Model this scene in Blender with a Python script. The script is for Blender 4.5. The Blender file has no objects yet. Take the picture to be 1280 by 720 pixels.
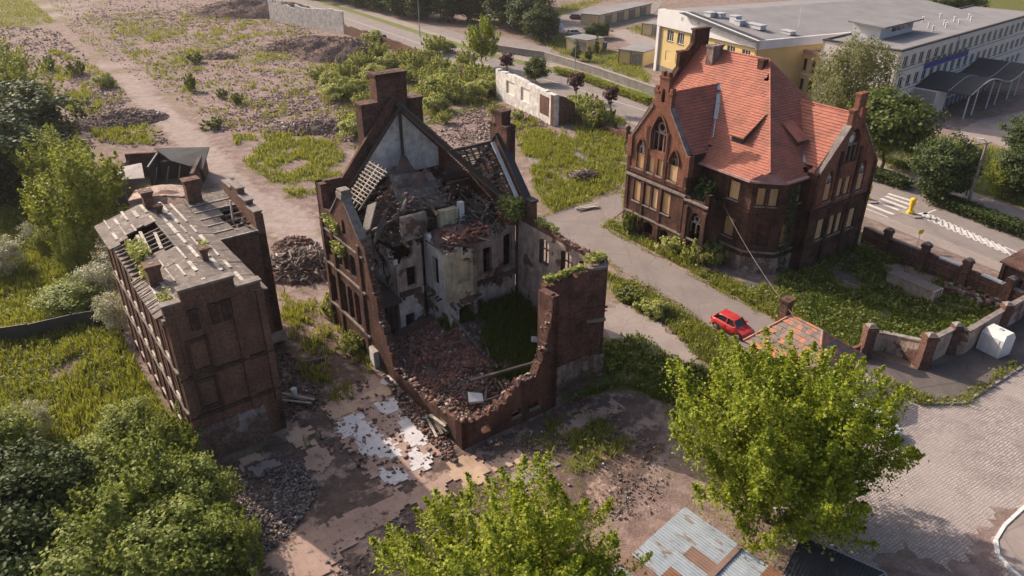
import bpy, math, random
import numpy as np
from mathutils import Vector, Matrix
from mathutils.geometry import tessellate_polygon
rad = math.radians
sc = bpy.context.scene
COL = sc.collection

# ------------------------------------------------------------------ camera
CAM_H, PITCH, LENS = 34.0, rad(28.5), 25.734
cd = bpy.data.cameras.new('camera'); cam = bpy.data.objects.new('camera', cd); COL.objects.link(cam)
cam.location = (0, 0, CAM_H); cam.rotation_euler = (rad(90) - PITCH, 0, 0)
cd.sensor_width = 36; cd.lens = LENS; cd.clip_start = .5; cd.clip_end = 3000
sc.camera = cam
# ------------------------------------------------------------------ sky, sun, exposure
SUN_EL = rad(33); SHADOW_AZ = rad(-38)          # shadows fall towards +x, slightly towards the viewer
sdir = Vector((-math.cos(SHADOW_AZ)*math.cos(SUN_EL), -math.sin(SHADOW_AZ)*math.cos(SUN_EL), math.sin(SUN_EL)))
w = bpy.data.worlds.new('World'); sc.world = w; w.use_nodes = True
bg = w.node_tree.nodes['Background']; sk = w.node_tree.nodes.new('ShaderNodeTexSky')
sk.sky_type = 'NISHITA'; sk.sun_disc = False; sk.sun_elevation = SUN_EL; sk.sun_rotation = math.atan2(sdir.x, sdir.y)
sk.air_density = .8; sk.dust_density = 5.; sk.ozone_density = .6
w.node_tree.links.new(sk.outputs[0], bg.inputs[0]); bg.inputs[1].default_value = .15
sl = bpy.data.lights.new('sun', 'SUN'); sl.energy = 4.7; sl.angle = rad(.6); sl.color = (1, .85, .69)
so = bpy.data.objects.new('sun', sl); COL.objects.link(so); so.rotation_euler = sdir.to_track_quat('Z', 'Y').to_euler(); so.location = (-60, 60, 90)
sc.view_settings.view_transform = 'Standard'; sc.view_settings.look = 'None'
sc.view_settings.gamma = 1; sc.view_settings.use_curve_mapping = False; sc.view_settings.exposure = .24

# ------------------------------------------------------------------ surveying: a spot seen at (u, v) on a 1280 x 720 print, at height z, as plan coordinates
_F = LENS / 36 * 1280; _S, _C = math.sin(PITCH), math.cos(PITCH)
def G(u, v, z=0.):
    a, b = (u - 640) / _F, (v - 360) / _F
    t = (z - CAM_H) / (-_S - b * _C)
    return (a * t, (_C - b * _S) * t)
def GP(pts, z=0.): return [G(u, v, z) for u, v in pts]

# ------------------------------------------------------------------ materials
class NT:
    def __init__(s, name, rough=.9, spec=.25, metal=0.):
        s.m = bpy.data.materials.new(name); s.m.use_nodes = True; s.t = s.m.node_tree; s.n = s.t.nodes
        s.b = s.n['Principled BSDF']; s.b.inputs['Roughness'].default_value = rough
        s.b.inputs['Specular IOR Level'].default_value = spec; s.b.inputs['Metallic'].default_value = metal
        s.tc = s.n.new('ShaderNodeTexCoord'); s.obj = s.tc.outputs['Object']
    def l(s, a, b): s.t.links.new(a, b)
    def put(s, sock, v):
        if isinstance(v, (int, float)): sock.default_value = v
        elif isinstance(v, tuple): sock.default_value = v if len(v) == 4 or len(sock.default_value) == 3 else v + (1,)
        else: s.l(v, sock)
    def noise(s, scale, detail=4, vec=None, rough=.6, dist=0.):
        n = s.n.new('ShaderNodeTexNoise'); n.inputs['Scale'].default_value = scale; n.inputs['Detail'].default_value = detail
        n.inputs['Roughness'].default_value = rough; n.inputs['Distortion'].default_value = dist
        s.l(vec or s.obj, n.inputs['Vector']); return n.outputs['Fac']
    def voro(s, scale, vec=None, out='Distance', feat='F1'):
        n = s.n.new('ShaderNodeTexVoronoi'); n.feature = feat; n.inputs['Scale'].default_value = scale; s.l(vec or s.obj, n.inputs['Vector']); return n.outputs[out]
    def ramp(s, fac, stops, interp='LINEAR'):
        r = s.n.new('ShaderNodeValToRGB'); e = r.color_ramp.elements; r.color_ramp.interpolation = interp
        while len(e) < len(stops): e.new(.5)
        for i, (p, c) in enumerate(stops):
            e[i].position = p; e[i].color = (c, c, c, 1) if isinstance(c, (int, float)) else tuple(c) + (1,)
        s.l(fac, r.inputs[0]); return r.outputs[0]
    def mix(s, fac, a, b, mode='MIX'):
        m = s.n.new('ShaderNodeMix'); m.data_type = 'RGBA'; m.blend_type = mode
        s.put(m.inputs[0], fac); s.put(m.inputs[6], a); s.put(m.inputs[7], b); return m.outputs[2]
    def math(s, op, a, b=0.):
        m = s.n.new('ShaderNodeMath'); m.operation = op; s.put(m.inputs[0], a); s.put(m.inputs[1], b); return m.outputs[0]
    def mapv(s, scale=(1, 1, 1), vec=None, rot=(0, 0, 0)):
        m = s.n.new('ShaderNodeMapping'); m.inputs['Scale'].default_value = scale; m.inputs['Rotation'].default_value = rot
        s.l(vec or s.obj, m.inputs[0]); return m.outputs[0]
    def attr(s, name):
        a = s.n.new('ShaderNodeAttribute'); a.attribute_name = name; return a.outputs['Fac']
    def island(s): return s.n.new('ShaderNodeNewGeometry').outputs['Random Per Island']
    def objrand(s): return s.n.new('ShaderNodeObjectInfo').outputs['Random']
    def bump(s, h, strength=.5, dist=.05):
        b = s.n.new('ShaderNodeBump'); b.inputs['Strength'].default_value = strength; b.inputs['Distance'].default_value = dist
        s.l(h, b.inputs['Height']); s.l(b.outputs[0], s.b.inputs['Normal'])
    def col(s, c): s.put(s.b.inputs['Base Color'], c); return s.m

def simple(name, c1, c2=None, scale=2., rough=.9, spec=.25, metal=0., bump=.3, bscale=12., detail=6, island=False):
    t = NT(name, rough, spec, metal)
    c2 = c2 or tuple(x * .65 for x in c1)
    f = t.ramp(t.noise(scale, detail), [(.3, 0.), (.7, 1.)])
    if island: f = t.math('ADD', t.math('MULTIPLY', f, .5), t.math('MULTIPLY', t.island(), .5))
    c = t.mix(f, c1, c2)
    if bump: t.bump(t.noise(bscale, 5), bump)
    return t.col(c)

def brickmat(name, c1, c2, c3, mortar, soot=.5, bump=.6, plaster=None, damage=.55, grime=.8):
    t = NT(name, .95, .15)
    # bricks laid in running bond on whichever wall plane: (x + y, z)
    sp = t.n.new('ShaderNodeSeparateXYZ'); t.l(t.obj, sp.inputs[0])
    cb = t.n.new('ShaderNodeCombineXYZ'); t.l(t.math('ADD', sp.outputs[0], sp.outputs[1]), cb.inputs[0]); t.l(sp.outputs[2], cb.inputs[1])
    br = t.n.new('ShaderNodeTexBrick'); t.l(cb.outputs[0], br.inputs['Vector']); br.inputs['Scale'].default_value = 1
    br.inputs['Brick Width'].default_value = .27; br.inputs['Row Height'].default_value = .15; br.inputs['Mortar Size'].default_value = .012
    br.inputs['Mortar Smooth'].default_value = .3; br.inputs['Bias'].default_value = 0
    br.inputs['Color1'].default_value = c1 + (1,); br.inputs['Color2'].default_value = c2 + (1,); br.inputs['Mortar'].default_value = mortar + (1,)
    c = br.outputs['Color']
    c = t.mix(t.ramp(t.noise(5.5, 6), [(.42, 0.), (.62, 1.)]), c, c3)
    big = t.ramp(t.noise(.55, 6, rough=.65), [(.38, 0.), (.66, 1.)])
    c = t.mix(t.math('MULTIPLY', big, soot), c, (.018, .014, .014))
    streak = t.ramp(t.noise(1.0, 5, t.mapv((1.6, 1.6, .16))), [(.50, 0.), (.70, 1.)])
    c = t.mix(t.math('MULTIPLY', streak, soot * .8), c, (.022, .018, .018))
    pale = t.ramp(t.noise(1.7, 7, rough=.7), [(.60, 0.), (.75, 1.)])
    c = t.mix(t.math('MULTIPLY', pale, .35), c, (.36, .27, .23))
    if plaster:
        f = t.ramp(t.noise(.42, 9, rough=.62), [(damage - .015, 1.), (damage + .015, 0.)])
        pc = t.mix(t.ramp(t.noise(1.1, 7, rough=.7), [(.35, 0.), (.68, 1.)]), plaster, tuple(x * .5 for x in plaster))
        pc = t.mix(t.ramp(t.noise(1.3, 5, t.mapv((1.5, 1.5, .22))), [(.46, 0.), (.68, grime)]), pc, (.085, .068, .06))
        pc = t.mix(t.ramp(t.noise(.8, 8, rough=.7), [(.55, 0.), (.60, grime * .7)]), pc, (.30, .22, .18))
        c = t.mix(f, c, pc)
        t.bump(t.math('ADD', t.math('MULTIPLY', f, .6), t.noise(7, 6)), .7, .06)
    else:
        t.bump(t.math('ADD', t.math('MULTIPLY', br.outputs['Fac'], -.5), t.noise(9, 6)), bump, .04)
    return t.col(c)

BR = dict(c1=(.16, .062, .042), c2=(.105, .042, .032), c3=(.21, .095, .062), mortar=(.15, .115, .095))
M = {}
M['brick_t'] = brickmat('tenement_brick', (.20, .098, .068), (.115, .060, .047), (.26, .145, .105), (.17, .13, .11), soot=.42)
M['brick_dark'] = brickmat('sooty_relief_shade_brick', (.105, .058, .045), (.065, .038, .032), (.14, .08, .062), (.09, .075, .065), soot=.6)  # sooty brick, darkened further: shade of the front's relief put into the colour
M['brick_r'] = brickmat('ruin_brick', (.16, .076, .058), (.085, .043, .037), (.22, .115, .088), (.15, .115, .10), soot=.62)
M['brick_red'] = brickmat('villa_brick', (.120, .054, .040), (.062, .030, .026), (.17, .078, .056), (.09, .072, .063), soot=.82)
M['brick_gable'] = brickmat('villa_gable_brick', (.27, .105, .066), (.17, .070, .048), (.32, .14, .09), (.15, .105, .085), soot=.46)
M['brick_wall'] = brickmat('yard_wall_brick', (.16, .062, .045), (.10, .042, .035), (.22, .13, .10), (.15, .12, .10), soot=.45)
M['plaster_w'] = brickmat('peeling_white_plaster', (.23, .10, .075), (.15, .07, .055), (.26, .17, .13), (.2, .17, .15), soot=.3, plaster=(.80, .75, .69), damage=.56, grime=.42)
M['plaster_p'] = brickmat('peeling_pink_plaster', (.20, .09, .07), (.13, .062, .05), (.24, .15, .12), (.2, .16, .14), soot=.35, plaster=(.58, .44, .37), damage=.57, grime=.5)
M['plaster_y'] = brickmat('peeling_cream_plaster', (.23, .12, .08), (.16, .08, .06), (.28, .2, .14), (.2, .16, .14), soot=.25, plaster=(.70, .60, .40), damage=.60, grime=.35)
M['plaster_clean'] = brickmat('old_white_gable_plaster', (.23, .12, .09), (.16, .08, .06), (.28, .2, .16), (.2, .16, .14), soot=.10, plaster=(.80, .76, .71), damage=.70, grime=.15)
M['plinth'] = brickmat('rough_plinth', (.17, .10, .085), (.13, .08, .065), (.28, .2, .17), (.2, .16, .14), soot=.35, plaster=(.42, .34, .30), damage=.48)
M['stonewall'] = brickmat('grey_stone_wall', (.24, .22, .20), (.17, .16, .15), (.30, .28, .25), (.14, .13, .12), soot=.3)

def tilemat(name, a, b, c, dark, dk=.5):
    t = NT(name, .75, .3)
    r = t.island()
    col = t.ramp(r, [(0., a), (.45, b), (1., c)])
    col = t.mix(t.math('MULTIPLY', t.ramp(t.noise(.5, 8, rough=.75), [(.45, 0.), (.70, 1.)]), dk), col, dark)
    col = t.mix(t.ramp(t.noise(2.2, 7, rough=.75), [(.60, 0.), (.70, .45)]), col, tuple(x * .55 for x in a))
    col = t.mix(t.ramp(t.noise(1.3, 7, rough=.7), [(.62, 0.), (.74, .4)]), col, (.55, .36, .28))
    t.bump(t.noise(22, 3), .25, .02)
    return t.col(col)
M['tile_red'] = tilemat('clay_roof_tile', (.395, .142, .098), (.415, .152, .105), (.44, .168, .118), (.17, .085, .068), .75)
M['tile_red_old'] = tilemat('mixed_old_roof_tile', (.17, .145, .135), (.26, .19, .16), (.56, .20, .11), (.10, .09, .085), .35)

def tarmat():
    t = NT('weathered_tar_felt', .85, .3)
    c = t.mix(t.ramp(t.noise(.8, 8, rough=.65), [(.35, 0.), (.65, 1.)]), (.105, .086, .078), (.20, .165, .147))
    c = t.mix(t.ramp(t.noise(2.6, 8, rough=.7), [(.55, 0.), (.66, .9)]), c, (.44, .37, .32))
    c = t.mix(t.ramp(t.noise(1.5, 5), [(.60, 0.), (.72, .9)]), c, (.045, .04, .038))
    t.bump(t.noise(3, 7), .5, .05); return t.col(c)
M['tar'] = tarmat()
M['seam'] = simple('pale_felt_seam', (.66, .60, .54), (.26, .22, .19), 2.2, bump=.3)
M['roofgrey'] = simple('grey_roofing', (.20, .19, .195), (.26, .25, .255), .25, bump=.1)
M['roofdark'] = simple('dark_roofing', (.045, .045, .05), (.07, .07, .075), .6, bump=.1)
M['wood'] = simple('weathered_timber', (.23, .19, .165), (.11, .088, .075), 3., bump=.4, island=True)
M['woodpale'] = simple('pale_bleached_sunlit_timber', (.52, .46, .40), (.30, .26, .22), 4., bump=.3)  # bleached pale timber; on the ruin's left laths the paleness is painted sunlight
M['wooddark'] = simple('charred_timber', (.050, .040, .036), (.115, .092, .080), 3., bump=.4, island=True)
def boardmat():
    t = NT('chipboard', .8, .2)
    c = t.mix(t.ramp(t.noise(18, 4), [(.35, 0.), (.65, 1.)]), (.60, .38, .185), (.48, .28, .13))
    c = t.mix(t.math('MULTIPLY', t.objrand(), .7), c, (.66, .48, .30)); c = t.mix(t.ramp(t.objrand(), [(.0, .45), (.3, 0.)]), c, (.30, .20, .12)); c = t.mix(t.ramp(t.noise(2.5, 6, t.mapv((3, 3, .25)), rough=.7), [(.52, 0.), (.68, .55)]), c, (.25, .15, .08)); c = t.mix(t.ramp(t.noise(1.2, 5, t.mapv((1, 1, .4))), [(.5, 0.), (.75, .5)]), c, (.22, .12, .06))
    return t.col(c)
M['board'] = boardmat()
M['stone_trim'] = simple('grey_stone_trim', (.30, .26, .235), (.14, .115, .105), 2., bump=.4)
M['pinkmetal'] = simple('faded_pink_gutter_metal', (.50, .30, .28), (.34, .18, .165), 1.5, .6, .4, bump=.1)
M['zinc'] = simple('zinc_flashing', (.50, .52, .56), (.32, .33, .36), 3., .5, .5, bump=.2)
M['white'] = simple('white_paint', (.74, .73, .72), (.58, .56, .55), 1.5, .7, bump=.1)
M['roadwhite'] = simple('worn_road_paint', (.70, .68, .66), (.42, .40, .39), 3.5, .8, bump=0)
M['yellowwall'] = simple('yellow_render', (.60, .45, .21), (.52, .39, .185), .4, bump=.05)
M['creamwall'] = simple('cream_render', (.55, .44, .27), (.45, .36, .23), .6, bump=.05)
M['greywall'] = simple('pale_grey_render', (.76, .69, .65), (.64, .58, .54), .3, bump=.05)
M['whitewall'] = simple('white_render', (.66, .65, .66), (.56, .55, .57), .3, bump=.05)
def glassmat(name, c, rough=.12):
    t = NT(name, rough, .6); return t.col(c)
M['glass'] = glassmat('window_glass', (.025, .028, .034))
M['glassblue'] = glassmat('blue_tinted_glass', (.09, .12, .18), .2)
M['blue'] = simple('blue_banner', (.04, .06, .27), (.05, .08, .34), 2., .6, bump=0)
M['ochre'] = simple('ochre_emblems', (.25, .16, .10), (.18, .11, .07), 2., bump=0)
M['steel'] = simple('galvanised_steel', (.38, .38, .39), (.28, .28, .29), 3., .45, .5, bump=0)
M['darkmetal'] = simple('dark_metal', (.04, .04, .045), (.06, .06, .06), 3., .5, .5, bump=0)
M['yellowplastic'] = simple('yellow_bollard_plastic', (.85, .56, .03), (.75, .47, .03), 4., .4, .5, bump=0)
M['bark'] = simple('bark', (.10, .075, .058), (.055, .042, .034), 5., bump=.6)

def leafmat(name, a, b, c, trans=.35, spread=.35):
    t = NT(name, .6, .25)
    r = t.math('ADD', t.math('MULTIPLY', t.island(), .7), t.math('MULTIPLY', t.noise(spread, 3), .5))
    col = t.ramp(r, [(.12, a), (.5, b), (.95, c)])
    t.col(col)
    tr = t.n.new('ShaderNodeBsdfTranslucent'); t.l(t.mix(1., col, (1.15, 1.1, .5), 'MULTIPLY'), tr.inputs[0])
    ms = t.n.new('ShaderNodeMixShader'); ms.inputs[0].default_value = trans
    t.l(t.b.outputs[0], ms.inputs[1]); t.l(tr.outputs[0], ms.inputs[2]); t.l(ms.outputs[0], t.n['Material Output'].inputs[0]); return t.m
M['leaf_maple'] = leafmat('maple_leaf', (.085, .125, .010), (.225, .28, .020), (.42, .46, .06), .42)
M['leaf_light'] = leafmat('light_green_leaf', (.15, .19, .026), (.245, .285, .042), (.36, .38, .075))
M['leaf_mid'] = leafmat('mid_green_leaf', (.055, .085, .018), (.095, .130, .026), (.15, .18, .04))
M['leaf_dark'] = leafmat('dark_green_leaf', (.030, .050, .015), (.052, .080, .022), (.09, .12, .034), .25)
M['leaf_grey'] = leafmat('willow_leaf', (.105, .12, .05), (.17, .18, .075), (.25, .25, .11))
M['leaf_bush'] = leafmat('shrub_leaf', (.19, .22, .05), (.31, .335, .09), (.45, .46, .16))
M['leaf_thicket'] = leafmat('thicket_leaf', (.125, .16, .032), (.215, .26, .055), (.33, .37, .10))
M['leaf_purple'] = leafmat('purple_leaf', (.045, .014, .018), (.075, .022, .026), (.11, .035, .036), .25)
M['blossom'] = leafmat('white_blossom', (.20, .22, .11), (.38, .38, .27), (.62, .59, .52), .25)
M['grass'] = leafmat('grass_blade', (.125, .150, .026), (.215, .240, .042), (.37, .37, .11), .4, .12)
M['grass_dark'] = leafmat('shade_tinted_grass_blade', (.05, .085, .014), (.095, .145, .024), (.17, .22, .04), .35, .12)  # darker copy of the grass: shade beside villa and ruin put into the green
M['weed'] = leafmat('weed_leaf', (.09, .12, .03), (.15, .18, .045), (.26, .27, .08), .35, .12)

def rubblemat(name, stops):
    t = NT(name, .95, .15); c = t.ramp(t.island(), stops, 'CONSTANT')
    c = t.mix(.35, c, t.mix(t.noise(6, 4), (.30, .24, .21), (.08, .06, .055))); return t.col(c)
M['rub_brick'] = rubblemat('brick_rubble', [(0., (.20, .085, .06)), (.25, (.15, .07, .055)), (.5, (.24, .14, .11)), (.7, (.12, .09, .08)), (.85, (.33, .27, .24)), (.95, (.55, .52, .50))])
M['rub_mauve'] = rubblemat('mixed_rubble', [(0., (.27, .19, .165)), (.25, (.20, .135, .118)), (.5, (.33, .225, .195)), (.7, (.34, .27, .245)), (.88, (.46, .40, .37)), (.96, (.72, .69, .66))])
M['rub_grey'] = rubblemat('grey_rubble', [(0., (.20, .17, .165)), (.3, (.13, .105, .10)), (.5, (.26, .20, .18)), (.7, (.30, .27, .27)), (.88, (.42, .40, .40)), (.97, (.66, .64, .63))])
M['rub_pink'] = rubblemat('red_brick_heap', [(0., (.36, .12, .075)), (.4, (.27, .09, .06)), (.7, (.42, .17, .11)), (.9, (.3, .2, .16))])
M['rub_wood'] = rubblemat('timber_debris', [(0., (.14, .11, .095)), (.3, (.085, .068, .06)), (.55, (.22, .18, .155)), (.8, (.34, .29, .25)), (.93, (.48, .43, .38))])

# ------------------------------------------------------------------ object helpers
def link(name, me, parent=None, mats=()):
    o = bpy.data.objects.new(name, me); COL.objects.link(o)
    if me is not None:
        for m in (mats if isinstance(mats, (list, tuple)) else [mats]):
            if m and m.name not in [x.name for x in me.materials if x]: me.materials.append(m)
    if parent is not None: o.parent = parent
    return o
def thing(name, label, cat, loc=(0, 0, 0), rz=0., group=None):
    o = bpy.data.objects.new(name, None); COL.objects.link(o); o.empty_display_size = .2
    o.location = tuple(loc) if len(loc) == 3 else (loc[0], loc[1], 0); o.rotation_euler = (0, 0, rz)
    return tag(o, label, cat, group)
def tag(o, label=None, cat=None, group=None, kind=None):
    if label: o['label'] = label
    if cat: o['category'] = cat
    if group: o['group'] = group
    if kind: o['kind'] = kind
    return o
def structure(o): o['kind'] = 'structure'; return o
def dup(root, loc=None, rz=None, scale=None, label=None, group=None, parent=None):
    r = root.copy(); COL.objects.link(r)
    if parent is not None: r.parent = parent
    if loc is not None: r.location = tuple(loc) if len(loc) == 3 else (loc[0], loc[1], 0)
    if rz is not None: r.rotation_euler = (0, 0, rz)
    if scale is not None: r.scale = scale if isinstance(scale, tuple) else (scale,) * 3
    if label: r['label'] = label
    if group: r['group'] = group
    for ch in list(root.children): dup(ch, parent=r)
    return r

class MB:
    def __init__(s): s.v = []; s.f = []; s.mi = []; s.cur = 0
    def quad(s, *p):
        i = len(s.v); s.v += [tuple(q) for q in p]; s.f.append(tuple(range(i, i + len(p)))); s.mi.append(s.cur); return s
    def hexa(s, b, t):                       # bottom ring b (ccw from above), top ring t
        i = len(s.v); n = len(b); s.v += [tuple(q) for q in b] + [tuple(q) for q in t]
        fs = [tuple(i + k for k in range(n - 1, -1, -1)), tuple(i + n + k for k in range(n))]
        fs += [(i + k, i + (k + 1) % n, i + n + (k + 1) % n, i + n + k) for k in range(n)]
        s.f += fs; s.mi += [s.cur] * len(fs); return s
    def box(s, x0, x1, y0, y1, z0, z1):
        return s.hexa([(x0, y0, z0), (x1, y0, z0), (x1, y1, z0), (x0, y1, z0)], [(x0, y0, z1), (x1, y0, z1), (x1, y1, z1), (x0, y1, z1)])
    def prism(s, poly, z0, z1): return s.hexa([(x, y, z0) for x, y in poly], [(x, y, z1) for x, y in poly])
    def bar(s, a, b, wd, h=None, up=(0, 0, 1)):
        a, b = Vector(a), Vector(b); h = h or wd; d = (b - a).normalized(); u = Vector(up)
        if abs(d.dot(u)) > .98: u = Vector((1, 0, 0))
        r = d.cross(u).normalized(); u = r.cross(d).normalized(); r *= wd / 2; u *= h / 2
        return s.hexa([a - r - u, a + r - u, a + r + u, a - r + u][::-1], [b - r - u, b + r - u, b + r + u, b - r + u][::-1])
    def tube(s, a, b, r0, r1=None, n=8):
        a, b = Vector(a), Vector(b); r1 = r0 if r1 is None else r1; d = (b - a).normalized()
        x = d.orthogonal().normalized(); y = d.cross(x)
        ring = lambda c, r: [c + (x * math.cos(6.28318 * k / n) + y * math.sin(6.28318 * k / n)) * r for k in range(n)]
        return s.hexa(ring(a, r0), ring(b, r1))
    def path(s, pts, r, n=6):
        for p, q in zip(pts[:-1], pts[1:]): s.tube(p, q, r, r, n)
        return s
    def mesh(s, name):
        me = bpy.data.meshes.new(name); me.from_pydata(s.v, [], s.f)
        if any(s.mi): me.polygons.foreach_set('material_index', s.mi)
        me.update(); return me
    def build(s, name, mats, parent=None, smooth=False):
        me = s.mesh(name); o = link(name, me, parent, mats)
        if smooth: me.polygons.foreach_set('use_smooth', [True] * len(me.polygons))
        return o

def fast(name, V, Fq, mats, parent=None, smooth=False):
    V = np.asarray(V, np.float32); Fq = np.asarray(Fq, np.int32); k = Fq.shape[1]
    me = bpy.data.meshes.new(name); me.vertices.add(len(V)); me.vertices.foreach_set('co', V.ravel())
    me.loops.add(Fq.size); me.loops.foreach_set('vertex_index', Fq.ravel())
    me.polygons.add(len(Fq)); me.polygons.foreach_set('loop_start', np.arange(0, Fq.size, k, dtype=np.int32))
    if smooth: me.polygons.foreach_set('use_smooth', np.ones(len(Fq), bool))
    me.update(calc_edges=True); me.validate()
    return link(name, me, parent, mats)

# ------------------------------------------------------------------ noise, polygons, scattering
def _hash(ix, iy, seed):
    h = (ix.astype(np.int64) * 374761393 + iy.astype(np.int64) * 668265263 + seed * 1442695041) & 0x7fffffff
    h = ((h ^ (h >> 13)) * 1274126177) & 0x7fffffff
    return ((h ^ (h >> 16)) & 0xffff) / 65535.
def vnoise(x, y, seed=0):
    ix, iy = np.floor(x), np.floor(y); fx, fy = x - ix, y - iy; fx = fx * fx * (3 - 2 * fx); fy = fy * fy * (3 - 2 * fy)
    a, b, c, d = _hash(ix, iy, seed), _hash(ix + 1, iy, seed), _hash(ix, iy + 1, seed), _hash(ix + 1, iy + 1, seed)
    return (a * (1 - fx) + b * fx) * (1 - fy) + (c * (1 - fx) + d * fx) * fy
def fbm(x, y, sc_, seed=0, oct_=4):
    t = 0; amp = .5; s = 0
    for k in range(oct_): t = t + amp * vnoise(x * sc_, y * sc_, seed + k * 17); s += amp; amp *= .55; sc_ *= 2.1
    return t / s
def inside(x, y, poly):
    r = np.zeros(np.shape(x), bool); n = len(poly)
    for i in range(n):
        x0, y0 = poly[i]; x1, y1 = poly[(i + 1) % n]
        c = ((y0 > y) != (y1 > y)); xx = (x1 - x0) * (y - y0) / ((y1 - y0) if y1 != y0 else 1e-9) + x0
        r ^= c & (x < xx)
    return r
def jit(x, y, amp, sc_, seed):
    return x + (fbm(x, y, sc_, seed) - .5) * 2 * amp, y + (fbm(x, y, sc_, seed + 91) - .5) * 2 * amp
def scatter(poly, n, rng, excl=()):
    P = np.array(poly); lo, hi = P.min(0), P.max(0); out = np.zeros((0, 2))
    while len(out) < n:
        q = rng.random((max(n * 2, 400), 2)) * (hi - lo) + lo; m = inside(q[:, 0], q[:, 1], poly)
        for e in excl: m &= ~inside(q[:, 0], q[:, 1], e)
        q = q[m]
        if not len(q): break
        out = np.vstack([out, q])
    return out[:n]

def boxes(name, P, size, mat, rng, parent=None, flat=.5, aniso=(1, .6, .35), tilt=.5):
    """many small tumbled blocks as one mesh"""
    n = len(P); s = size * np.clip(np.exp(rng.normal(0, .5, n)), .3, 2.1); d = np.stack([s * a * (.7 + .6 * rng.random(n)) for a in aniso], 1) * .5
    yaw = rng.random(n) * 6.283; pit = rng.normal(0, tilt, n); rol = rng.normal(0, tilt, n)
    cy, sy, cp, sp, cr, sr = np.cos(yaw), np.sin(yaw), np.cos(pit), np.sin(pit), np.cos(rol), np.sin(rol)
    R = np.stack([np.stack([cy * cp, cy * sp * sr - sy * cr, cy * sp * cr + sy * sr], 1), np.stack([sy * cp, sy * sp * sr + cy * cr, sy * sp * cr - cy * sr], 1), np.stack([-sp, cp * sr, cp * cr], 1)], 1)
    c = np.array([[-1, -1, -1], [1, -1, -1], [1, 1, -1], [-1, 1, -1], [-1, -1, 1], [1, -1, 1], [1, 1, 1], [-1, 1, 1]], float)
    L = c[None] * d[:, None] * (1 + .35 * (rng.random((n, 8, 3)) - .5)); V = np.einsum('nij,nkj->nki', R, L)
    P = np.asarray(P); z = P[:, 2] if P.shape[1] > 2 else np.zeros(n)
    V[:, :, 0] += P[:, None, 0]; V[:, :, 1] += P[:, None, 1]; V[:, :, 2] += (z + d.min(1) * flat)[:, None]
    f = np.array([[3, 2, 1, 0], [4, 5, 6, 7], [0, 1, 5, 4], [1, 2, 6, 5], [2, 3, 7, 6], [3, 0, 4, 7]])
    return fast(name, V.reshape(-1, 3), (f[None] + (np.arange(n) * 8)[:, None, None]).reshape(-1, 4), mat, parent)

def blades(name, P, h, wd, mat, rng, parent=None, lean=.35):
    """grass: bent two-segment blades as one mesh"""
    n = len(P); P = np.asarray(P); z = P[:, 2] if P.shape[1] > 2 else np.zeros(n)
    hh = h * (.5 + rng.random(n)); ww = wd * (.6 + .8 * rng.random(n)); a = rng.random(n) * 6.283
    dx, dy = np.cos(a), np.sin(a); l = lean * hh * (.3 + rng.random(n)); b = rng.random(n) * 6.283; lx, ly = np.cos(b) * l, np.sin(b) * l
    V = np.zeros((n, 4, 3)); base = np.stack([P[:, 0], P[:, 1], z], 1)
    V[:, 0] = base + np.stack([-dx * ww / 2, -dy * ww / 2, 0 * ww], 1); V[:, 1] = base + np.stack([dx * ww / 2, dy * ww / 2, 0 * ww], 1)
    V[:, 2] = base + np.stack([lx * .4 + dx * ww * .45, ly * .4 + dy * ww * .45, hh * .62], 1); V[:, 3] = base + np.stack([lx, ly, hh], 1)
    V[:, 2] -= 0
    F3 = np.array([[0, 1, 2], [0, 2, 3]])
    return fast(name, V.reshape(-1, 3), (F3[None] + (np.arange(n) * 4)[:, None, None]).reshape(-1, 3), mat, parent)

def leaves(name, C, Nrm, size, mat, rng, parent=None, aspect=.7):
    """leaf-sized folded quads at centres C with rough normals Nrm"""
    n = len(C); nr = Nrm + rng.normal(0, .55, (n, 3)); nr /= np.linalg.norm(nr, axis=1)[:, None] + 1e-9
    t = rng.normal(0, 1, (n, 3)); t -= nr * (t * nr).sum(1)[:, None]; t /= np.linalg.norm(t, axis=1)[:, None] + 1e-9
    b = np.cross(nr, t); s = (size * (.6 + .8 * rng.random(n)))[:, None]
    V = np.zeros((n, 4, 3)); V[:, 0] = C - t * s; V[:, 1] = C + b * s * aspect - nr * s * .15; V[:, 2] = C + t * s; V[:, 3] = C - b * s * aspect - nr * s * .15
    F3 = np.array([[0, 1, 2], [0, 2, 3]])
    return fast(name, V.reshape(-1, 3), (F3[None] + (np.arange(n) * 4)[:, None, None]).reshape(-1, 3), mat, parent)

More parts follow.
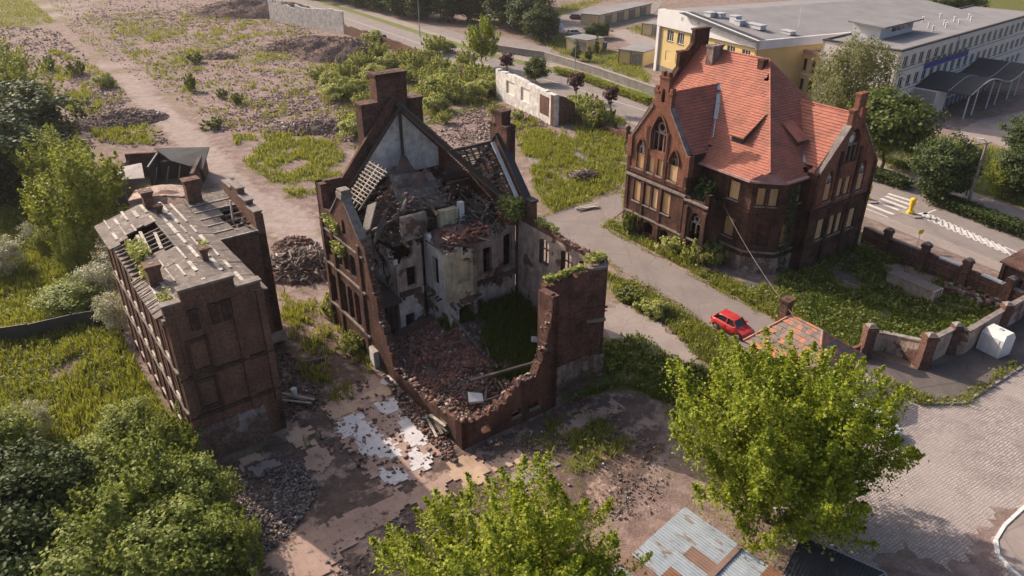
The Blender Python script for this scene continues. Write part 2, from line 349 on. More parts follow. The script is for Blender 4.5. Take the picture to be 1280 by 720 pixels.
# ------------------------------------------------------------------ walls with openings
def wall(mb, A, B, th, base, top, ops=()):
    """wall from A to B (outer face on its right); top: list of (d, z); ops: (d0, d1, z0, z1, kind) kind r rectangular, p pointed, s segmental"""
    A, B = Vector((A[0], A[1])), Vector((B[0], B[1])); L = (B - A).length; d = (B - A) / L; nin = Vector((-d.y, d.x)) * th
    if isinstance(top, (int, float)): top = [(0, top), (L, top)]
    if isinstance(base, (int, float)): base = [(0, base), (L, base)]
    def pl(tab, x, side):
        if x <= tab[0][0]: return tab[0][1]
        for (a, za), (b, zb) in zip(tab[:-1], tab[1:]):
            if b - a < 1e-6:
                if abs(x - a) < 1e-6: return zb if side > 0 else za
                continue
            if a - 1e-9 <= x <= b + 1e-9:
                if abs(x - b) < 1e-6 and side > 0: continue
                return za + (zb - za) * (x - a) / (b - a)
        return tab[-1][1]
    def otop(o, x):
        d0, d1, z0, z1, k = o; wd = d1 - d0; q = abs((x - (d0 + d1) / 2) / (wd / 2)); q = min(q, 1)
        if k == 'r': return z1
        if k == 's': return z1 - wd * .16 * q * q
        h = wd * .85; return z1 - h * (1 - math.sqrt(max(0, 1 - (q * .9 + .1 * q * q) ** 1.7)))
    br = {0., L}
    for x, z in top: br.add(min(max(x, 0), L))
    for o in ops:
        k = 2 if o[4] == 'r' else (9 if o[4] == 'p' else 5)
        for i in range(k): br.add(o[0] + (o[1] - o[0]) * i / (k - 1))
    br = sorted(br); xs = [br[0]]
    for x in br[1:]:
        if x - xs[-1] > 1e-5: xs.append(x)
    cols = []
    for x0, x1 in zip(xs[:-1], xs[1:]):
        t0, t1 = pl(top, x0, 1), pl(top, x1, -1); b0, b1 = pl(base, x0, 1), pl(base, x1, -1); iv = []; cur = (b0, b1); xm = (x0 + x1) / 2
        for o in sorted([o for o in ops if o[0] < xm < o[1]], key=lambda o: o[2]):
            lo = o[2]
            if lo > cur[0] + 1e-4 or lo > cur[1] + 1e-4: iv.append((cur[0], cur[1], min(lo, t0), min(lo, t1)))
            cur = (max(otop(o, x0), cur[0]), max(otop(o, x1), cur[1]))
        if t0 > cur[0] + 1e-4 or t1 > cur[1] + 1e-4: iv.append((cur[0], cur[1], max(t0, cur[0]), max(t1, cur[1])))
        cols.append(iv)
    P = lambda x, z, i: (A.x + d.x * x + nin.x * i, A.y + d.y * x + nin.y * i, z)
    for (x0, x1), iv in zip(zip(xs[:-1], xs[1:]), cols):
        for a0, a1, c0, c1 in iv:
            mb.quad(P(x0, a0, 0), P(x1, a1, 0), P(x1, c1, 0), P(x0, c0, 0)); mb.quad(P(x1, a1, 1), P(x0, a0, 1), P(x0, c0, 1), P(x1, c1, 1))
            mb.quad(P(x0, c0, 0), P(x1, c1, 0), P(x1, c1, 1), P(x0, c0, 1)); mb.quad(P(x1, a1, 0), P(x0, a0, 0), P(x0, a0, 1), P(x1, a1, 1))
    def sub(lo, hi, others):
        segs = [(lo, hi)]
        for l2, h2 in others:
            ns = []
            for l, h in segs:
                if h2 <= l or l2 >= h: ns.append((l, h)); continue
                if l2 > l: ns.append((l, l2))
                if h2 < h: ns.append((h2, h))
            segs = ns
        return [q for q in segs if q[1] - q[0] > 1e-4]
    for i, x in enumerate(xs):
        left = [(v[1], v[3]) for v in cols[i - 1]] if i > 0 else []
        right = [(v[0], v[2]) for v in cols[i]] if i < len(cols) else []
        for lo, hi in left:
            for l, h in sub(lo, hi, right): mb.quad(P(x, l, 0), P(x, l, 1), P(x, h, 1), P(x, h, 0))
        for lo, hi in right:
            for l, h in sub(lo, hi, left): mb.quad(P(x, l, 1), P(x, l, 0), P(x, h, 0), P(x, h, 1))
    return mb

def ragged(d0, z0, d1, z1, rng, step=.35, amp=.3):
    """broken wall head between two points, stepped like torn brickwork"""
    n = max(2, int(abs(d1 - d0) / step)); out = []
    for k in range(n + 1):
        t = k / n; d = d0 + (d1 - d0) * t; z = z0 + (z1 - z0) * t + (rng.random() - .5) * 2 * amp * (1.7 if rng.random() < .3 else .8)
        out.append((d, z))
        if k < n and rng.random() < .55: out.append((d + (d1 - d0) / n * .97, z + (rng.random() - .5) * .08))
    out.sort(key=lambda p: p[0]); return out

def along(A, B, d, z, off=0.):
    """point d along A->B, pushed off outwards"""
    A, B = Vector((A[0], A[1])), Vector((B[0], B[1])); u = (B - A).normalized(); p = A + u * d + Vector((u.y, -u.x)) * off
    return (p.x, p.y, z)
def strip(mb, A, B, d0, d1, z0, z1, o0, o1):
    """a block on a wall face between offsets o0 (inner) and o1 (outer)"""
    p = [along(A, B, d0, 0, o1), along(A, B, d1, 0, o1), along(A, B, d1, 0, o0), along(A, B, d0, 0, o0)]
    return mb.hexa([(x, y, z0) for x, y, _ in p], [(x, y, z1) for x, y, _ in p])
def strip_s(mb, A, B, d0, d1, z0, z1, h, o0, o1):
    """sloping band (coping) from (d0, z0) to (d1, z1), height h"""
    a, b, c, e = along(A, B, d0, z0, o1), along(A, B, d1, z1, o1), along(A, B, d1, z1, o0), along(A, B, d0, z0, o0)
    up = lambda p: (p[0], p[1], p[2] + h)
    return mb.hexa([a, b, c, e], [up(a), up(b), up(c), up(e)])

# ------------------------------------------------------------------ roofs
def tile_plane(mb, pts, tw=.33, th=.34, lift=.075, holes=(), rng=None, jitter=.012):
    """cover a planar convex roof polygon (pts[0]->pts[1] is the eave) with overlapping tiles; holes as (a0, a1, b0, b1) in eave/slope metres"""
    pts = [Vector(p) for p in pts]; ea = (pts[1] - pts[0]).normalized(); nn = Vector((0, 0, 0))
    for i in range(1, len(pts) - 1): nn += (pts[i] - pts[0]).cross(pts[i + 1] - pts[0])
    nn.normalize()
    if nn.z < 0: nn = -nn
    up = nn.cross(ea).normalized()
    if up.z < 0: up = -up
    q = [((p - pts[0]).dot(ea), (p - pts[0]).dot(up)) for p in pts]; bmax = max(b for a, b in q); rng = rng or random.Random(3)
    def span(b):
        xs = []
        for (a0, b0), (a1, b1) in zip(q, q[1:] + q[:1]):
            if abs(b1 - b0) < 1e-9: continue
            if min(b0, b1) - 1e-6 <= b <= max(b0, b1) + 1e-6: xs.append(a0 + (a1 - a0) * (b - b0) / (b1 - b0))
        return (min(xs), max(xs)) if xs else None
    n = int(math.ceil(bmax / th))
    for k in range(n):
        b0 = k * th; b1 = min(b0 + th, bmax - 1e-4); s0, s1 = span(b0 + 1e-4), span(b1)
        if not s0 or not s1: continue
        lo, hi = min(s0[0], s1[0]), max(s0[1], s1[1]); m0 = math.floor((lo - (k % 2) * tw / 2) / tw)
        a = m0 * tw + (k % 2) * tw / 2
        while a < hi:
            A0, A1 = a, a + tw * .985; a += tw
            c = lambda x, s: min(max(x, s[0]), s[1])
            w0, w1, w2, w3 = c(A0, s0), c(A1, s0), c(A1, s1), c(A0, s1)
            if (w1 - w0) + (w2 - w3) < .02: continue
            am, bm = (A0 + A1) / 2, (b0 + b1) / 2
            if any(h[0] < am < h[1] and h[2] < bm < h[3] for h in holes): continue
            j = (rng.random() - .5) * jitter * 2; base = pts[0]
            p = lambda x, b, h: base + ea * x + up * b + nn * h
            t0, t1 = lift + j, .012 + j
            mb.quad(p(w0, b0 - .02, t0), p(w1, b0 - .02, t0), p(w2, b1, t1), p(w3, b1, t1))
            mb.quad(p(w0, b0 - .02, -.01), p(w1, b0 - .02, -.01), p(w1, b0 - .02, t0), p(w0, b0 - .02, t0))
    return mb
def slab(mb, pts, th=.12):
    """a planar polygon given thickness downwards"""
    t = [tuple(p) for p in pts]; return mb.hexa([(x, y, z - th) for x, y, z in t], t)

# ================================================================== THE SETTING
# footprints (plan) that scattered stuff must keep clear of
def rect_w(o, deg, x0, x1, y0, y1):
    a = rad(deg); c, s = math.cos(a), math.sin(a)
    return [(o[0] + x * c - y * s, o[1] + x * s + y * c) for x, y in ((x0, y0), (x1, y0), (x1, y1), (x0, y1))]
T_O, T_A = (-21., 38.), 37.5; R_O, R_A = (-3.44, 39.2), 36.; B_O, B_A = (12.75, 77.5), 34.
FOOT = [rect_w(T_O, T_A, -.3, 6.3, -.3, 18.2), rect_w(T_O, T_A, 6, 10.8, 10.6, 18.2), rect_w(R_O, R_A, -.2, 14.2, -.2, 21.8),
        rect_w(B_O, B_A, 0, 20.2, -18.6, 2.), rect_w(B_O, B_A, -.2, 2.2, -12.2, 0)]
DRIVE = GP([(668, 274), (779, 238), (781, 262), (753, 284), (850, 337), (945, 389), (990, 414), (962, 446), (925, 432), (895, 413), (800, 352), (745, 320), (700, 298)])
TRACK = GP([(36, 0), (50, 0), (104, 54), (168, 96), (232, 150), (268, 182), (318, 236), (385, 262), (405, 300), (425, 345), (412, 350), (392, 322), (350, 304), (318, 272), (278, 242), (240, 200), (198, 155), (146, 106), (85, 52)])
YARD = GP([(405, 400), (440, 440), (520, 520), (575, 565), (700, 500), (760, 470), (800, 480), (840, 560), (760, 640), (700, 720), (330, 720), (262, 590), (345, 545), (350, 430), (385, 380)])
COBBLE = GP([(1040, 448), (1100, 484), (1150, 506), (1205, 506), (1300, 446), (1420, 380), (1420, 800), (1060, 800), (1000, 700), (950, 600), (905, 470), (960, 446)])
PAVE = GP([(1062, 452), (1098, 480), (1150, 502), (1203, 502), (1300, 442), (1300, 385), (1247, 416), (1192, 450), (1150, 462), (1080, 446)])
NEAR_K = [(66, 40), (58, 54.5), (51.6, 66), (43.3, 81.8), (33, 100.5), (20.6, 122.), (4.5, 146.), (-14.3, 168), (-37, 204), (-75, 262), (-110, 318)]
FAR_K = [(74, 44), (66.5, 58), (58, 75.5), (49.5, 93.), (40.5, 109), (27.5, 132), (11.5, 155.5), (-7, 177), (-28.5, 210), (-66, 268), (-100, 323)]
STREET = NEAR_K + FAR_K[::-1]
# grass areas, with how full they are
GRASS = [(GP([(-40, 250), (55, 225), (110, 330), (140, 400), (195, 500), (262, 600), (330, 730), (-60, 760)]), 1.),
         (GP([(-30, 0), (38, 0), (60, 18), (70, 28), (40, 32), (-30, 36)]), .9), (GP([(60, 0), (90, 22), (125, 50), (135, 68), (115, 64), (80, 30)]), .6),
         (GP([(145, 28), (190, 25), (228, 38), (220, 50), (160, 45)]), .62), (GP([(205, 62), (270, 42), (285, 58), (250, 82), (215, 78)]), .6),
         (GP([(300, 60), (385, 55), (395, 72), (330, 80), (290, 76)]), .62), (GP([(395, 85), (470, 45), (560, 62), (640, 105), (625, 130), (560, 150), (470, 170), (400, 120)]), .7),
         (GP([(290, 170), (350, 160), (430, 185), (425, 235), (370, 248), (335, 225), (300, 200)]), .72), (GP([(415, 135), (450, 130), (452, 168), (425, 165)]), .9),
         (GP([(664, 215), (700, 190), (722, 165), (700, 150), (720, 130), (782, 150), (782, 232), (735, 250), (690, 265), (668, 240)]), .85),
         (GP([(735, 335), (800, 356), (895, 417), (925, 436), (905, 470), (862, 440), (830, 405), (790, 385), (770, 375), (752, 345)]), .9),
         (GP([(753, 280), (782, 270), (860, 325), (930, 350), (1000, 370), (1010, 405), (985, 410), (945, 385), (850, 333)]), 1.),
         (GP([(960, 345), (1075, 292), (1110, 310), (1262, 372), (1247, 395), (1185, 425), (1120, 440), (1060, 440), (1000, 400)]), .95),
         (GP([(738, 430), (800, 420), (850, 455), (905, 465), (880, 520), (820, 500), (780, 480), (720, 500), (690, 510)]), 1.),
         (GP([(1098, 205), (1150, 190), (1290, 220), (1290, 262), (1200, 232), (1140, 222)]), 1.), (GP([(1082, 162), (1200, 172), (1300, 200), (1300, 240), (1190, 215), (1095, 195)]), 1.),
         (GP([(640, 32), (700, 40), (780, 70), (815, 95), (812, 104), (690, 62)]), 1.), (GP([(780, 35), (815, 28), (820, 48), (790, 42)]), 1.), (GP([(655, 22), (735, 0), (760, 0), (700, 20)]), 1.),
         (GP([(352, 350), (385, 350), (400, 385), (395, 410), (368, 400), (350, 410)]), .6), (GP([(425, 400), (440, 405), (470, 450), (455, 455), (430, 430)]), .8), (GP([(600, 520), (700, 520), (830, 500), (850, 600), (760, 640), (690, 600)]), .5), (GP([(0, 100), (20, 90), (70, 180), (60, 225), (0, 240)]), .9),
         (GP([(395, 470), (440, 480), (455, 560), (420, 590), (375, 575), (385, 520)]), .5), (GP([(700, 545), (760, 520), (790, 560), (740, 590)]), .75), (GP([(1100, 470), (1150, 495), (1205, 495), (1265, 452), (1270, 462), (1208, 508), (1150, 508), (1095, 482)]), .9)]

# -------- ground sheet, finer towards the buildings
def axis(lo, hi, fine_lo, fine_hi, step, far):
    out = list(np.arange(fine_lo, fine_hi, step)); s = step; x = fine_hi
    while x < hi: out.append(x); s = min(s * 1.16, far); x += s
    out.append(hi); s = step; x = fine_lo; pre = []
    while x > lo: s = min(s * 1.16, far); x -= s; pre.append(x)
    return np.array(sorted(pre + out))
gx = axis(-700, 700, -60, 66, .45, 40); gy = axis(-60, 1500, 24, 128, .45, 40)
X, Y = np.meshgrid(gx, gy); zg = (fbm(X, Y, .12, 5) - .5) * .10
for p, q in ((TRACK, .3), (DRIVE, .3)): pass
def gthr(d): return .25 + (1 - d) * .65
def grass_mask(x, y):
    m = np.zeros(np.shape(x)); jx, jy = jit(x, y, 1.6, .45, 11); f = fbm(x, y, .33, 77, 5)
    for poly, d in GRASS: m = np.maximum(m, inside(jx, jy, poly) * np.clip((f - .25 - (1 - d) * .65) * 9, 0, 1) * (.65 + .35 * d))
    return m
gm = grass_mask(X, Y)
jx, jy = jit(X, Y, 1.2, .5, 31)
tm = inside(jx, jy, TRACK) * 1.; ym = inside(jx, jy, YARD) * 1.
far_green = ((Y > 420) | (X > 120) | (Y < 5)) * 1.
def grid(name, xs, ys, Z, mats):
    ny, nx = Z.shape; V = np.stack([np.repeat(xs[None], ny, 0), np.repeat(ys[:, None], nx, 1), Z], 2).reshape(-1, 3)
    i = (np.arange(ny - 1)[:, None] * nx + np.arange(nx - 1)[None]).ravel(); return fast(name, V, np.stack([i, i + 1, i + nx + 1, i + nx], 1), mats, smooth=True)
def groundmat():
    t = NT('ground_soil', 1., .1)
    n1 = t.noise(.16, 8, rough=.65); n2 = t.noise(1.6, 8, rough=.7); n3 = t.noise(.7, 8, rough=.7)
    dirt = t.mix(t.ramp(n1, [(.35, 0.), (.65, 1.)]), (.265, .190, .170), (.175, .122, .110))
    dirt = t.mix(t.ramp(n3, [(.45, 0.), (.62, 1.)]), dirt, (.325, .245, .225))
    dirt = t.mix(t.ramp(n2, [(.52, 0.), (.66, .9)]), dirt, (.125, .088, .080))
    dirt = t.mix(t.ramp(t.noise(3.2, 6, rough=.75), [(.58, 0.), (.66, .8)]), dirt, (.42, .36, .335))
    dirt = t.mix(t.ramp(t.noise(6.5, 5, rough=.8), [(.56, 0.), (.66, .8)]), dirt, (.10, .075, .068))
    dirt = t.mix(t.ramp(t.noise(.09, 9, rough=.72), [(.50, 0.), (.62, .55)]), dirt, (.165, .155, .062))
    yard = t.mix(t.ramp(n3, [(.40, 0.), (.60, 1.)]), (.17, .118, .098), (.105, .076, .066))
    yard = t.mix(t.ramp(t.noise(.42, 10, rough=.68), [(.52, 0.), (.59, 1.)]), yard, (.37, .265, .215))
    yard = t.mix(t.ramp(t.noise(.9, 10, rough=.72), [(.60, 0.), (.65, .8)]), yard, (.30, .26, .24))
    yard = t.mix(t.ramp(n2, [(.52, 0.), (.66, .7)]), yard, (.08, .06, .052))
    trk = t.mix(t.ramp(n3, [(.38, 0.), (.62, 1.)]), (.37, .305, .28), (.27, .215, .195))
    trk = t.mix(t.ramp(n2, [(.55, 0.), (.68, .7)]), trk, (.20, .15, .13))
    gr = t.mix(t.ramp(n2, [(.40, 0.), (.60, 1.)]), (.125, .135, .028), (.085, .09, .028))
    gr = t.mix(t.ramp(n3, [(.50, 0.), (.68, .8)]), gr, (.20, .165, .075))
    c = t.mix(t.attr('yard'), dirt, yard); c = t.mix(t.attr('track'), c, trk); c = t.mix(t.attr('grass'), c, gr)
    t.bump(t.math('ADD', n2, t.noise(7, 5)), .7, .10); return t.col(c)
M['ground'] = groundmat()
ground = structure(grid('ground', gx, gy, zg - .05, M['ground']))
for nm, arr in (('grass', np.maximum(gm, far_green)), ('track', tm), ('yard', ym)):
    a = ground.data.attributes.new(nm, 'FLOAT', 'POINT'); a.data.foreach_set('value', arr.ravel().astype(np.float32))

# -------- sheets
def sheet(name, poly, z, mat, th=None, base=-.08):
    mb = MB(); mb.prism(poly if area(poly) > 0 else poly[::-1], base, z); return structure(mb.build(name, mat))
def area(p): return sum(a[0] * b[1] - b[0] * a[1] for a, b in zip(p, p[1:] + p[:1])) / 2
def ribbon(name, L, R, z, mat, base=-.08):
    mb = MB()
    for i in range(len(L) - 1):
        q = [L[i], L[i + 1], R[i + 1], R[i]]; q = q if area(q) > 0 else q[::-1]; mb.prism(q, base, z)
    return structure(mb.build(name, mat))
def offs(line, d):
    out = []
    for i, p in enumerate(line):
        a = Vector(line[max(i - 1, 0)]); b = Vector(line[min(i + 1, len(line) - 1)]); u = (b - a).normalized(); out.append((p[0] + u.y * d, p[1] - u.x * d))
    return out
def asphaltmat(name, a, b, c):
    t = NT(name, .95, .2); col = t.mix(t.ramp(t.noise(.35, 7, rough=.65), [(.35, 0.), (.68, 1.)]), a, b)
    col = t.mix(t.ramp(t.noise(2.2, 7, rough=.7), [(.55, 0.), (.70, .7)]), col, c)
    col = t.mix(t.ramp(t.noise(.9, 3, t.mapv((1, .12, 1), rot=(0, 0, rad(33)))), [(.56, 0.), (.70, .45)]), col, tuple(x * .6 for x in a))
    crack = t.ramp(t.voro(.22, t.mapv((1, 1, 1)), feat='DISTANCE_TO_EDGE'), [(.0, 1.), (.012, 0.)])
    col = t.mix(t.math('MULTIPLY', crack, .5), col, tuple(x * .5 for x in a))
    t.bump(t.noise(30, 3), .3, .02); return t.col(col)
M['asphalt'] = asphaltmat('street_asphalt', (.26, .222, .21), (.21, .18, .172), (.30, .255, .24))
M['drive'] = asphaltmat('driveway_asphalt', (.245, .205, .192), (.19, .16, .152), (.29, .24, .222))
M['paving'] = asphaltmat('pavement_slabs', (.33, .275, .25), (.26, .215, .20), (.38, .32, .29))
M['pavedark'] = asphaltmat('dark_pavement', (.105, .090, .086), (.14, .118, .11), (.17, .145, .135))
M['kerb'] = simple('kerb_stone', (.36, .32, .30), (.24, .21, .20), 2., bump=.3)
street = ribbon('street', NEAR_K, FAR_K, .004, M['asphalt'])
ribbon('pavement', offs(NEAR_K, -2.1), offs(NEAR_K, -.12), .11, M['paving'])
for nm, ln, s in (('kerb', NEAR_K, -1), ('kerb', FAR_K, 1)): ribbon(nm, ln, offs(ln, .13 * s), .125, M['kerb'])
# verge, cycle path and lawn strip on the school side
V1, V2 = offs(FAR_K, 3.1), offs(FAR_K, 6.6)
M['lawn'] = simple('lawn_turf', (.10, .125, .028), (.15, .165, .045), .6, bump=.6, bscale=9.)
ribbon('verge', offs(FAR_K, .13), V1, .06, M['lawn'])
sheet('lawn', GP([(1098, 168), (1150, 172), (1182, 176), (1212, 186), (1262, 190), (1310, 205), (1310, 268), (1262, 252), (1190, 226), (1120, 203)]), .022, M['lawn'])
ribbon('path', V1, V2, .05, M['paving'])
driveway = sheet('driveway', DRIVE, .012, M['drive'])
apron = sheet('apron', GP([(655, 178), (700, 168), (738, 190), (722, 205), (690, 215), (664, 212)]), .006, M['drive'])
lane = ribbon('lane', GP([(520, 34), (600, 58), (690, 78), (760, 100), (812, 121), (850, 140)]), GP([(540, 32), (620, 54), (684, 72), (760, 94), (814, 112), (852, 130)]), .055, M['asphalt'])
sheet('side_road', GP([(588, 72), (560, 55), (592, 40), (640, 48), (690, 60), (688, 66), (640, 66)]), .016, M['asphalt'])
sheet('garage_court', GP([(655, 45), (690, 22), (740, 8), (790, 2), (830, 2), (815, 20), (770, 32), (720, 38), (680, 52)]), .01, M['asphalt'])
sheet('garage_court', GP([(757, 38), (790, 36), (830, 56), (830, 70), (800, 62), (775, 48)]), .01, M['paving'])
sheet('forecourt', GP([(1180, 172), (1225, 150), (1300, 135), (1340, 150), (1340, 200), (1290, 190), (1262, 186), (1240, 178), (1210, 182)]), .03, M['paving'])
sheet('footpath', GP([(1112, 194), (1122, 190), (1180, 214), (1178, 222)]), .03, M['paving'])
sheet('crossing_path', GP([(1122, 240), (1150, 228), (1190, 242), (1160, 258)]), .075, M['asphalt'])

def cobblemat():
    t = NT('cobbles', .75, .35); wob = t.n.new('ShaderNodeVectorMath'); wob.operation = 'ADD'; nz = t.n.new('ShaderNodeTexNoise'); nz.inputs['Scale'].default_value = .9; nz.inputs['Detail'].default_value = 3; t.l(t.obj, nz.inputs['Vector'])
    sc_ = t.n.new('ShaderNodeVectorMath'); sc_.operation = 'SCALE'; sc_.inputs['Scale'].default_value = .35; t.l(nz.outputs['Color'], sc_.inputs[0]); t.l(t.mapv(rot=(0, 0, rad(-32))), wob.inputs[0]); t.l(sc_.outputs[0], wob.inputs[1])
    br = t.n.new('ShaderNodeTexBrick'); t.l(wob.outputs[0], br.inputs['Vector']); br.inputs['Scale'].default_value = 1; br.inputs['Brick Width'].default_value = .24; br.inputs['Row Height'].default_value = .19; br.inputs['Mortar Size'].default_value = .022; br.inputs['Mortar Smooth'].default_value = .6
    br.inputs['Color1'].default_value = (.46, .395, .37, 1); br.inputs['Color2'].default_value = (.33, .28, .265, 1); br.inputs['Mortar'].default_value = (.15, .125, .112, 1)
    col = t.mix(t.ramp(t.noise(.3, 6), [(.42, 0.), (.68, .6)]), br.outputs['Color'], (.27, .22, .205)); col = t.mix(t.ramp(t.noise(1.2, 8, rough=.75), [(.54, 0.), (.66, .7)]), col, (.19, .155, .14)); col = t.mix(t.ramp(t.noise(.12, 5), [(.5, 0.), (.62, .55)]), col, (.42, .36, .335))
    t.bump(t.math('ADD', t.math('MULTIPLY', br.outputs['Fac'], -1.), t.math('MULTIPLY', t.noise(9, 4), .5)), .9, .04); return t.col(col)
M['cobble'] = cobblemat()
cobbles = sheet('cobbled_street', COBBLE, .008, M['cobble'])
sheet('pavement', PAVE, .10, M['pavedark'])
mb = MB(); kp = GP([(1062, 452), (1098, 482), (1150, 505), (1203, 505), (1260, 470), (1310, 438)])
for a, b in zip(kp[:-1], kp[1:]):
    n = max(1, int(math.dist(a, b) / 1.1))
    for k in range(n):
        q = lambda f: (a[0] + (b[0] - a[0]) * f, a[1] + (b[1] - a[1]) * f, .05)
        mb.bar(q(k / n + .012), q((k + 1) / n - .012), .22, .2)
structure(mb.build('kerb', M['kerb']))
# soil patch and rounded kerb by the corner of the cobbles
arc = GP([(1310, 604), (1281, 634), (1255, 658), (1244, 676), (1247, 695), (1262, 712), (1290, 735)])
sheet('pavement', arc + GP([(1400, 760), (1400, 590)]), .09, M['paving'])
mb = MB()
for a, b in zip(arc[:-1], arc[1:]):
    n = max(1, int(math.dist(a, b) / .9))
    for k in range(n):
        q = lambda f: (a[0] + (b[0] - a[0]) * f, a[1] + (b[1] - a[1]) * f, .06)
        mb.bar(q(k / n + .01), q((k + 1) / n - .01), .2, .2)
structure(mb.build('kerb', M['white']))

# -------- road paint
paint = MB()
def pline(a, b, wd): 
    a, b = Vector(a), Vector(b); u = (b - a).normalized(); r = Vector((u.y, -u.x)) * wd / 2
    p = [a - r, a + r, b + r, b - r]; p = p if area(p) > 0 else p[::-1]; paint.prism(p, .003, .009)
for u0, v0, u1, v1 in ((1110, 242, 1146, 253), (1107, 245, 1141, 257), (1101, 248, 1134, 260.5), (1094, 251, 1127, 264), (1085, 255.5, 1117, 268), (1077, 259, 1109, 272), (1070, 264, 1101, 276)):
    pline(G(u0, v0), G(u1, v1), .55)
zA, zB = G(1141, 267), G(1270, 322); zC, zD = G(1158, 266), G(1275, 317)
for a, b in ((zA, zB), (zC, zD), (G(1126, 263), G(1141, 268)), (G(1155, 268), G(1170, 262)), (zB, G(1282, 316))): pline(a, b, .2)
for k in range(15):
    f = (k + .3) / 15.2; a = (zA[0] + (zB[0] - zA[0]) * f, zA[1] + (zB[1] - zA[1]) * f); f2 = min(f + .035, 1.); b = (zC[0] + (zD[0] - zC[0]) * max(f2 - .16, .0), zC[1] + (zD[1] - zC[1]) * max(f2 - .16, 0.))
    pline(a, b, .42)
mid = [((a[0] + b[0]) / 2, (a[1] + b[1]) / 2) for a, b in zip(NEAR_K, FAR_K)]
for i in range(4, 9):
    a, b = Vector(mid[i]), Vector(mid[i + 1]); n = int((b - a).length / 3)
    for k in range(n): pline(a + (b - a) * ((k + .05) / n), a + (b - a) * ((k + .98) / n), .16)
structure(paint.build('road_marking', M['roadwhite']))

SOIL = [(1095, 690), (1125, 676), (1160, 700), (1190, 716), (1212, 690), (1228, 660), (1240, 630), (1268, 632), (1250, 655), (1238, 676), (1241, 698), (1256, 716), (1284, 740), (1284, 765), (1100, 765)]
# -------- broken tiled floors left on the courtyard (each remnant its own slab)
def frag(name, pts, mat, z, seed, parent=None, amp=.35, step=.2, tiles=True):
    """remnant of paving: outline broken off in small steps along the tile grid (or just crumbled)"""
    r = random.Random(seed); P = GP(pts); out = []; ca, sa = math.cos(rad(36)), math.sin(rad(36))
    for a, b in zip(P, P[1:] + P[:1]):
        L = math.dist(a, b); k = max(2, int(L / .32)); nx, ny = (b[1] - a[1]) / L, -(b[0] - a[0]) / L; j = 0.
        for i in range(k):
            f = i / k; j = .5 * j + (r.random() - .5) * 2 * min(amp, L * .2); out.append((a[0] + (b[0] - a[0]) * f + nx * j, a[1] + (b[1] - a[1]) * f + ny * j))
    if tiles:
        q = [(round((x * ca + y * sa) / step) * step, round((-x * sa + y * ca) / step) * step) for x, y in out]; o2 = []
        for (x0, y0), (x1, y1) in zip(q, q[1:] + q[:1]):
            if not o2 or math.dist(o2[-1], (x0, y0)) > .01: o2.append((x0, y0))
            if abs(x1 - x0) > .01 and abs(y1 - y0) > .01: o2.append((x1, y0))
        ch = True
        while ch and len(o2) > 6:                                  # drop doubled-back steps
            ch = False
            for i in range(len(o2)):
                if math.dist(o2[i - 1], o2[(i + 1) % len(o2)]) < .02 or math.dist(o2[i], o2[i - 1]) < .02: o2.pop(i); ch = True; break
        out = [(x * ca - y * sa + (r.random() - .5) * .05, x * sa + y * ca + (r.random() - .5) * .05) for x, y in o2]
    if area(out) < 0: out = out[::-1]
    mb = MB(); n0 = len(out); mb.v += [(x, y, z) for x, y in out] + [(x, y, -.06) for x, y in out]
    mb.f += [tuple(q) for q in tessellate_polygon([[Vector((x, y, 0)) for x, y in out]])]; mb.f += [(i + n0, (i + 1) % n0 + n0, (i + 1) % n0, i) for i in range(n0)]; mb.mi = [0] * len(mb.f)
    return mb.build(name, mat, parent)
def floormat(name, a, b, grime, cut=.55):
    t = NT(name, .7, .3); c = t.mix(t.ramp(t.noise(.8, 7, rough=.7), [(.35, 0.), (.65, 1.)]), a, b)
    c = t.mix(t.ramp(t.noise(1.6, 9, rough=.65), [(cut, 0.), (cut + .04, 1.)]), c, grime)
    jt = t.n.new('ShaderNodeTexBrick'); t.l(t.mapv(rot=(0, 0, rad(-36))), jt.inputs['Vector']); jt.inputs['Scale'].default_value = 1; jt.inputs['Brick Width'].default_value = .6; jt.inputs['Row Height'].default_value = .6; jt.offset = 0; jt.inputs['Mortar Size'].default_value = .018; c = t.mix(t.math('MULTIPLY', jt.outputs['Fac'], .25), c, grime); c = t.mix(t.ramp(t.noise(5.5, 8, rough=.75), [(.60, 0.), (.66, .7)]), c, grime)
    c = t.mix(t.ramp(t.noise(.35, 6), [(.5, 0.), (.7, .5)]), c, tuple(x * .6 for x in b))
    t.bump(t.noise(8, 5), .3, .02); return t.col(c)
structure(frag('bare_soil', SOIL, M['ground'], .016, 5, amp=.5, tiles=False))
M['fl_white'] = floormat('white_floor_tiles', (.66, .64, .66), (.52, .49, .50), (.21, .155, .13), .61)
M['fl_peach'] = floormat('peach_floor_screed', (.52, .37, .27), (.42, .285, .20), (.20, .14, .115), .61)
M['fl_pink'] = floormat('pink_floor_screed', (.42, .29, .235), (.33, .22, .175), (.18, .125, .105), .58)
M['fl_grey'] = floormat('grey_floor_screed', (.32, .28, .27), (.25, .21, .20), (.16, .12, .105), .58)
fl = structure(frag('old_floor', [(402, 510), (470, 465), (572, 556), (520, 600), (472, 606)], M['fl_pink'], .006, 3, amp=.5))
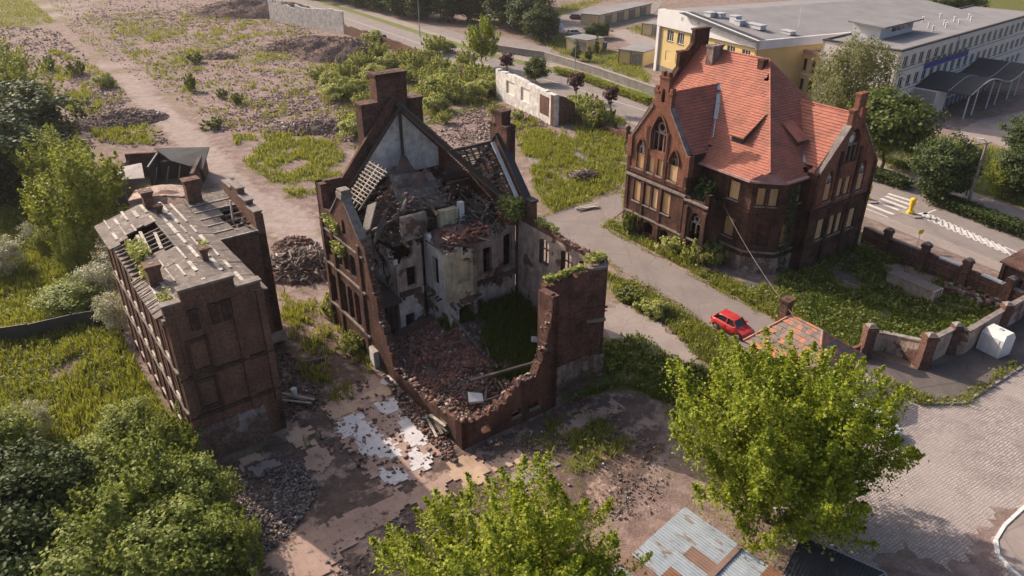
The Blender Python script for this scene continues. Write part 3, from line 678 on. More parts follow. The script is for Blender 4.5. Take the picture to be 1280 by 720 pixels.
for i, (m, z, pts) in enumerate([
        ('fl_white', .030, [(419, 528), (447, 518), (462, 532), (500, 560), (505, 572), (478, 574), (450, 560), (430, 545)]), ('fl_white', .034, [(500, 520), (512, 508), (530, 540), (534, 555), (515, 556), (497, 540)]),
        ('fl_white', .030, [(508, 570), (520, 560), (542, 572), (538, 583), (515, 584)]), ('fl_white', .028, [(474, 590), (500, 585), (512, 594), (490, 605), (478, 602)]),
        ('fl_white', .026, [(468, 506), (492, 498), (498, 508), (480, 520)]), ('fl_peach', .032, [(404, 511), (440, 495), (455, 512), (420, 527)]), ('fl_peach', .03, [(450, 493), (480, 482), (488, 490), (462, 505)]),
        ('fl_peach', .024, [(556, 580), (580, 570), (605, 585), (612, 605), (590, 612), (570, 600)]), ('fl_peach', .02, [(362, 540), (388, 532), (395, 552), (375, 562)]), ('fl_pink', .02, [(382, 566), (402, 556), (418, 578), (404, 592), (388, 586)]),
        ('fl_pink', .02, [(330, 700), (420, 645), (500, 610), (520, 625), (470, 665), (400, 720), (345, 722)]), ('fl_peach', .016, [(612, 580), (650, 560), (660, 572), (628, 592)]), ('fl_pink', .016, [(690, 540), (724, 515), (740, 520), (705, 550)]),
        ('fl_pink', .016, [(720, 518), (770, 500), (780, 508), (735, 530)]), ('fl_peach', .03, [(293, 580), (322, 562), (330, 574), (305, 588)]), ('fl_grey', .026, [(310, 588), (332, 574), (350, 580), (330, 596)]),
        ('fl_white', .022, [(470, 476), (520, 456), (524, 462), (476, 482)]), ('fl_grey', .016, [(640, 600), (690, 570), (700, 580), (660, 610)]), ('fl_pink', .014, [(520, 600), (560, 596), (570, 620), (540, 640), (515, 625)])]):
    structure(frag('floor_slab', pts, M[m], z + i * .0009, 40 + i))
structure(frag('bare_patch', [(748, 388), (772, 380), (800, 392), (835, 412), (872, 440), (862, 455), (830, 448), (790, 432), (756, 418)], M['paving'], .014, 71, tiles=False))
structure(frag('bare_patch', [(930, 345), (985, 362), (975, 378), (940, 372)], M['pavedark'], .012, 72, tiles=False))
structure(frag('bare_patch', [(1050, 318), (1075, 322), (1095, 345), (1075, 356), (1040, 340)], M['pavedark'], .012, 73, tiles=False))

# ================================================================== BRICK TENEMENT
def chimney(parent, x0, x1, y0, y1, z0, z1, mat, name='chimney', cap=.12, capm=None, steps=()):
    mb = MB(); mb.box(x0, x1, y0, y1, z0, z1 - .3); c = cap
    mb.box(x0 - c * .5, x1 + c * .5, y0 - c * .5, y1 + c * .5, z1 - .3, z1 - .16)
    mb.box(x0 - c, x1 + c, y0 - c, y1 + c, z1 - .16, z1)
    o = mb.build(name, mat, parent)
    f = MB(); nx = max(1, int((x1 - x0) / .5)); 
    for k in range(nx):
        xc = x0 + (x1 - x0) * (k + .5) / nx; f.box(xc - .12, xc + .12, (y0 + y1) / 2 - .12, (y0 + y1) / 2 + .12, z1, z1 + .03)
    f.build('flue', M['darkmetal'], o); return o

def build_tenement():
    t = thing('brick_tenement', 'narrow brown brick tenement with holed tar felt roof and chimneys', 'building', T_O, rad(T_A))
    rng = random.Random(4); bm = M['brick_t']
    # front gable wall with stepped parapet and blind windows
    A, B = (0, 0), (6., 0); m = MB()
    wall(m, A, B, .5, -.2, [(0, 11.95), (1.1, 11.95), (1.1, 12.7), (4.4, 12.7), (4.4, 11.9), (6., 11.9)])
    m.build('front_wall', bm, t)
    tr = MB()
    for d0, d1, z0, z1, o in ((-.08, 1.1, 11.95, 12.1, .10), (1.02, 4.48, 12.7, 12.86, .12), (4.4, 6.08, 11.9, 12.05, .10)): strip(tr, A, B, d0, d1, z0, z1, -.55, o)
    tr.build('parapet_coping', M['stone_trim'], t)
    for z in (6.6, 3.5):
        s = MB(); strip(s, A, B, -.06, 6.06, z, z + .18, 0, .16); strip(s, A, B, -.03, 6.03, z - .14, z, 0, .09); s.build('string_course', M['brick_dark'], t)
    p = MB()
    for d in (0, 3.95, 5.6): p = MB(); strip(p, A, B, d, d + .45, 2.6, 11.4, -.01, .15); p.build('pilaster', bm, t)
    for d0, d1, z0, z1 in ((.95, 1.95, 7.1, 9.1), (.95, 1.95, 4.2, 6.05)):      # blind windows: projecting frame round a recess
        f = MB()
        for q in ((d0 - .18, d0, z0 - .15, z1 + .25), (d1, d1 + .18, z0 - .15, z1 + .25), (d0, d1, z1, z1 + .25), (d0, d1, z0 - .15, z0)): strip(f, A, B, *q, 0, .14)
        strip(f, A, B, d0 - .25, d1 + .25, z0 - .27, z0 - .15, 0, .2); f.build('blind_window', M['brick_dark'], t)
    for d in (1.35, 2.6, 3.35):
        f = MB(); strip(f, A, B, d, d + .55, 9.9, 11.2, 0, .13); strip(f, A, B, d - .06, d + .61, 11.2, 11.35, 0, .2); f.build('corbel_panel', M['brick_dark'], t)
    b = MB(); b.prism([(-.05, -.42), (4.7, -.42), (4.7, 0), (-.05, 0)], -.2, 2.35); b.hexa([(-.05, -.42, 2.35), (4.7, -.42, 2.35), (4.7, 0, 2.35), (-.05, 0, 2.35)], [(-.05, -.1, 2.62), (4.7, -.1, 2.62), (4.7, 0, 2.62), (-.05, 0, 2.62)])
    b.build('plinth', M['plinth'], t)
    # long left wall, windows with pale sills
    A, B = (0, 17.8), (0, 0); ops = []; ds = [1.2 + 2.05 * k for k in range(8)]
    for d in ds:
        for z0, z1 in ((1.3, 3.1), (4.6, 6.4), (7.8, 9.6)): ops.append((d, d + 1.0, z0, z1, 's'))
    m = MB(); wall(m, A, B, .5, -.2, 11.1, ops); m.build('side_wall', bm, t)
    for d0, d1, z0, z1, k in ops:
        f = MB()
        strip(f, A, B, d0, d0 + .07, z0, z1 - .1, -.3, -.2); strip(f, A, B, d1 - .07, d1, z0, z1 - .1, -.3, -.2); strip(f, A, B, (d0 + d1) / 2 - .04, (d0 + d1) / 2 + .04, z0, z1 - .05, -.3, -.2); strip(f, A, B, d0, d1, z0, z0 + .07, -.3, -.2)
        w_ = f.build('window', M['wood'], t)
        s = MB(); strip(s, A, B, d0 - .05, d1 + .05, z0 - .1, z0, -.05, .12); s.build('sill', M['seam'], w_)
        g = MB(); strip(g, A, B, d0, d1, z0, z1, -.36, -.33); g.build('pane', M['glass'], w_)
    for k in range(9): p = MB(); strip(p, A, B, .25 + 2.05 * k - .1, .25 + 2.05 * k + .35, 0, 10.9, 0, .09); p.build('pilaster', bm, t)
    s = MB(); strip(s, A, B, 0, 17.8, 10.8, 11.1, 0, .18); strip(s, A, B, 0, 17.8, 7.1, 7.25, 0, .13); strip(s, A, B, 0, 17.8, 3.9, 4.05, 0, .13); s.build('cornice', M['stone_trim'], t)
    # right wall to the wing, wing walls, back wall
    m = MB(); wall(m, (6, 0), (6, 10.8), .5, -.2, 10.75, [(2.2, 3.2, 7.6, 9.4, 's'), (5.5, 6.5, 7.6, 9.4, 's'), (2.2, 3.2, 4.3, 6.1, 's'), (5.5, 6.5, 4.3, 6.1, 's')]); m.build('side_wall', bm, t)
    m = MB(); wall(m, (6, 10.8), (10.2, 10.8), .5, -.2, [(0, 10.6), (2.6, 10.6), (2.7, 10.45), (4.2, 10.3)]); m.build('wing_wall', bm, t)
    s = MB(); strip(s, (6, 10.8), (10.2, 10.8), .3, 4.5, .3, 1.3, 0, .06); s.build('plinth', M['plaster_p'], t)
    m = MB(); wall(m, (10.2, 10.8), (10.2, 18), .55, -.2, [(0, 12.1), (1.6, 12.1), (1.6, 12.5), (3.3, 12.5), (3.3, 13.), (5., 13.), (5., 12.6), (7.2, 12.6)]); m.build('fire_wall', bm, t)
    s = MB(); Af, Bf = (10.2, 10.8), (10.2, 18)
    for d0, d1, z in ((-.05, 1.6, 12.1), (1.6, 3.3, 12.5), (3.3, 5., 13.), (5., 7.25, 12.6)): strip(s, Af, Bf, d0, d1, z, z + .13, -.62, .08)
    s.build('parapet_coping', M['stone_trim'], t)
    for d in (0, 3.): p = MB(); strip(p, Af, Bf, d, d + .5, 0, 11.9, 0, .1); p.build('pilaster', bm, t)
    m = MB(); wall(m, (10.2, 17.95), (0, 17.8), .5, -.2, 11.2); m.build('back_wall', bm, t)
    # felt roof: strips between seams, with the hole over the left slope
    zr = lambda x: 12.15 - .27 * abs(x - 3.2)
    HX = (1.0, 3.1); HY = (8.8, 13.6)
    def panel(x0, x1, y0, y1, nm='roof_felt', mat='tar', dz=0.):
        r = MB(); n = max(1, int((y1 - y0) / 1.2))
        for k in range(n):
            a, b_ = y0 + (y1 - y0) * k / n, y0 + (y1 - y0) * (k + 1) / n; j = (rng.random() - .5) * .05
            slab(r, [(x0, a, zr(x0) + dz + j), (x1, a, zr(x1) + dz + j), (x1, b_, zr(x1) + dz + j), (x0, b_, zr(x0) + dz + j)], .12)
        return r.build(nm, M[mat], t)
    xs = [-.45, .35, 1.0, 1.7, 2.4, 3.1, 3.2, 3.9, 4.6, 5.3, 6.4]
    for i, (x0, x1) in enumerate(zip(xs[:-1], xs[1:])):
        lo = .5 if i else .5
        if x1 <= 3.11 and x0 >= .99:
            panel(x0, x1, lo, HY[0] - rng.random() * .8); panel(x0, x1, HY[1] + rng.random() * .8 - .3, 18.1)
        elif x0 < .99: panel(x0, x1, lo, 6.2 - i * .4 + rng.random()); panel(x0, x1, 12.4 + rng.random() * .8, 18.1)
        else: panel(x0, x1, lo if x0 < 5 else -.1, 18.1)
    for x in xs[1:-1]:
        if x == 3.2: continue
        for k in range(7):
            y = .7 + k * 2.5 + rng.random() * .5; y1 = y + 1.2 + rng.random() * 1.2
            if x < 3.15 and y1 > 8 and y < 13.6: continue
            if rng.random() < .12: continue
            wd = .04 + rng.random() * .10; s = MB(); s.hexa([(x - wd, y, zr(x) + .01), (x + wd, y, zr(x) + .01), (x + wd, y1, zr(x) + .01), (x - wd, y1, zr(x) + .01)], [(x - wd, y, zr(x) + .06), (x + wd, y, zr(x) + .06), (x + wd, y1, zr(x) + .06), (x - wd, y1, zr(x) + .06)]); s.build('roof_seam', M['seam'], t)
    for k in range(9):                                             # exposed rafters
        y = 6.6 + k * .75 + rng.random() * .2; x1 = 3.1 if 8.3 < y < 13.7 else 1.0
        s = MB(); s.bar((-.2, y, zr(-.2) - .15), (x1 + .2, y, zr(x1 + .2) - .16), .13, .18); s.build('rafter', M['wood'], t)
    for x, y0, y1 in ((1.25, 8.4, 13.), (1.55, 9., 13.3), (2.3, 8.9, 12.)):
        s = MB(); s.bar((x, y0, zr(x) + .02), (x + .35, y1, zr(x) + .06), .22, .05); s.build('plank', M['woodpale'], t)
    for k in range(12):
        y = 1.2 + k * .45 + rng.random() * .3; s = MB(); s.bar((-.45, y, zr(-.45) + .02), (.5 + rng.random() * .4, y + .3, zr(.5) + .05), .1, .04); s.build('plank', M['woodpale'] if k % 2 else M['wood'], t)
    r = MB(); r.box(.5, 5.5, .6, 17.2, 9.3, 9.5); r.build('attic_floor', M['wooddark'], t)
    # wing roof, monopitch towards the yard, torn at its end
    zw = lambda y: 10.75 + (y - 10.8) * .14
    ys = [10.55, 11.7, 12.9, 14.1, 15.3, 16.5, 18.15]
    for i, (y0, y1) in enumerate(zip(ys[:-1], ys[1:])):
        x1 = [9.7, 8.2, 7.9, 8.3, 9.65, 9.65][i]; r = MB(); slab(r, [(6.35, y0, zw(y0)), (x1, y0, zw(y0)), (x1 + (rng.random() - .5) * .3, y1, zw(y1)), (6.35, y1, zw(y1))], .14); r.build('roof_felt', M['tar'], t)
        s = MB(); s.bar((6.4, y0 + .03, zw(y0) + .04), (x1 - .1, y0 + .03, zw(y0) + .04), .1, .05); s.build('roof_seam', M['seam'], t)
    for k in range(6):
        y = 11.5 + k * .9; s = MB(); s.bar((6.4, y, zw(y) - .2), (9.65, y, zw(y) - .2), .12, .16); s.build('rafter', M['wood'], t)
    s = MB(); s.bar((8.6, 13.2, 10.4), (8.75, 13.3, 12.6), .22, .12); s.build('plank', M['woodpale'], t)
    r = MB(); r.box(6.4, 9.6, 11.4, 17.4, 9.1, 9.3); r.build('attic_floor', M['wooddark'], t)
    nr = np.random.default_rng(5); n = 160; P = np.stack([8. + nr.random(n) * 1.6, 11.4 + nr.random(n) * 4.6, 9.6 + nr.random(n) * 1.1], 1)
    o = boxes('roof_debris', P, .45, M['rub_wood'], nr, t, aniso=(1.6, .25, .2)); o['kind'] = 'stuff'
    for n_, x0, x1, y0, y1 in ((420, .4, 1.6, 8.6, 11.4), (160, .2, .9, 5.4, 7.), (120, .2, 1., 1., 2.4), (60, 4.6, 5.2, 7.6, 8.2)):
        P = np.stack([x0 + nr.random(n_) * (x1 - x0), y0 + nr.random(n_) * (y1 - y0), 11.3 + nr.random(n_) * .9], 1); o = leaves('roof_weeds', P, np.tile([0, 0, 1.], (n_, 1)), .13, M['leaf_bush'], nr, t); o['kind'] = 'stuff'
    chimney(t, 6.5, 7.6, 17.0, 17.8, 11., 13.6, bm); chimney(t, 3.2, 3.9, 16.6, 17.3, 11.8, 13.5, bm); chimney(t, 3.7, 4.1, 15.3, 15.7, 11.7, 12.7, bm)
    chimney(t, .35, 1.15, 4.3, 5.1, 11., 12.9, bm); chimney(t, 4.0, 4.4, 5.1, 5.5, 11.6, 12.8, bm)
    return t
def thing_part(parent, name, loc=(0, 0, 0), rz=0.):
    o = bpy.data.objects.new(name, None); COL.objects.link(o); o.parent = parent; o.location = loc; o.rotation_euler = (0, 0, rz); o.empty_display_size = .1; return o
tenement = build_tenement()

# ================================================================== ROOFLESS RUIN
def build_ruin():
    t = thing('ruined_house', 'roofless collapsed brick house with charred rafters and open rooms', 'ruin', R_O, rad(R_A))
    rr = random.Random(11); bm = M['brick_r']; N = len
    heads = []
    # left facade: full height at the back, torn down to a stump towards the front corner
    A, B = (0, 21.5), (0, 0); Y = lambda y: 21.5 - y
    top = [(0, 13.2), (1.1, 13.2), (1.1, 11.2), (2.6, 11.3), (Y(16.9), 13.3), (Y(16.1), 13.3), (Y(13.7), 10.7), (Y(13.1), 10.4)]
    top += ragged(Y(13.0), 9.8, Y(11.7), 5.4, rr, .3, .25)[0:] + ragged(Y(11.6), 5.0, Y(10.), 1.9, rr, .3, .25) + ragged(Y(9.9), 1.3, Y(3.7), 1.5, rr, .45, .18) + ragged(Y(3.6), 1.7, Y(0.), 2.3, rr, .4, .15)
    top.sort(key=lambda p: p[0]); ops = []
    for y in (15.1, 16.4, 17.7): ops += [(Y(y + .95), Y(y), 2.35, 5.4, 's'), (Y(y + .95), Y(y), 6.9, 8.8, 's')]
    ops += [(Y(20.6), Y(19.7), 2.6, 5.2, 's'), (Y(20.6), Y(19.7), 7., 8.8, 's'), (Y(16.9), Y(16.3), 10.2, 11.5, 'p')]
    m = MB(); wall(m, A, B, .55, -.3, top, ops); m.build('left_wall', bm, t); heads.append((A, B, [p for p in top if p[0] > Y(13.2)], .55))
    for z, o, h in ((6.15, .14, .18), (2.15, .16, .2), (9.3, .1, .14)):
        s = MB(); strip(s, A, B, 0, Y(13.5), z, z + h, 0, o); s.build('string_course', M['stone_trim'], t)
    for y in (14.0, 18.85, 20.8): p = MB(); strip(p, A, B, Y(y + .45), Y(y), -.1, 10.2, 0, .14); p.build('pilaster', bm, t)
    for y in (15.1, 16.4, 17.7):
        for z0, z1 in ((2.35, 5.3), (6.9, 8.7)):
            f = MB(); d0, d1 = Y(y + .95), Y(y); strip(f, A, B, d0, d0 + .08, z0, z1, -.35, -.25); strip(f, A, B, d1 - .08, d1, z0, z1, -.35, -.25); strip(f, A, B, (d0 + d1) / 2 - .04, (d0 + d1) / 2 + .04, z0, z1, -.35, -.25); strip(f, A, B, d0, d1, z0 + .6 * (z1 - z0), z0 + .6 * (z1 - z0) + .08, -.35, -.25); f.build('window_frame', M['wooddark'], t)
    s = MB(); strip_s(s, A, B, Y(16.1), Y(13.7), 13.3, 10.72, .16, -.62, .1); strip_s(s, A, B, 2.6, Y(16.9), 11.3, 13.3, .16, -.62, .1); s.build('gable_coping', M['stone_trim'], t)
    s = MB(); s.box(-.15, .75, 16., 17., 13.3, 13.75); s.box(-.08, .68, 16.08, 16.92, 13.75, 14.); s.build('gable_cap', M['stone_trim'], t)
    # back gable with triple chimney stack, plastered inside
    A, B = (14., 21.5), (0, 21.5); X = lambda x: 14. - x
    top = [(X(14), 11.6), (X(7.7), 18.5), (X(2.1), 12.1), (X(2.1), 13.2), (X(0), 13.2)]
    m = MB(); wall(m, A, B, .45, -.3, top); m.build('back_wall', bm, t)
    m = MB(); m.hexa([(4.3, 20.98, 12.4), (11.4, 20.98, 12.4), (11.4, 21.04, 12.4), (4.3, 21.04, 12.4)], [(4.3, 20.98, 14.), (11.4, 20.98, 14.), (11.4, 21.04, 14.), (4.3, 21.04, 14.)])
    m.hexa([(4.3, 20.98, 14.), (11.4, 20.98, 14.), (11.4, 21.04, 14.), (4.3, 21.04, 14.)], [(7.3, 20.98, 17.5), (8.1, 20.98, 17.5), (8.1, 21.04, 17.5), (7.3, 21.04, 17.5)]); m.build('gable_plaster', M['plaster_clean'], t)
    for x0, x1, z1 in ((4.7, 6.2, 18.7), (6.2, 9.0, 20.9), (9.0, 10.4, 18.6)): chimney(t, x0 + .01, x1 - .01, 21.52, 22.7, 0, z1, bm, cap=.1)
    cop = MB(); cop.hexa([(1.7, 20.85, 11.75), (2.3, 20.85, 11.75), (2.3, 21.75, 11.75), (1.7, 21.75, 11.75)], [(1.5, 20.85, 12.3), (2.1, 20.85, 12.3), (2.1, 21.75, 12.3), (1.5, 21.75, 12.3)])
    cop.bar((1.7, 21.25, 11.95), (7.6, 21.25, 18.75), .75, .32, up=(0, 1, 0)); cop.build('gable_coping', bm, t)
    for x in (6.2,):
        s = MB(); s.bar((7.75, 20.7, 13.6), (7.75, 20.7, 17.9), .2); s.build('king_post', M['wooddark'], t)
    s = MB(); s.bar((7.75, 20.6, 18.2), (2.3, 20.5, 12.1), .16, .2); s.build('rafter', M['wooddark'], t)
    s = MB(); s.bar((7.75, 20.5, 18.2), (13.9, 20.5, 12.), .16, .2); s.build('rafter', M['wooddark'], t)
    # charred hip rafter and common rafters of the right slope
    s = MB(); s.bar((7.75, 21., 18.5), (13.4, 12.7, 11.0), .28, .34); s.build('hip_rafter', M['wooddark'], t)
    s = MB(); s.bar((7.9, 20.9, 18.0), (12.9, 13.4, 11.3), .12, .16); s.build('rafter', M['wood'], t)
    for k in range(4):
        f = .2 + k * .18; a = (7.75 + 5.65 * f, 21 - 8.3 * f, 18.4 - 7.4 * f); s = MB(); s.bar(a, (13.9, a[1], a[2] - (13.9 - a[0]) * 1.0), .12, .16); s.build('rafter', M['wooddark'], t)
    # cross wing on the right: ridge, laths, rafters, gable with stepped chimney
    zf = lambda y: 11.3 + (y - 12.2) * 1.06
    for k in range(15):
        y = 12.35 + k * .255; f = (y - 12.2) / 3.8; x0 = 13.35 - 3.5 * f; 
        s = MB(); s.bar((x0, y, zf(y)), (14.25, y - .02, zf(y) + .03), .1, .07); s.build('roof_lath', M['wood'] if rr.random() < .5 else M['wooddark'], t)
    for k in range(7):
        x = 10.4 + k * .62; y0 = 16. - (x - 9.85) / 3.5 * 3.8; y0 = max(y0, 12.2); s = MB(); s.bar((x, y0, zf(y0) - .14), (x, 16., zf(16) - .14), .11, .16); s.build('rafter', M['wooddark'], t)
    s = MB(); s.bar((9.6, 16, zf(16) - .02), (14.3, 16, zf(16) + .05), .2, .22); s.build('ridge_beam', M['wooddark'], t)
    for k in range(12):
        y = 16.2 + k * .36; s = MB(); s.bar((10.3 + k * .05, y, zf(16) - (y - 16) * 1.0), (14.2, y, zf(16) - (y - 16) * 1.0), .1, .06); s.build('roof_lath', M['wooddark'], t)
    A, B = (14.3, 1.6), (14.3, 21.5); Yb = lambda y: y - 1.6
    m = MB(); top = ragged(0, 9.9, Yb(4.3), 9.7, rr, .4, .12) + ragged(Yb(4.4), 9.65, Yb(10.3), 9.9, rr, .4, .13) + [(Yb(10.35), 11.6), (Yb(11.2), 11.6), (Yb(15.4), 16.1), (Yb(19.6), 11.6), (Yb(21.5), 11.6)]
    ops = [(Yb(y), Yb(y + 1.3), 6.7, 9., 's') for y in (3.0, 5.2, 8.0)] + [(Yb(y), Yb(y + .95), 2.6, 5.2, 's') for y in (5.2, 8.)] + [(Yb(y), Yb(y + 1.), z0, z0 + 2., 's') for y in (12.6, 16.2, 18.6) for z0 in (2.6, 7.)] + [(Yb(14.9), Yb(15.9), 11., 13.4, 'p')]
    wall(m, A, B, .5, -.3, top, ops); m.build('right_wall', bm, t); heads.append((A, B, [p for p in top if p[0] < Yb(10.3)], .5))
    m = MB(); wall(m, (13.79, 12.2), (13.79, 2.1), .02, .3, [(0, 9.6), (10.1, 9.4)], [(12.2 - b, 12.2 - a, z0, z1, 's') for a, b, z0, z1 in ((3.0, 4.3, 6.7, 9.), (5.2, 6.5, 6.7, 9.), (8., 9.3, 6.7, 9.), (5.2, 6.15, 2.6, 5.2), (8., 8.95, 2.6, 5.2))]); m.build('right_wall_plaster', M['plaster_p'], t)
    for y in (5.2, 8.0):
        f = MB()
        for q in ((14.0, 14.1, y, y + .08, 6.7, 8.9), (14.0, 14.1, y + 1.22, y + 1.3, 6.7, 8.9), (14.0, 14.1, y + .61, y + .69, 6.7, 8.9), (14., 14.1, y, y + 1.3, 8., 8.08)): f.box(*q)
        f.build('window_frame', M['wooddark'], t)
    s = MB(); strip_s(s, A, B, Yb(11.2), Yb(15.4), 11.6, 16.1, .15, -.6, .08); strip_s(s, A, B, Yb(15.4), Yb(19.6), 16.1, 11.6, .15, -.6, .08); strip(s, A, B, Yb(10.3), Yb(11.2), 11.6, 11.8, -.6, .12); s.build('gable_coping', M['roofdark'], t)
    s = MB(); s.bar((13.5, 11.7, 11.35), (13.5, 15.5, 15.5), .34, .1); s.build('verge_board', M['white'], t)
    for x0, x1, y0, y1, z1 in ((14.02, 14.9, 14.9, 15.9, 18.1), (14.02, 14.9, 14.2, 14.88, 17.), (14.02, 14.9, 15.92, 16.6, 17.)): chimney(t, x0, x1, y0, y1, 11, z1, bm, 'gable_pinnacle', .07)
    # front wall: low and torn, rising to the surviving corner
    A, B = (0, 0), (8.3, 0); m = MB()
    top = ragged(0, 2.1, 3.0, 1.9, rr, .25, .28) + ragged(3.1, 2.2, 4.2, 2.8, rr, .22, .25) + ragged(4.3, 3.0, 6.5, 3.6, rr, .22, .3) + ragged(6.55, 3.9, 7.1, 5.4, rr, .12, .3) + ragged(7.12, 5.6, 7.6, 7.4, rr, .12, .3) + ragged(7.62, 7.8, 7.95, 9.2, rr, .1, .25) + [(8.0, 9.45), (8.3, 9.5)]
    wall(m, A, B, .75, -.3, top, [(1.6, 2.4, .5, 1.2, 's'), (4.2, 5.0, .85, 1.35, 'r'), (5.8, 6.6, .85, 1.35, 'r')]); m.build('front_wall', bm, t); heads.append((A, B, top, .75))
    for d in (4.15, 5.75):
        s = MB(); strip(s, A, B, d, d + .9, .68, .85, -.2, .16); s.build('window_sill', M['stone_trim'], t)
    m = MB(); wall(m, (8.3, 0), (8.3, 1.6), .6, -.3, [(0, 9.5), (1.6, 9.4)]); m.build('front_wall', bm, t)
    A, B = (8.3, 1.6), (12.4, 1.6); m = MB(); wall(m, A, B, .6, -.3, ragged(0, 9.4, 4.1, 9.5, rr, .3, .14)); m.build('front_wall', bm, t)
    A2, B2 = (12.4, 1.6), (13.5, 1.1)
    m = MB(); wall(m, A2, B2, .5, -.3, 9.55); wall(m, B2, (14.1, 1.7), .5, -.3, 9.55); wall(m, (14.32, 1.7), (14.32, 3.0), .5, -.3, 9.5); m.build('corner_pier', bm, t)
    c = MB(); c.prism([(12.25, 1.5), (13.55, .92), (14.25, 1.6), (14.45, 3.1), (14.05, 3.1), (13.85, 1.95), (13.4, 1.45), (12.35, 1.95)], 9.56, 9.74); c.build('pier_coping', M['stone_trim'], t)
    for AA, BB, L in ((A, B, 4.1), (A2, B2, 1.6)):
        s = MB(); strip(s, AA, BB, 0, L, 6.2, 6.38, 0, .1); strip(s, AA, BB, 0, L, 5.9, 5.98, 0, .06); s.build('string_course', bm, t)
        s = MB(); strip(s, AA, BB, 0, L, -.2, 2.0, 0, .07); s.build('plinth', M['plinth'], t)
    s = MB(); strip(s, A2, B2, 0, 1.5, 5.1, 5.35, 0, .16); s.build('corner_ledge', M['stone_trim'], t)
    # inner walls still standing
    def iw(name, A, B, th, base, top, ops, mat): m = MB(); wall(m, A, B, th, base, top, ops); heads.append((A, B, top, th)) if isinstance(top, list) else None; return m.build(name, M[mat], t)
    def iw2(A, B, th, top, ops, lo, hi, zs=4.55):                   # a room wall: ground floor and upper floor decorated differently, floor edge torn off between
        L = math.dist(A, B); hit = [o for o in ops if o[2] < zs < o[3]]
        iw('inner_wall', A, B, th, -.2, zs, [o for o in ops if o[2] < zs], lo); m = MB(); wall(m, A, B, th, zs, top, [o for o in ops if o[2] >= zs]); m.build('upper_inner_wall', M[hi], t); heads.append((A, B, top, th))
        d = .1
        while d < L - .4:
            w_ = .3 + rr.random() * .9; o_ = .06 + rr.random() * .45
            if rr.random() < .75: s = MB(); strip(s, A, B, d, min(d + w_, L - .05), zs - .22 - rr.random() * .08, zs + .02 + rr.random() * .06, -.02, o_); s.build('floor_edge', M['rub_heap'] if rr.random() < .6 else M['wooddark'], t)
            d += w_ + .02
        for k in range(int(L / .55)):
            if rr.random() < .6: q0 = along(A, B, .3 + k * .55, zs - .3, -.05); q1 = along(A, B, .3 + k * .55, zs - .3 - rr.random() * .15, .25 + rr.random() * .5); s = MB(); s.bar(q0, q1, .13, .16); s.build('joist_stub', M['wooddark'], t)
    iw2((5.9, 11.), (8.7, 11.), .4, ragged(0, 8.9, 2.8, 8.5, rr, .25, .3), [(1.0, 2.2, 6.0, 8.2, 's'), (.95, 2.45, .2, 3.9, 's')], 'plaster_w', 'plaster_y')
    iw2((5.9, 14.6), (5.9, 11.4), .35, ragged(0, 9.5, 3.2, 8.6, rr, .25, .3), [(1.2, 2.2, 5.4, 8.0, 'r')], 'plaster_w', 'plaster_w', 4.8)
    iw2((3.1, 14.3), (5.5, 14.3), .35, ragged(0, 7.2, 2.4, 9.0, rr, .25, .4), [(.5, 1.4, .2, 2.7, 'r'), (.9, 1.8, 5.2, 7.0, 'r')], 'plaster_w', 'plaster_p', 4.9)
    iw2((3.1, 20.5), (3.1, 14.65), .35, ragged(0, 9.2, 5.8, 7.6, rr, .3, .35), [(1., 2., .2, 3.2, 'r'), (3., 4., 5.3, 7.5, 'r')], 'plaster_p', 'plaster_w')
    iw2((8.9, 12.6), (13.75, 12.6), .4, ragged(0, 8.7, 4.8, 9.3, rr, .3, .35), [(3.6, 4.5, 5.2, 8.3, 's'), (.5, 1.4, .2, 2.9, 'r'), (1.5, 2.4, 5.2, 7.6, 'r')], 'plaster_w', 'plaster_p', 4.7)
    iw2((8.7, 11.), (8.7, 12.6), .35, ragged(0, 8.5, 1.6, 8.9, rr, .25, .3), [], 'plaster_p', 'plaster_p')
    iw('back_room_wall', (.6, 18.3), (3.05, 18.3), .35, -.2, ragged(0, 8.6, 2.4, 9.0, rr, .4, .2), [(.9, 1.8, .2, 3.0, 'r'), (1.3, 2.1, 5.2, 6.9, 'r')], 'plaster_w')
    iw('window_niche', (6.65, 11.42), (8.45, 11.42), .1, 4.5, 8.6, [], 'plaster_y')
    # floors: first floor remnants and the attic deck with debris
    s = MB(); s.box(.6, 3.05, 13.6, 18.2, 4.4, 4.7); s.build('floor_remnant', M['wooddark'], t)
    s = MB(); s.box(6.3, 8.4, 11.45, 14., 4.3, 4.6); s.build('floor_remnant', M['wooddark'], t)
    deck = MB(); deck.prism([(3.2, 14.8), (6.3, 14.8), (6.3, 11.5), (9.1, 11.5), (9.1, 13.1), (13.7, 13.1), (13.7, 20.9), (3.2, 20.9)], 8.9, 9.15); deck.build('attic_floor', M['wooddark'], t)
    nr = np.random.default_rng(8)
    def heap(name, cx, cy, rx, ry, z0, h, mat, seed, n=18):
        xs = np.linspace(-1, 1, n); XX, YY = np.meshgrid(xs, xs); q = np.clip(1 - (XX**2 + YY**2), 0, 1); ZZ = h * q**.8 * (.45 + 1.1 * fbm(XX * 3 + seed, YY * 3, 1.3, seed)); wx = cx + XX * rx; wy = cy + YY * ry
        V = np.stack([wx, wy, z0 - .1 + ZZ], 2).reshape(-1, 3); i = (np.arange(n - 1)[:, None] * n + np.arange(n - 1)[None]).ravel(); return fast(name, V, np.stack([i, i + 1, i + n + 1, i + n], 1), mat, t)
    HEAPS = []
    def fill(x, y):                                                # ground-floor level buried in rubble, falling towards the front corner
        return np.clip((y - 2.5) / 8.5, 0, 1) ** 1.1 * 2.1 * np.clip(.55 + x / 14., .5, 1.) + (fbm(x, y, .7, 61) - .5) * .5
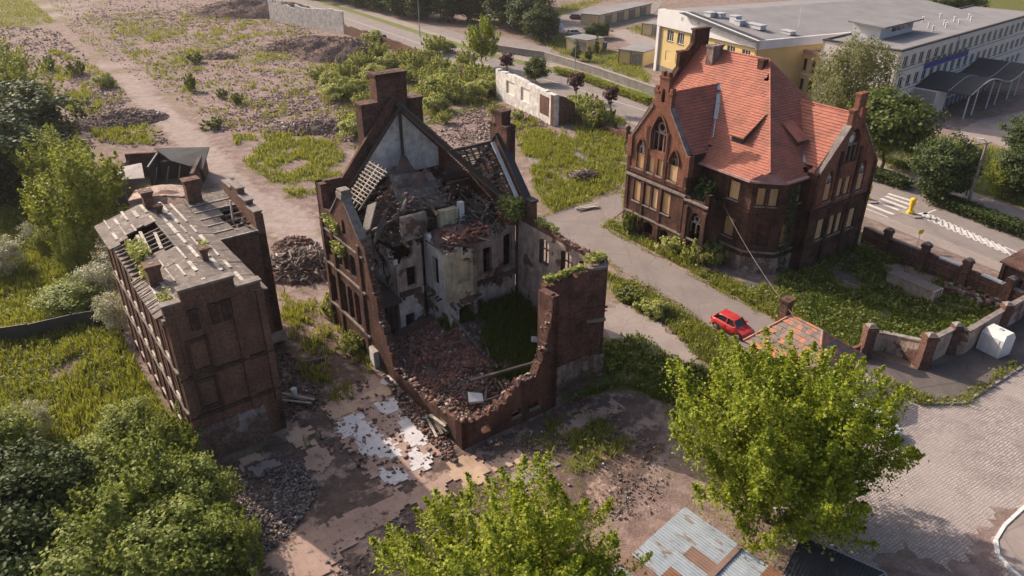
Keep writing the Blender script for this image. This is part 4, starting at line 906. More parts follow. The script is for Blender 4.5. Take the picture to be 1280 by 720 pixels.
    gx_, gy_ = np.linspace(.5, 13.82, 44), np.linspace(.7, 14.2, 44); XX, YY = np.meshgrid(gx_, gy_); V = np.stack([XX, YY, fill(XX, YY)], 2).reshape(-1, 3); i_ = (np.arange(43)[:, None] * 44 + np.arange(43)[None]).ravel()
    fast('rubble_fill', V, np.stack([i_, i_ + 1, i_ + 45, i_ + 44], 1), M['rub_heap'], t, True)
    def spill(n, x0, x1, y0, y1, size, mat):                       # bricks lying on top of the slopes
        x, y = x0 + nr.random(n) * (x1 - x0), y0 + nr.random(n) * (y1 - y0); z = fill(x, y)
        for cx, cy, rx, ry, z0, h, seed in HEAPS:
            a, b = (x - cx) / rx, (y - cy) / ry; z = np.maximum(z, z0 - .1 + h * np.clip(1 - a * a - b * b, 0, 1) ** .8 * (.45 + 1.1 * fbm(a * 3 + seed, b * 3, 1.3, seed)))
        o = boxes('brick_spill', np.stack([x, y, z + .02], 1), size, M[mat], nr, t, aniso=(1, .55, .4)); o['kind'] = 'stuff'
    heap('debris_heap', 7.2, 18.6, 4.3, 2.6, 9.1, 4.6, M['rub_heap'], 3)['kind'] = 'stuff'; heap('debris_heap', 10.6, 16.4, 3.6, 3.2, 9.1, 1.4, M['rub_heap'], 5)['kind'] = 'stuff'; heap('debris_heap', 8.0, 13.4, 2.2, 2.1, 9.1, .9, M['rub_heap'], 6)['kind'] = 'stuff'
    def sc(name, n, x0, x1, y0, y1, z0, z1, size, mat, an, tilt=.5):
        P = np.stack([x0 + nr.random(n) * (x1 - x0), y0 + nr.random(n) * (y1 - y0), z0 + nr.random(n) ** 1.5 * (z1 - z0)], 1); o = boxes(name, P, size, mat, nr, t, aniso=an, tilt=tilt); o['kind'] = 'stuff'; return o
    sc('timber_debris', 330, 8.2, 13.6, 13.3, 19.5, 9.2, 10.6, .75, M['rub_wood'], (1.6, .13, .1), .22)
    sc('timber_debris', 200, 3.6, 9., 15., 20.6, 9.6, 12.2, .7, M['rub_wood'], (1.5, .2, .12), .3)
    sc('brick_debris', 700, 3.4, 11., 15., 20.8, 9.2, 12.4, .2, M['rub_brick'], (1, .6, .45))
    sc('brick_heap', 420, 6.6, 10.4, 11.3, 13.4, 9.15, 9.9, .2, M['rub_pink'], (1, .55, .4)); sc('brick_heap', 120, 12.2, 13.6, 12.4, 13.6, 9.3, 10.6, .22, M['rub_pink'], (1, .55, .4))
    sc('timber_debris', 70, 6.2, 11.5, 11.5, 13.4, 9.2, 9.7, .6, M['rub_wood'], (2., .12, .1), .12)
    # collapsed roof sheet, chimney breast remnants and posts on the attic
    s = MB(); s.hexa([(4.6, 15.6, 11.3), (8.6, 15.2, 11.0), (8.9, 18., 13.0), (5.2, 18.4, 13.4)], [(4.6, 15.6, 11.42), (8.6, 15.2, 11.12), (8.9, 18., 13.12), (5.2, 18.4, 13.52)]); s.build('fallen_roof_sheet', M['tar'], t)
    s = MB(); s.box(7.5, 9.2, 14.4, 15.0, 9.1, 11.0); s.build('attic_wall', M['plaster_y'], t)
    s = MB(); s.box(4.1, 6.4, 14.75, 15.1, 9.1, 11.2); s.build('attic_wall', M['plaster_p'], t); s = MB(); s.box(10.3, 12.6, 17.6, 18., 9.1, 11.9); s.build('attic_wall', M['brick_r'], t)
    s = MB(); s.box(9.3, 9.75, 14.3, 14.75, 9.1, 11.4); s.build('white_post', M['white'], t)
    for x, z in ((4.0, 8.8), (6.8, 10.9), (10.9, 9.8)):
        s = MB(); s.bar((x, 13.6, z + .3), (x + .6, 20., z + 1.6), .18, .22); s.build('fallen_beam', M['wooddark'], t)
    # laths on the left slope, sunlight put into their pale colour; torn panel below
    zl = lambda x: 12.1 + (x - 2.07) * 1.15
    for k in range(11):
        x = 2.0 + k * .21; y0 = 17.3 - k * .09; s = MB(); s.bar((x, y0 + rr.random() * .2, zl(x) + .05), (x, 19.7 + rr.random() * .2, zl(x) + .05), .075, .06); s.build('roof_lath', M['woodpale'], t)
    for k in range(5):
        y = 17.2 + k * .62; s = MB(); s.bar((1.7, y, zl(1.7) - .05), (4.3, y - .2, zl(4.3) - .05), .12, .14); s.build('rafter', M['woodpale'] if k == 2 else M['wood'], t)
    s = MB(); s.hexa([(1.0, 15.5, 10.3), (1.6, 15.2, 10.7), (2.9, 16.3, 12.3), (2.3, 16.7, 12.0)], [(.95, 15.5, 10.42), (1.55, 15.2, 10.82), (2.85, 16.3, 12.42), (2.25, 16.7, 12.12)]); s.build('torn_panel', M['woodpale'], t)
    for k in range(7):
        f = k / 6; s = MB(); s.bar((1.5 + f * .5, 14.6 + f * .5, 9.6 + f * .9), (3.0 + f * .5, 15.3 + f * .4, 10.9 + f * 1.), .06, .05); s.build('roof_lath', M['wood'], t)
    # loose bricks and mortar lumps on every torn wall head, broken tiles still caught on the laths
    for (A_, B_, tp, th_) in heads:
        d_ = Vector((B_[0] - A_[0], B_[1] - A_[1])).normalized(); n_ = Vector((-d_.y, d_.x)); P = []
        for (d0, z0), (d1, z1) in zip(tp[:-1], tp[1:]):
            for k in range(max(1, int((abs(d1 - d0) + .5 * abs(z1 - z0)) * 6))):
                f = rr.random(); q = Vector(A_) + d_ * (d0 + (d1 - d0) * f) + n_ * th_ * rr.random(); P.append((q.x, q.y, z0 + (z1 - z0) * f + rr.random() * .1 - .06))
        o = boxes('loose_brick', np.array(P), .21, M['rub_head'], nr, t, aniso=(1.1, .55, .35), tilt=.25); o['kind'] = 'stuff'
    P = []
    for k in range(150):
        y = 12.4 + rr.random() * 3.5; x = 13.35 - 3.5 * (y - 12.2) / 3.8 + rr.random() ** .8 * 4.
        if x < 14.1: P.append((x, y, zf(y) + .08))
    o = boxes('broken_tile', np.array(P), .3, M['rub_wood'], nr, t, aniso=(1, .8, .12), tilt=.35); o['kind'] = 'stuff'
    # pit floor: brick spill, timbers, weeds
    HEAPS += [(2.6, 10.6, 2.3, 3.4, 0, 1.9, 9), (4.6, 5.6, 4., 4.6, 0, 1.25, 12)]; heap('rubble_slope', 2.6, 10.6, 2.3, 3.4, 0, 1.9, M['rub_heap'], 9)['kind'] = 'stuff'; heap('rubble_slope', 4.6, 5.6, 4.0, 4.6, 0, 1.25, M['rub_heap'], 12)['kind'] = 'stuff'
    spill(5200, .7, 8.4, 1.2, 13., .17, 'rub_brick'); spill(1500, 1., 6.5, 6., 13., .2, 'rub_pink'); spill(700, 8., 13.4, 1.8, 11., .15, 'rub_brick'); sc('brick_spill', 350, .8, 4.2, 12., 18., .1, .8, .18, M['rub_brick'], (1, .55, .4))
    for a, b, w_ in (((3.4, 4.1, 2.0), (8.6, 1.9, 3.0), .22), ((6.6, 4.4, 1.3), (9., 3.0, 2.0), .15), ((2.6, 1.2, .9), (5.9, 2.6, 1.3), .16), ((4.2, .9, .8), (6.9, 2.9, 1.4), .13), ((5.6, 10.2, 4.0), (6.6, 7.4, 1.6), .14), ((4.9, 9.2, 2.), (7.0, 8.7, 2.1), .14), ((6.9, 6.7, 1.4), (7.6, 8.8, 2.1), .1), ((2.2, .9, .5), (4.4, 3.4, 1.5), .15), ((3., 2.6, 1.), (6.4, 1.2, 1.9), .16), ((5.2, 1.1, .6), (5.6, 3.6, 1.3), .12)):
        s = MB(); s.bar(a, b, w_, w_ * .7); s.build('fallen_beam', M['wood'], t)
    s = MB(); s.box(2.9, 6.2, .8, 3.0, -.25, .12); s.build('cellar_floor', M['wooddark'], t)
    s = MB(); s.hexa([(2.3, 2.6, 1.3), (3.3, 2.2, 1.2), (3.5, 2.7, 1.5), (2.6, 3.2, 1.7)], [(2.3, 2.6, 1.45), (3.3, 2.2, 1.35), (3.5, 2.7, 1.65), (2.6, 3.2, 1.85)]); s.build('fallen_slab', M['white'], t)
    s = MB(); s.hexa([(10.6, 6.1, 1.6), (11.5, 5.8, 1.4), (11.8, 6.3, 1.5), (11., 6.6, 1.7)], [(10.6, 6.1, 1.7), (11.5, 5.8, 1.5), (11.8, 6.3, 1.6), (11., 6.6, 1.8)]); s.bar((11.6, 6.2, 1.6), (12.5, 6.8, 2.2), .12, .06); s.build('fallen_slab', M['white'], t)
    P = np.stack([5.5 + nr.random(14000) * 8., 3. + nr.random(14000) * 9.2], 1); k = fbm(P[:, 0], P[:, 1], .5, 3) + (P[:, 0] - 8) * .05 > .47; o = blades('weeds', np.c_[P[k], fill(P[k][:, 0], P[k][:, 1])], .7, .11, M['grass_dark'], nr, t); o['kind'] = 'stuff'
    for n_, x0, x1, y0, y1, z, h in ((420, 8.5, 12.2, 1.7, 2.1, 9.6, .5), (260, 12.6, 14.2, 1.6, 2.6, 9.9, .5), (1500, 12.4, 14.2, 11.2, 13.2, 10., 2.2), (500, -.3, .4, 17.6, 20.2, 9.9, 1.3), (250, -.5, .2, 16.8, 18.6, 8.2, 1.1), (160, 13.9, 14.4, 7.4, 10.2, 9.8, .8)):
        P = np.stack([x0 + nr.random(n_) * (x1 - x0), y0 + nr.random(n_) * (y1 - y0), z + nr.random(n_) * h * .8], 1); o = leaves('creeper', P, np.tile([0, -.2, 1.], (n_, 1)), .17, M['leaf_bush'], nr, t); o['kind'] = 'stuff'
    return t
def heapmat():
    t = NT('heap_of_debris', 1., .1); c = t.mix(t.ramp(t.noise(1.2, 8, rough=.7), [(.4, 0.), (.6, 1.)]), (.21, .145, .125), (.13, .092, .08)); c = t.mix(t.ramp(t.noise(4, 7, rough=.75), [(.56, 0.), (.66, 1.)]), c, (.33, .245, .215)); t.bump(t.noise(5, 7), 1., .2); return t.col(c)
M['rub_heap'] = heapmat(); M['rub_head'] = rubblemat('torn_brick', [(0., (.20, .10, .078)), (.3, (.14, .075, .06)), (.55, (.27, .17, .14)), (.75, (.36, .29, .25)), (.92, (.48, .43, .39))])
ruin = build_ruin()

# ================================================================== RED-ROOFED VILLA   (x: into the block, y: back along the drive)
def boarded(parent, A, B, d0, d1, z0, z1, off=-.16, split=False):
    b = MB(); strip(b, A, B, d0 + .02, d1 - .02, z0 + .02, z1, off - .03, off); o = b.build('window_board', M['board'], parent)
    s = MB(); strip(s, A, B, d0 - .1, d1 + .1, z0 - .14, z0, -.1, .12); s.build('sill', M['stone_trim'], o); return o
def pointed_window(parent, A, B, d0, d1, z0, z1, lights=2, off=-.3, pale=False):
    """stone tracery in a pointed opening"""
    m = MB(); wd = d1 - d0; sp = z1 - wd * .8
    for k in range(1, lights): d = d0 + wd * k / lights; strip(m, A, B, d - .07, d + .07, z0, sp + .25, off - .16, off)
    strip(m, A, B, d0, d1, sp - .05, sp + .12, off - .16, off); strip(m, A, B, d0, d0 + .09, z0, sp, off - .16, off); strip(m, A, B, d1 - .09, d1, z0, sp, off - .16, off)
    c = (d0 + d1) / 2; zc = sp + wd * .3; r0, r1 = wd * .17, wd * .27; n = 14
    for k in range(n):
        a, b = 6.2832 * k / n, 6.2832 * (k + 1) / n; p = [along(A, B, c + r * math.cos(q), zc + r * math.sin(q), o) for o in (off, off - .16) for r, q in ((r1, a), (r1, b), (r0, b), (r0, a))]
        m.hexa(p[:4][::-1], p[4:][::-1])
    return m.build('tracery', M['stone_trim'] if not pale else M['white'], parent)

def build_villa():
    t = thing('brick_villa', 'dark brick neo-gothic villa with red tiled roof and boarded windows', 'building', B_O, rad(B_A))
    bm, gm_ = M['brick_red'], M['brick_gable']; rr = random.Random(2)
    def bands(A, B, L, zs, d0=-.05):
        for z, o, h, mt in zs: s = MB(); strip(s, A, B, d0, L + .05, z, z + h, 0, o); s.build('string_course', M[mt], t)
    # ---- left gabled wing, facing the drive
    A, B = (0, 0), (0, -8.9); low = [(1.25, 2.35, 3.75, 6.05), (2.95, 3.8, 3.75, 6.05), (4.15, 5.0, 3.75, 6.05), (5.65, 6.85, 3.75, 6.05)]
    ops = [q + ('r',) for q in low] + [(1.35, 2.45, 7.55, 10.7, 'p'), (3.2, 4.0, 7.55, 9.35, 'r'), (4.5, 5.3, 7.55, 9.35, 'r'), (6.2, 7.4, 7.55, 10.7, 'p'), (3.3, 5.5, 10.1, 13.7, 'p'), (3.3, 4.7, .5, 1.9, 's'), (5.9, 7.0, .4, 1.9, 's'), (1.2, 2.1, .8, 1.8, 's')]
    m = MB(); wall(m, A, B, .5, -.2, 6.9, [o for o in ops if o[3] < 6.9]); m.build('front_wall', bm, t)
    top = [(0, 10.8), (.5, 10.8), (3.2, 14.6), (3.2, 16.1), (3.75, 16.1), (3.75, 17.6), (5.05, 17.6), (5.05, 16.1), (5.6, 16.1), (5.6, 14.6), (8.4, 10.8), (8.9, 10.8)]
    m = MB(); wall(m, A, B, .5, 6.9, top, [o for o in ops if o[3] >= 6.9] + [(4.15, 4.65, 15.2, 16.6, 'p')]); m.build('gable_wall', gm_, t)
    for q in low: boarded(t, A, B, *q)
    boarded(t, A, B, 3.2, 4.0, 7.55, 9.3); boarded(t, A, B, 4.5, 5.3, 7.55, 9.3); boarded(t, A, B, 1.35, 2.45, 7.55, 9.2); boarded(t, A, B, 6.2, 7.4, 7.55, 9.2)
    pointed_window(t, A, B, 1.35, 2.45, 9.2, 10.7, 2, pale=True); pointed_window(t, A, B, 6.2, 7.4, 9.2, 10.7, 2); pointed_window(t, A, B, 3.3, 5.5, 10.1, 13.7, 3)
    for d0, d1 in ((1.35, 2.45), (6.2, 7.4)): pg = MB(); strip(pg, A, B, d0, d1, 7.5, 10.8, -.55, -.52); pg.build('window_back', M['darkmetal'], t)
    for d0, d1, z0, z1 in ((1.35, 2.45, 9.4, 10.8), (6.2, 7.4, 9.4, 10.8), (3.3, 5.5, 10.1, 13.8)):      # hood moulds
        h = MB(); c = (d0 + d1) / 2; wd = d1 - d0; sp = z1 - wd * .8
        pts = [(d0 - .12, z0), (d0 - .12, sp)] + [(c + (q - .5) * (wd + .24), sp + (wd * .8 + .12) * (1 - abs(2 * q - 1) ** 1.8)) for q in [i / 8 for i in range(1, 8)]] + [(d1 + .12, sp), (d1 + .12, z0)]
        for (a, za), (b, zb) in zip(pts[:-1], pts[1:]): h.bar(along(A, B, a, za, .05), along(A, B, b, zb, .05), .16, .16)
        h.build('hood_mould', gm_, t)
    bands(A, B, 8.9, ((2.2, .14, .2, 'stone_trim'), (6.45, .18, .24, 'stone_trim'), (6.95, .08, .12, 'brick_red'), (7.3, .1, .12, 'brick_gable')))
    for d in (0, 2.5, 5.2, 8.35): p = MB(); strip(p, A, B, d, d + .42, -.1, 6.4, 0, .12); p.build('pilaster', bm, t)
    for d in (0, 2.62, 5.45, 8.4): p = MB(); strip(p, A, B, d, d + .42, 7.1, 10.4 if d in (0, 8.4) else 12.4, 0, .1); p.build('pilaster', bm, t)
    for d in (-.1, 8.3): p = MB(); strip(p, A, B, d, d + .7, 8.6, 10.8, -.5, .18); p.build('kneeler', gm_, t)
    s = MB(); strip_s(s, A, B, .3, 3.2, 10.6, 14.6, .22, -.62, .1); strip_s(s, A, B, 5.6, 8.6, 14.6, 10.6, .22, -.62, .1); s.build('gable_coping', M['stone_trim'], t)
    for d0, d1, z in ((3.1, 3.8, 16.1), (3.68, 5.12, 17.6), (5.0, 5.7, 16.1)): s = MB(); strip(s, A, B, d0, d1, z, z + .18, -.58, .08); s.build('parapet_cap', gm_, t)
    for d0, d1, z in ((3.2, 3.6, 16.28), (3.85, 4.15, 17.78), (4.65, 4.95, 17.78), (5.2, 5.6, 16.28)): s = MB(); strip(s, A, B, d0, d1, z, z + .45, -.5, .0); s.build('merlon', gm_, t)
    m = MB(); wall(m, (2.2, 0), (0, 0), .45, -.2, 10.7); m.build('side_wall', bm, t); m = MB(); wall(m, (0, -8.9), (2.2, -8.9), .45, 6.4, 10.7); m.build('side_wall', bm, t)
    # ---- open porch beside it
    A, B = (0, -8.9), (0, -12.); m = MB(); wall(m, A, B, .5, -.2, [(0, 6.9), (.5, 6.75), (.9, 6.5), (2.3, 6.45), (2.5, 7.0), (2.75, 7.55), (3.1, 7.6)], [(.9, 2.4, -.2, 5.3, 'p')]); m.build('porch_wall', bm, t)
    pointed_window(t, A, B, .9, 2.4, 3.0, 5.3, 2, -.25)
    m = MB(); wall(m, (0, -12.), (2.2, -12.), .5, -.2, [(0, 7.6), (.5, 7.4), (1.2, 6.6), (2.2, 6.6)]); m.build('porch_wall', bm, t)
    bands(A, B, 3.1, ((6.2, .18, .22, 'stone_trim'), (2.2, .12, .18, 'stone_trim')))
    for d in (.1, 2.6): s = MB(); strip(s, A, B, d, d + .5, -.1, 5.7, 0, .22); s.build('porch_buttress', bm, t)
    s = MB(); s.box(.5, 2.2, -11.5, -9., 5.7, 5.9); s.build('porch_roof', M['rub_heap'], t)
    nr = np.random.default_rng(21); P = np.stack([.6 + nr.random(500) * 1.5, -11.4 + nr.random(500) * 2.3, 5.9 + nr.random(500) * 3.2 * nr.random(500)], 1); o = leaves('creeper', P, np.tile([-.5, 0, 1.], (500, 1)), .22, M['leaf_dark'], nr, t); o['kind'] = 'stuff'
    # ---- main block walls with canted corner
    A, B = (2.2, -8.9), (2.2, -15.2); m = MB(); ops = [(3.5, 4.75, 7.15, 9.0, 'r'), (3.5, 4.75, 3.2, 5.2, 'r')]; wall(m, A, B, .5, -.2, 9.9, ops); m.build('main_wall', bm, t)
    for o in ops: boarded(t, A, B, *o[:4])
    C = [(2.2, -15.2), (4.4, -17.3), (7.4, -17.3)]
    A2, B2 = C[0], C[1]; ops = [(.5, 1.25, 7.2, 9.0, 'r'), (1.65, 2.4, 7.2, 9.0, 'r')]; m = MB(); wall(m, A2, B2, .5, -.2, 9.9, ops + [(.6, 2.3, 3.0, 5.3, 'r')]); m.build('main_wall', bm, t)
    for o in ops: boarded(t, A2, B2, *o[:4])
    s = MB(); strip(s, A2, B2, .6, 2.3, 3., 5.3, -.3, -.25); s.build('blocked_window', bm, t)
    A3, B3 = C[1], C[2]; ops = [(.5, 1.5, 3.1, 5.2, 'r'), (1.9, 2.7, 7.2, 9., 'r')]; m = MB(); wall(m, A3, B3, .5, -.2, 9.9, ops); m.build('main_wall', bm, t)
    boarded(t, A3, B3, *ops[0][:4]); boarded(t, A3, B3, *ops[1][:4], off=-.3)
    for AA, BB in ((A, B), (A2, B2), (A3, B3)):
        L = math.dist(AA, BB); bands(AA, BB, L, ((2.2, .12, .18, 'stone_trim'), (6.3, .12, .16, 'brick_red'), (6.75, .08, .12, 'brick_red'), (9.45, .16, .2, 'brick_red'), (9.65, .26, .22, 'brick_red')))
        s = MB(); strip(s, AA, BB, 0, L, -.2, 1.7, 0, .1); s.build('plinth', M['plinth'], t)
    m = MB(); wall(m, (16.7, -17.3), (16.7, 1.8), .5, -.2, 9.9); m.build('main_wall', bm, t)
    m = MB(); wall(m, (16.9, 1.8), (2.2, 1.8), .5, -.2, [(0, 10.2), (3.1, 15.2), (3.1, 18.3), (4.8, 18.3), (4.8, 20.5), (7.1, 20.5), (7.1, 19.2), (8.1, 18.3), (9.1, 18.3), (9.1, 16.6), (14.7, 10.2)]); m.build('rear_gable_wall', bm, t)
    A4, B4 = (16.9, 1.8), (2.2, 1.8)
    for d0, d1, z in ((3., 4.8, 18.3), (4.7, 7.2, 20.5), (8., 9.2, 18.3)): s = MB(); strip(s, A4, B4, d0, d1, z, z + .2, -.6, .1); s.build('parapet_cap', bm, t)
    s = MB(); strip_s(s, A4, B4, 9.1, 14.6, 16.5, 10.2, .25, -.62, .1); s.build('gable_coping', bm, t)
    m = MB(); wall(m, (2.2, 1.8), (2.2, 0), .5, -.2, 9.9); m.build('main_wall', bm, t)
    # ---- right gabled wing
    A, B = (7.1, -18.5), (16.9, -18.5); low = [(1.75, 2.9, 3.0, 5.2), (3.75, 4.65, 3.0, 5.2), (4.95, 5.85, 3.0, 5.2), (6.95, 8.1, 3.0, 5.2)]
    up = [(1.7, 2.8, 7.15, 10.3, 'p'), (3.85, 4.65, 7.15, 9.1, 'r'), (5.05, 5.85, 7.15, 9.1, 'r'), (7.1, 8.2, 7.15, 10.3, 'p'), (3.8, 6.0, 10.6, 14., 'p')]
    m = MB(); wall(m, A, B, .5, -.2, 6.6, [q + ('r',) for q in low]); m.build('front_wall', bm, t)
    top = [(0, 10.4), (.5, 10.4), (3.8, 14.2), (3.8, 15.7), (4.35, 15.7), (4.35, 17.2), (5.5, 17.2), (5.5, 15.7), (6., 15.7), (6., 14.2), (9.3, 10.4), (9.8, 10.4)]
    m = MB(); wall(m, A, B, .5, 6.6, top, up + [(4.7, 5.15, 14.9, 16.3, 'p')]); m.build('gable_wall', gm_, t)
    for q in low: boarded(t, A, B, *q)
    for q in (up[1], up[2]): boarded(t, A, B, *q[:4])
    for q in (up[0], up[3]): boarded(t, A, B, q[0], q[1], q[2], 8.9); pointed_window(t, A, B, q[0], q[1], 8.9, 10.3, 2, pale=True)
    pointed_window(t, A, B, 3.8, 6., 10.6, 14., 3); s = MB(); n = 12; c = 4.9
    pts = [along(A, B, c + .55 * math.cos(6.283 * k / n), 13. + .55 * math.sin(6.283 * k / n), -.32) for k in range(n)]; pts2 = [along(A, B, c + .55 * math.cos(6.283 * k / n), 13. + .55 * math.sin(6.283 * k / n), -.36) for k in range(n)]; s.hexa(pts2, pts); s.build('rose_panel', M['white'], t)
    bands(A, B, 9.8, ((2.2, .14, .2, 'brick_red'), (6.3, .16, .22, 'brick_red'), (6.9, .1, .12, 'brick_gable')))
    for d in (0, 3.15, 6.25, 9.38): p = MB(); strip(p, A, B, d, d + .42, -.1, 10. if d in (0, 9.38) else 12., 0, .12); p.build('pilaster', bm, t)
    s = MB(); strip_s(s, A, B, .3, 3.8, 10.2, 14.2, .22, -.62, .1); strip_s(s, A, B, 6., 9.5, 14.2, 10.2, .22, -.62, .1); s.build('gable_coping', M['stone_trim'], t)
    for d0, d1, z in ((3.7, 4.4, 15.7), (4.28, 5.57, 17.2), (5.43, 6.1, 15.7)): s = MB(); strip(s, A, B, d0, d1, z, z + .18, -.58, .08); s.build('parapet_cap', gm_, t)
    m = MB(); wall(m, (7.1, -17.3), (7.1, -18.5), .5, -.2, 10.2); m.build('side_wall', bm, t); m = MB(); wall(m, (16.9, -18.5), (16.9, -17.3), .5, -.2, 10.2); m.build('side_wall', bm, t)
    # ---- roofs
    r = MB(); tile_plane(r, [(1.65, 1.6, 9.95), (1.65, -15.5, 9.95), (2.55, -16.55, 10.797), (11., -8.1, 18.75), (11., 1.6, 18.75)], .26, .29, holes=((9.8, 10.35, 1.3, 2.0), (10.7, 11.3, 10.5, 11.2)))
    r.build('main_roof', M['tile_red'], t)
    r = MB(); tile_plane(r, [(3.6, -17.45, 9.95), (16.8, -17.45, 9.95), (11., -8.1, 18.75), (2.55, -16.55, 10.797)], .26, .29, holes=((3.3, 4.0, .2, .8),)); r.build('main_roof', M['tile_red'], t)
    r = MB(); slab(r, [(16.8, -17.45, 9.93), (16.8, 1.6, 9.93), (11., 1.6, 18.7), (11., -8.1, 18.7)], .1); r.build('main_roof', M['tile_red'], t)
    r = MB(); tile_plane(r, [(.45, -8.75, 10.75), (9., -8.75, 10.75), (9., -4.4, 16.), (.45, -4.4, 16.)]); tile_plane(r, [(9., -.05, 10.75), (.45, -.05, 10.75), (.45, -4.4, 16.), (9., -4.4, 16.)]); r.build('wing_roof', M['tile_red'], t)
    r = MB(); tile_plane(r, [(7.15, -8.5, 10.3), (7.15, -18.05, 10.3), (12., -18.05, 15.3), (12., -8.5, 15.3)], holes=((8.2, 9.0, .1, .7),)); tile_plane(r, [(16.85, -18.05, 10.3), (16.85, -8.5, 10.3), (12., -8.5, 15.3), (12., -18.05, 15.3)]); r.build('wing_roof', M['tile_red'], t)
    for a, b in (((11, 1.6, 18.78), (11, -8.1, 18.78)), ((11, -8.1, 18.78), (2.55, -16.55, 10.83)), ((.5, -4.4, 16.03), (8.3, -4.4, 16.03)), ((12, -18., 15.33), (12, -11.2, 15.33))):
        a, b = Vector(a), Vector(b); n = int((b - a).length / .38); rc = MB()
        for k in range(n): rc.tube(a + (b - a) * (k / n), a + (b - a) * ((k + 1.05) / n), .105, .125, 6)
        rc.build('ridge_tiles', M['tile_red'], t)
    g = MB()
    for a, b in (((1.5, -8.9, 9.85), (1.5, -15.4, 9.85)), ((1.5, -15.4, 9.85), (3.7, -17.6, 9.85)), ((3.7, -17.6, 9.85), (7.0, -17.6, 9.85))): g.bar(a, b, .42, .2)
    g.hexa([(1.4, -15.3, 9.9), (3.6, -17.65, 9.9), (3.4, -17.2, 9.9), (1.8, -15.5, 9.9)], [(1.5, -15.3, 10.0), (3.6, -17.55, 10.0), (3.0, -17.0, 10.75), (2.1, -16.0, 10.6)]); g.build('gutter', M['pinkmetal'], t)
    # torn flashings in the valleys
    for pts, wd in (([(8.1, -4.55, 16.05), (7.5, -5.1, 15.6)], .6), ([(7.2, -5.3, 15.3), (6.1, -6.25, 14.3), (5.1, -7.1, 13.35)], .42), ([(5.1, -7.1, 13.35), (3.6, -8.35, 12.0)], .14), ([(12., -11.4, 15.4), (10.2, -13.2, 13.55), (9.2, -14.2, 12.6)], .26), ([(9.2, -14.2, 12.6), (7.6, -16.6, 10.9)], .4)):
        s = MB()
        for a, b in zip(pts[:-1], pts[1:]): s.bar(a, b, wd, .06)
        s.build('torn_flashing', M['zinc'], t)
    # dormers and chimneys
    d = MB(); d.hexa([(3.9, -11.9, 12.0), (3.9, -10.4, 12.0), (5.6, -10.4, 13.5), (5.6, -11.9, 13.5)][::-1], [(3.9, -11.9, 12.75), (3.9, -10.4, 12.75), (5.6, -10.4, 13.6), (5.6, -11.9, 13.6)][::-1]); do = d.build('dormer', M['wooddark'], t)
    r = MB(); tile_plane(r, [(3.6, -10.2, 12.78), (3.6, -12.1, 12.78), (6.6, -12.1, 14.75), (6.6, -10.2, 14.75)]); slab(r, [(3.6, -10.2, 12.75), (3.6, -12.1, 12.75), (6.6, -12.1, 14.7), (6.6, -10.2, 14.7)], .06); r.build('dormer_roof', M['tile_red'], do)
    g = MB(); g.box(3.86, 3.89, -11.7, -10.6, 12.15, 12.65); g.build('dormer_opening', M['darkmetal'], do)
    d = MB(); d.hexa([(7.7, -15.2, 11.9), (8.9, -15.2, 11.9), (8.9, -13.6, 13.7), (7.7, -13.6, 13.7)], [(7.7, -15.2, 12.7), (8.9, -15.2, 12.7), (8.9, -13.6, 13.8), (7.7, -13.6, 13.8)]); do = d.build('dormer', M['wooddark'], t)
    r = MB(); slab(r, [(7.5, -15.5, 12.7), (9.1, -15.5, 12.7), (9.1, -13.3, 14.1), (7.5, -13.3, 14.1)], .08); r.build('dormer_roof', M['tile_red'], do)
    chimney(t, 9.4, 10.9, -1.9, -1.0, 16., 19.4, M['plinth']); chimney(t, 10., 10.7, -8.1, -7.4, 17., 18.9, bm, 'chimney', .05)
    nr = np.random.default_rng(9); P = np.stack([5. + nr.random(420) * 1.3, -17.45 - nr.random(420) * .15, nr.random(420) * 9.], 1); o = leaves('creeper', P, np.tile([0, -1., .3], (420, 1)), .14, M['leaf_dark'], nr, t, .8); o['kind'] = 'stuff'
    return t
villa = build_villa()

# ================================================================== GATEHOUSE
def build_gatehouse():
    c = G(1004, 437, 2.6); t = thing('gatehouse', 'small gatehouse with patchy grey and orange tiled roof beside red car', 'building', c, rad(34)); rr = random.Random(7)
    X0, X1, Y0, Y1 = -2.6, 2.6, -3.0, 3.0
    m = MB(); wall(m, (X0, Y1), (X0, Y0), .3, -.1, 2.7, [(2.4, 3.5, .9, 2.2, 'r')]); wall(m, (X0, Y0), (X1, Y0), .3, -.1, 2.7, [(1.6, 2.6, 0., 2.1, 'r')]); wall(m, (X1, Y0), (X1, Y1), .3, -.1, 2.7); wall(m, (X1, Y1), (X0, Y1), .3, -.1, 2.7); m.build('wall', M['brick_wall'], t)
    e = .35; z0, z1 = 2.7, 4.9; r = MB()
    a, b, c_, d = (X0 - e, Y0 - e, z0), (X1 + e, Y0 - e, z0), (X1 + e, Y1 + e, z0), (X0 - e, Y1 + e, z0); p, q = (0, -1.2, z1), (0, 1.6, z1)
    for poly in ([d, a, p, q], [a, b, p], [b, c_, q, p], [c_, d, q]): tile_plane(r, poly, .42, .42, .06)
    r.build('roof', M['tile_red_old'], t)
    for u, v in ((p, q), (p, a), (p, b), (q, c_), (q, d)):
        u, v = Vector(u), Vector(v); n = int((v - u).length / .42); h = MB()
        for k in range(n): h.tube(u + (v - u) * (k / n), u + (v - u) * ((k + 1.05) / n), .12, .14, 6)
        h.build('ridge_tiles', M['tile_red_old'], t)
    chimney(t, -.3, .4, 1.9, 2.5, 3., 6.1, M['brick_wall'])
    s = MB(); strip(s, (X0, Y1), (X0, Y0), 2.4, 3.5, .9, 2.2, -.2, -.15); s.build('window', M['glass'], t); s = MB(); strip(s, (X0, Y0), (X1, Y0), 1.6, 2.6, 0., 2.1, -.2, -.14); s.build('door', M['wood'], t)
    return t
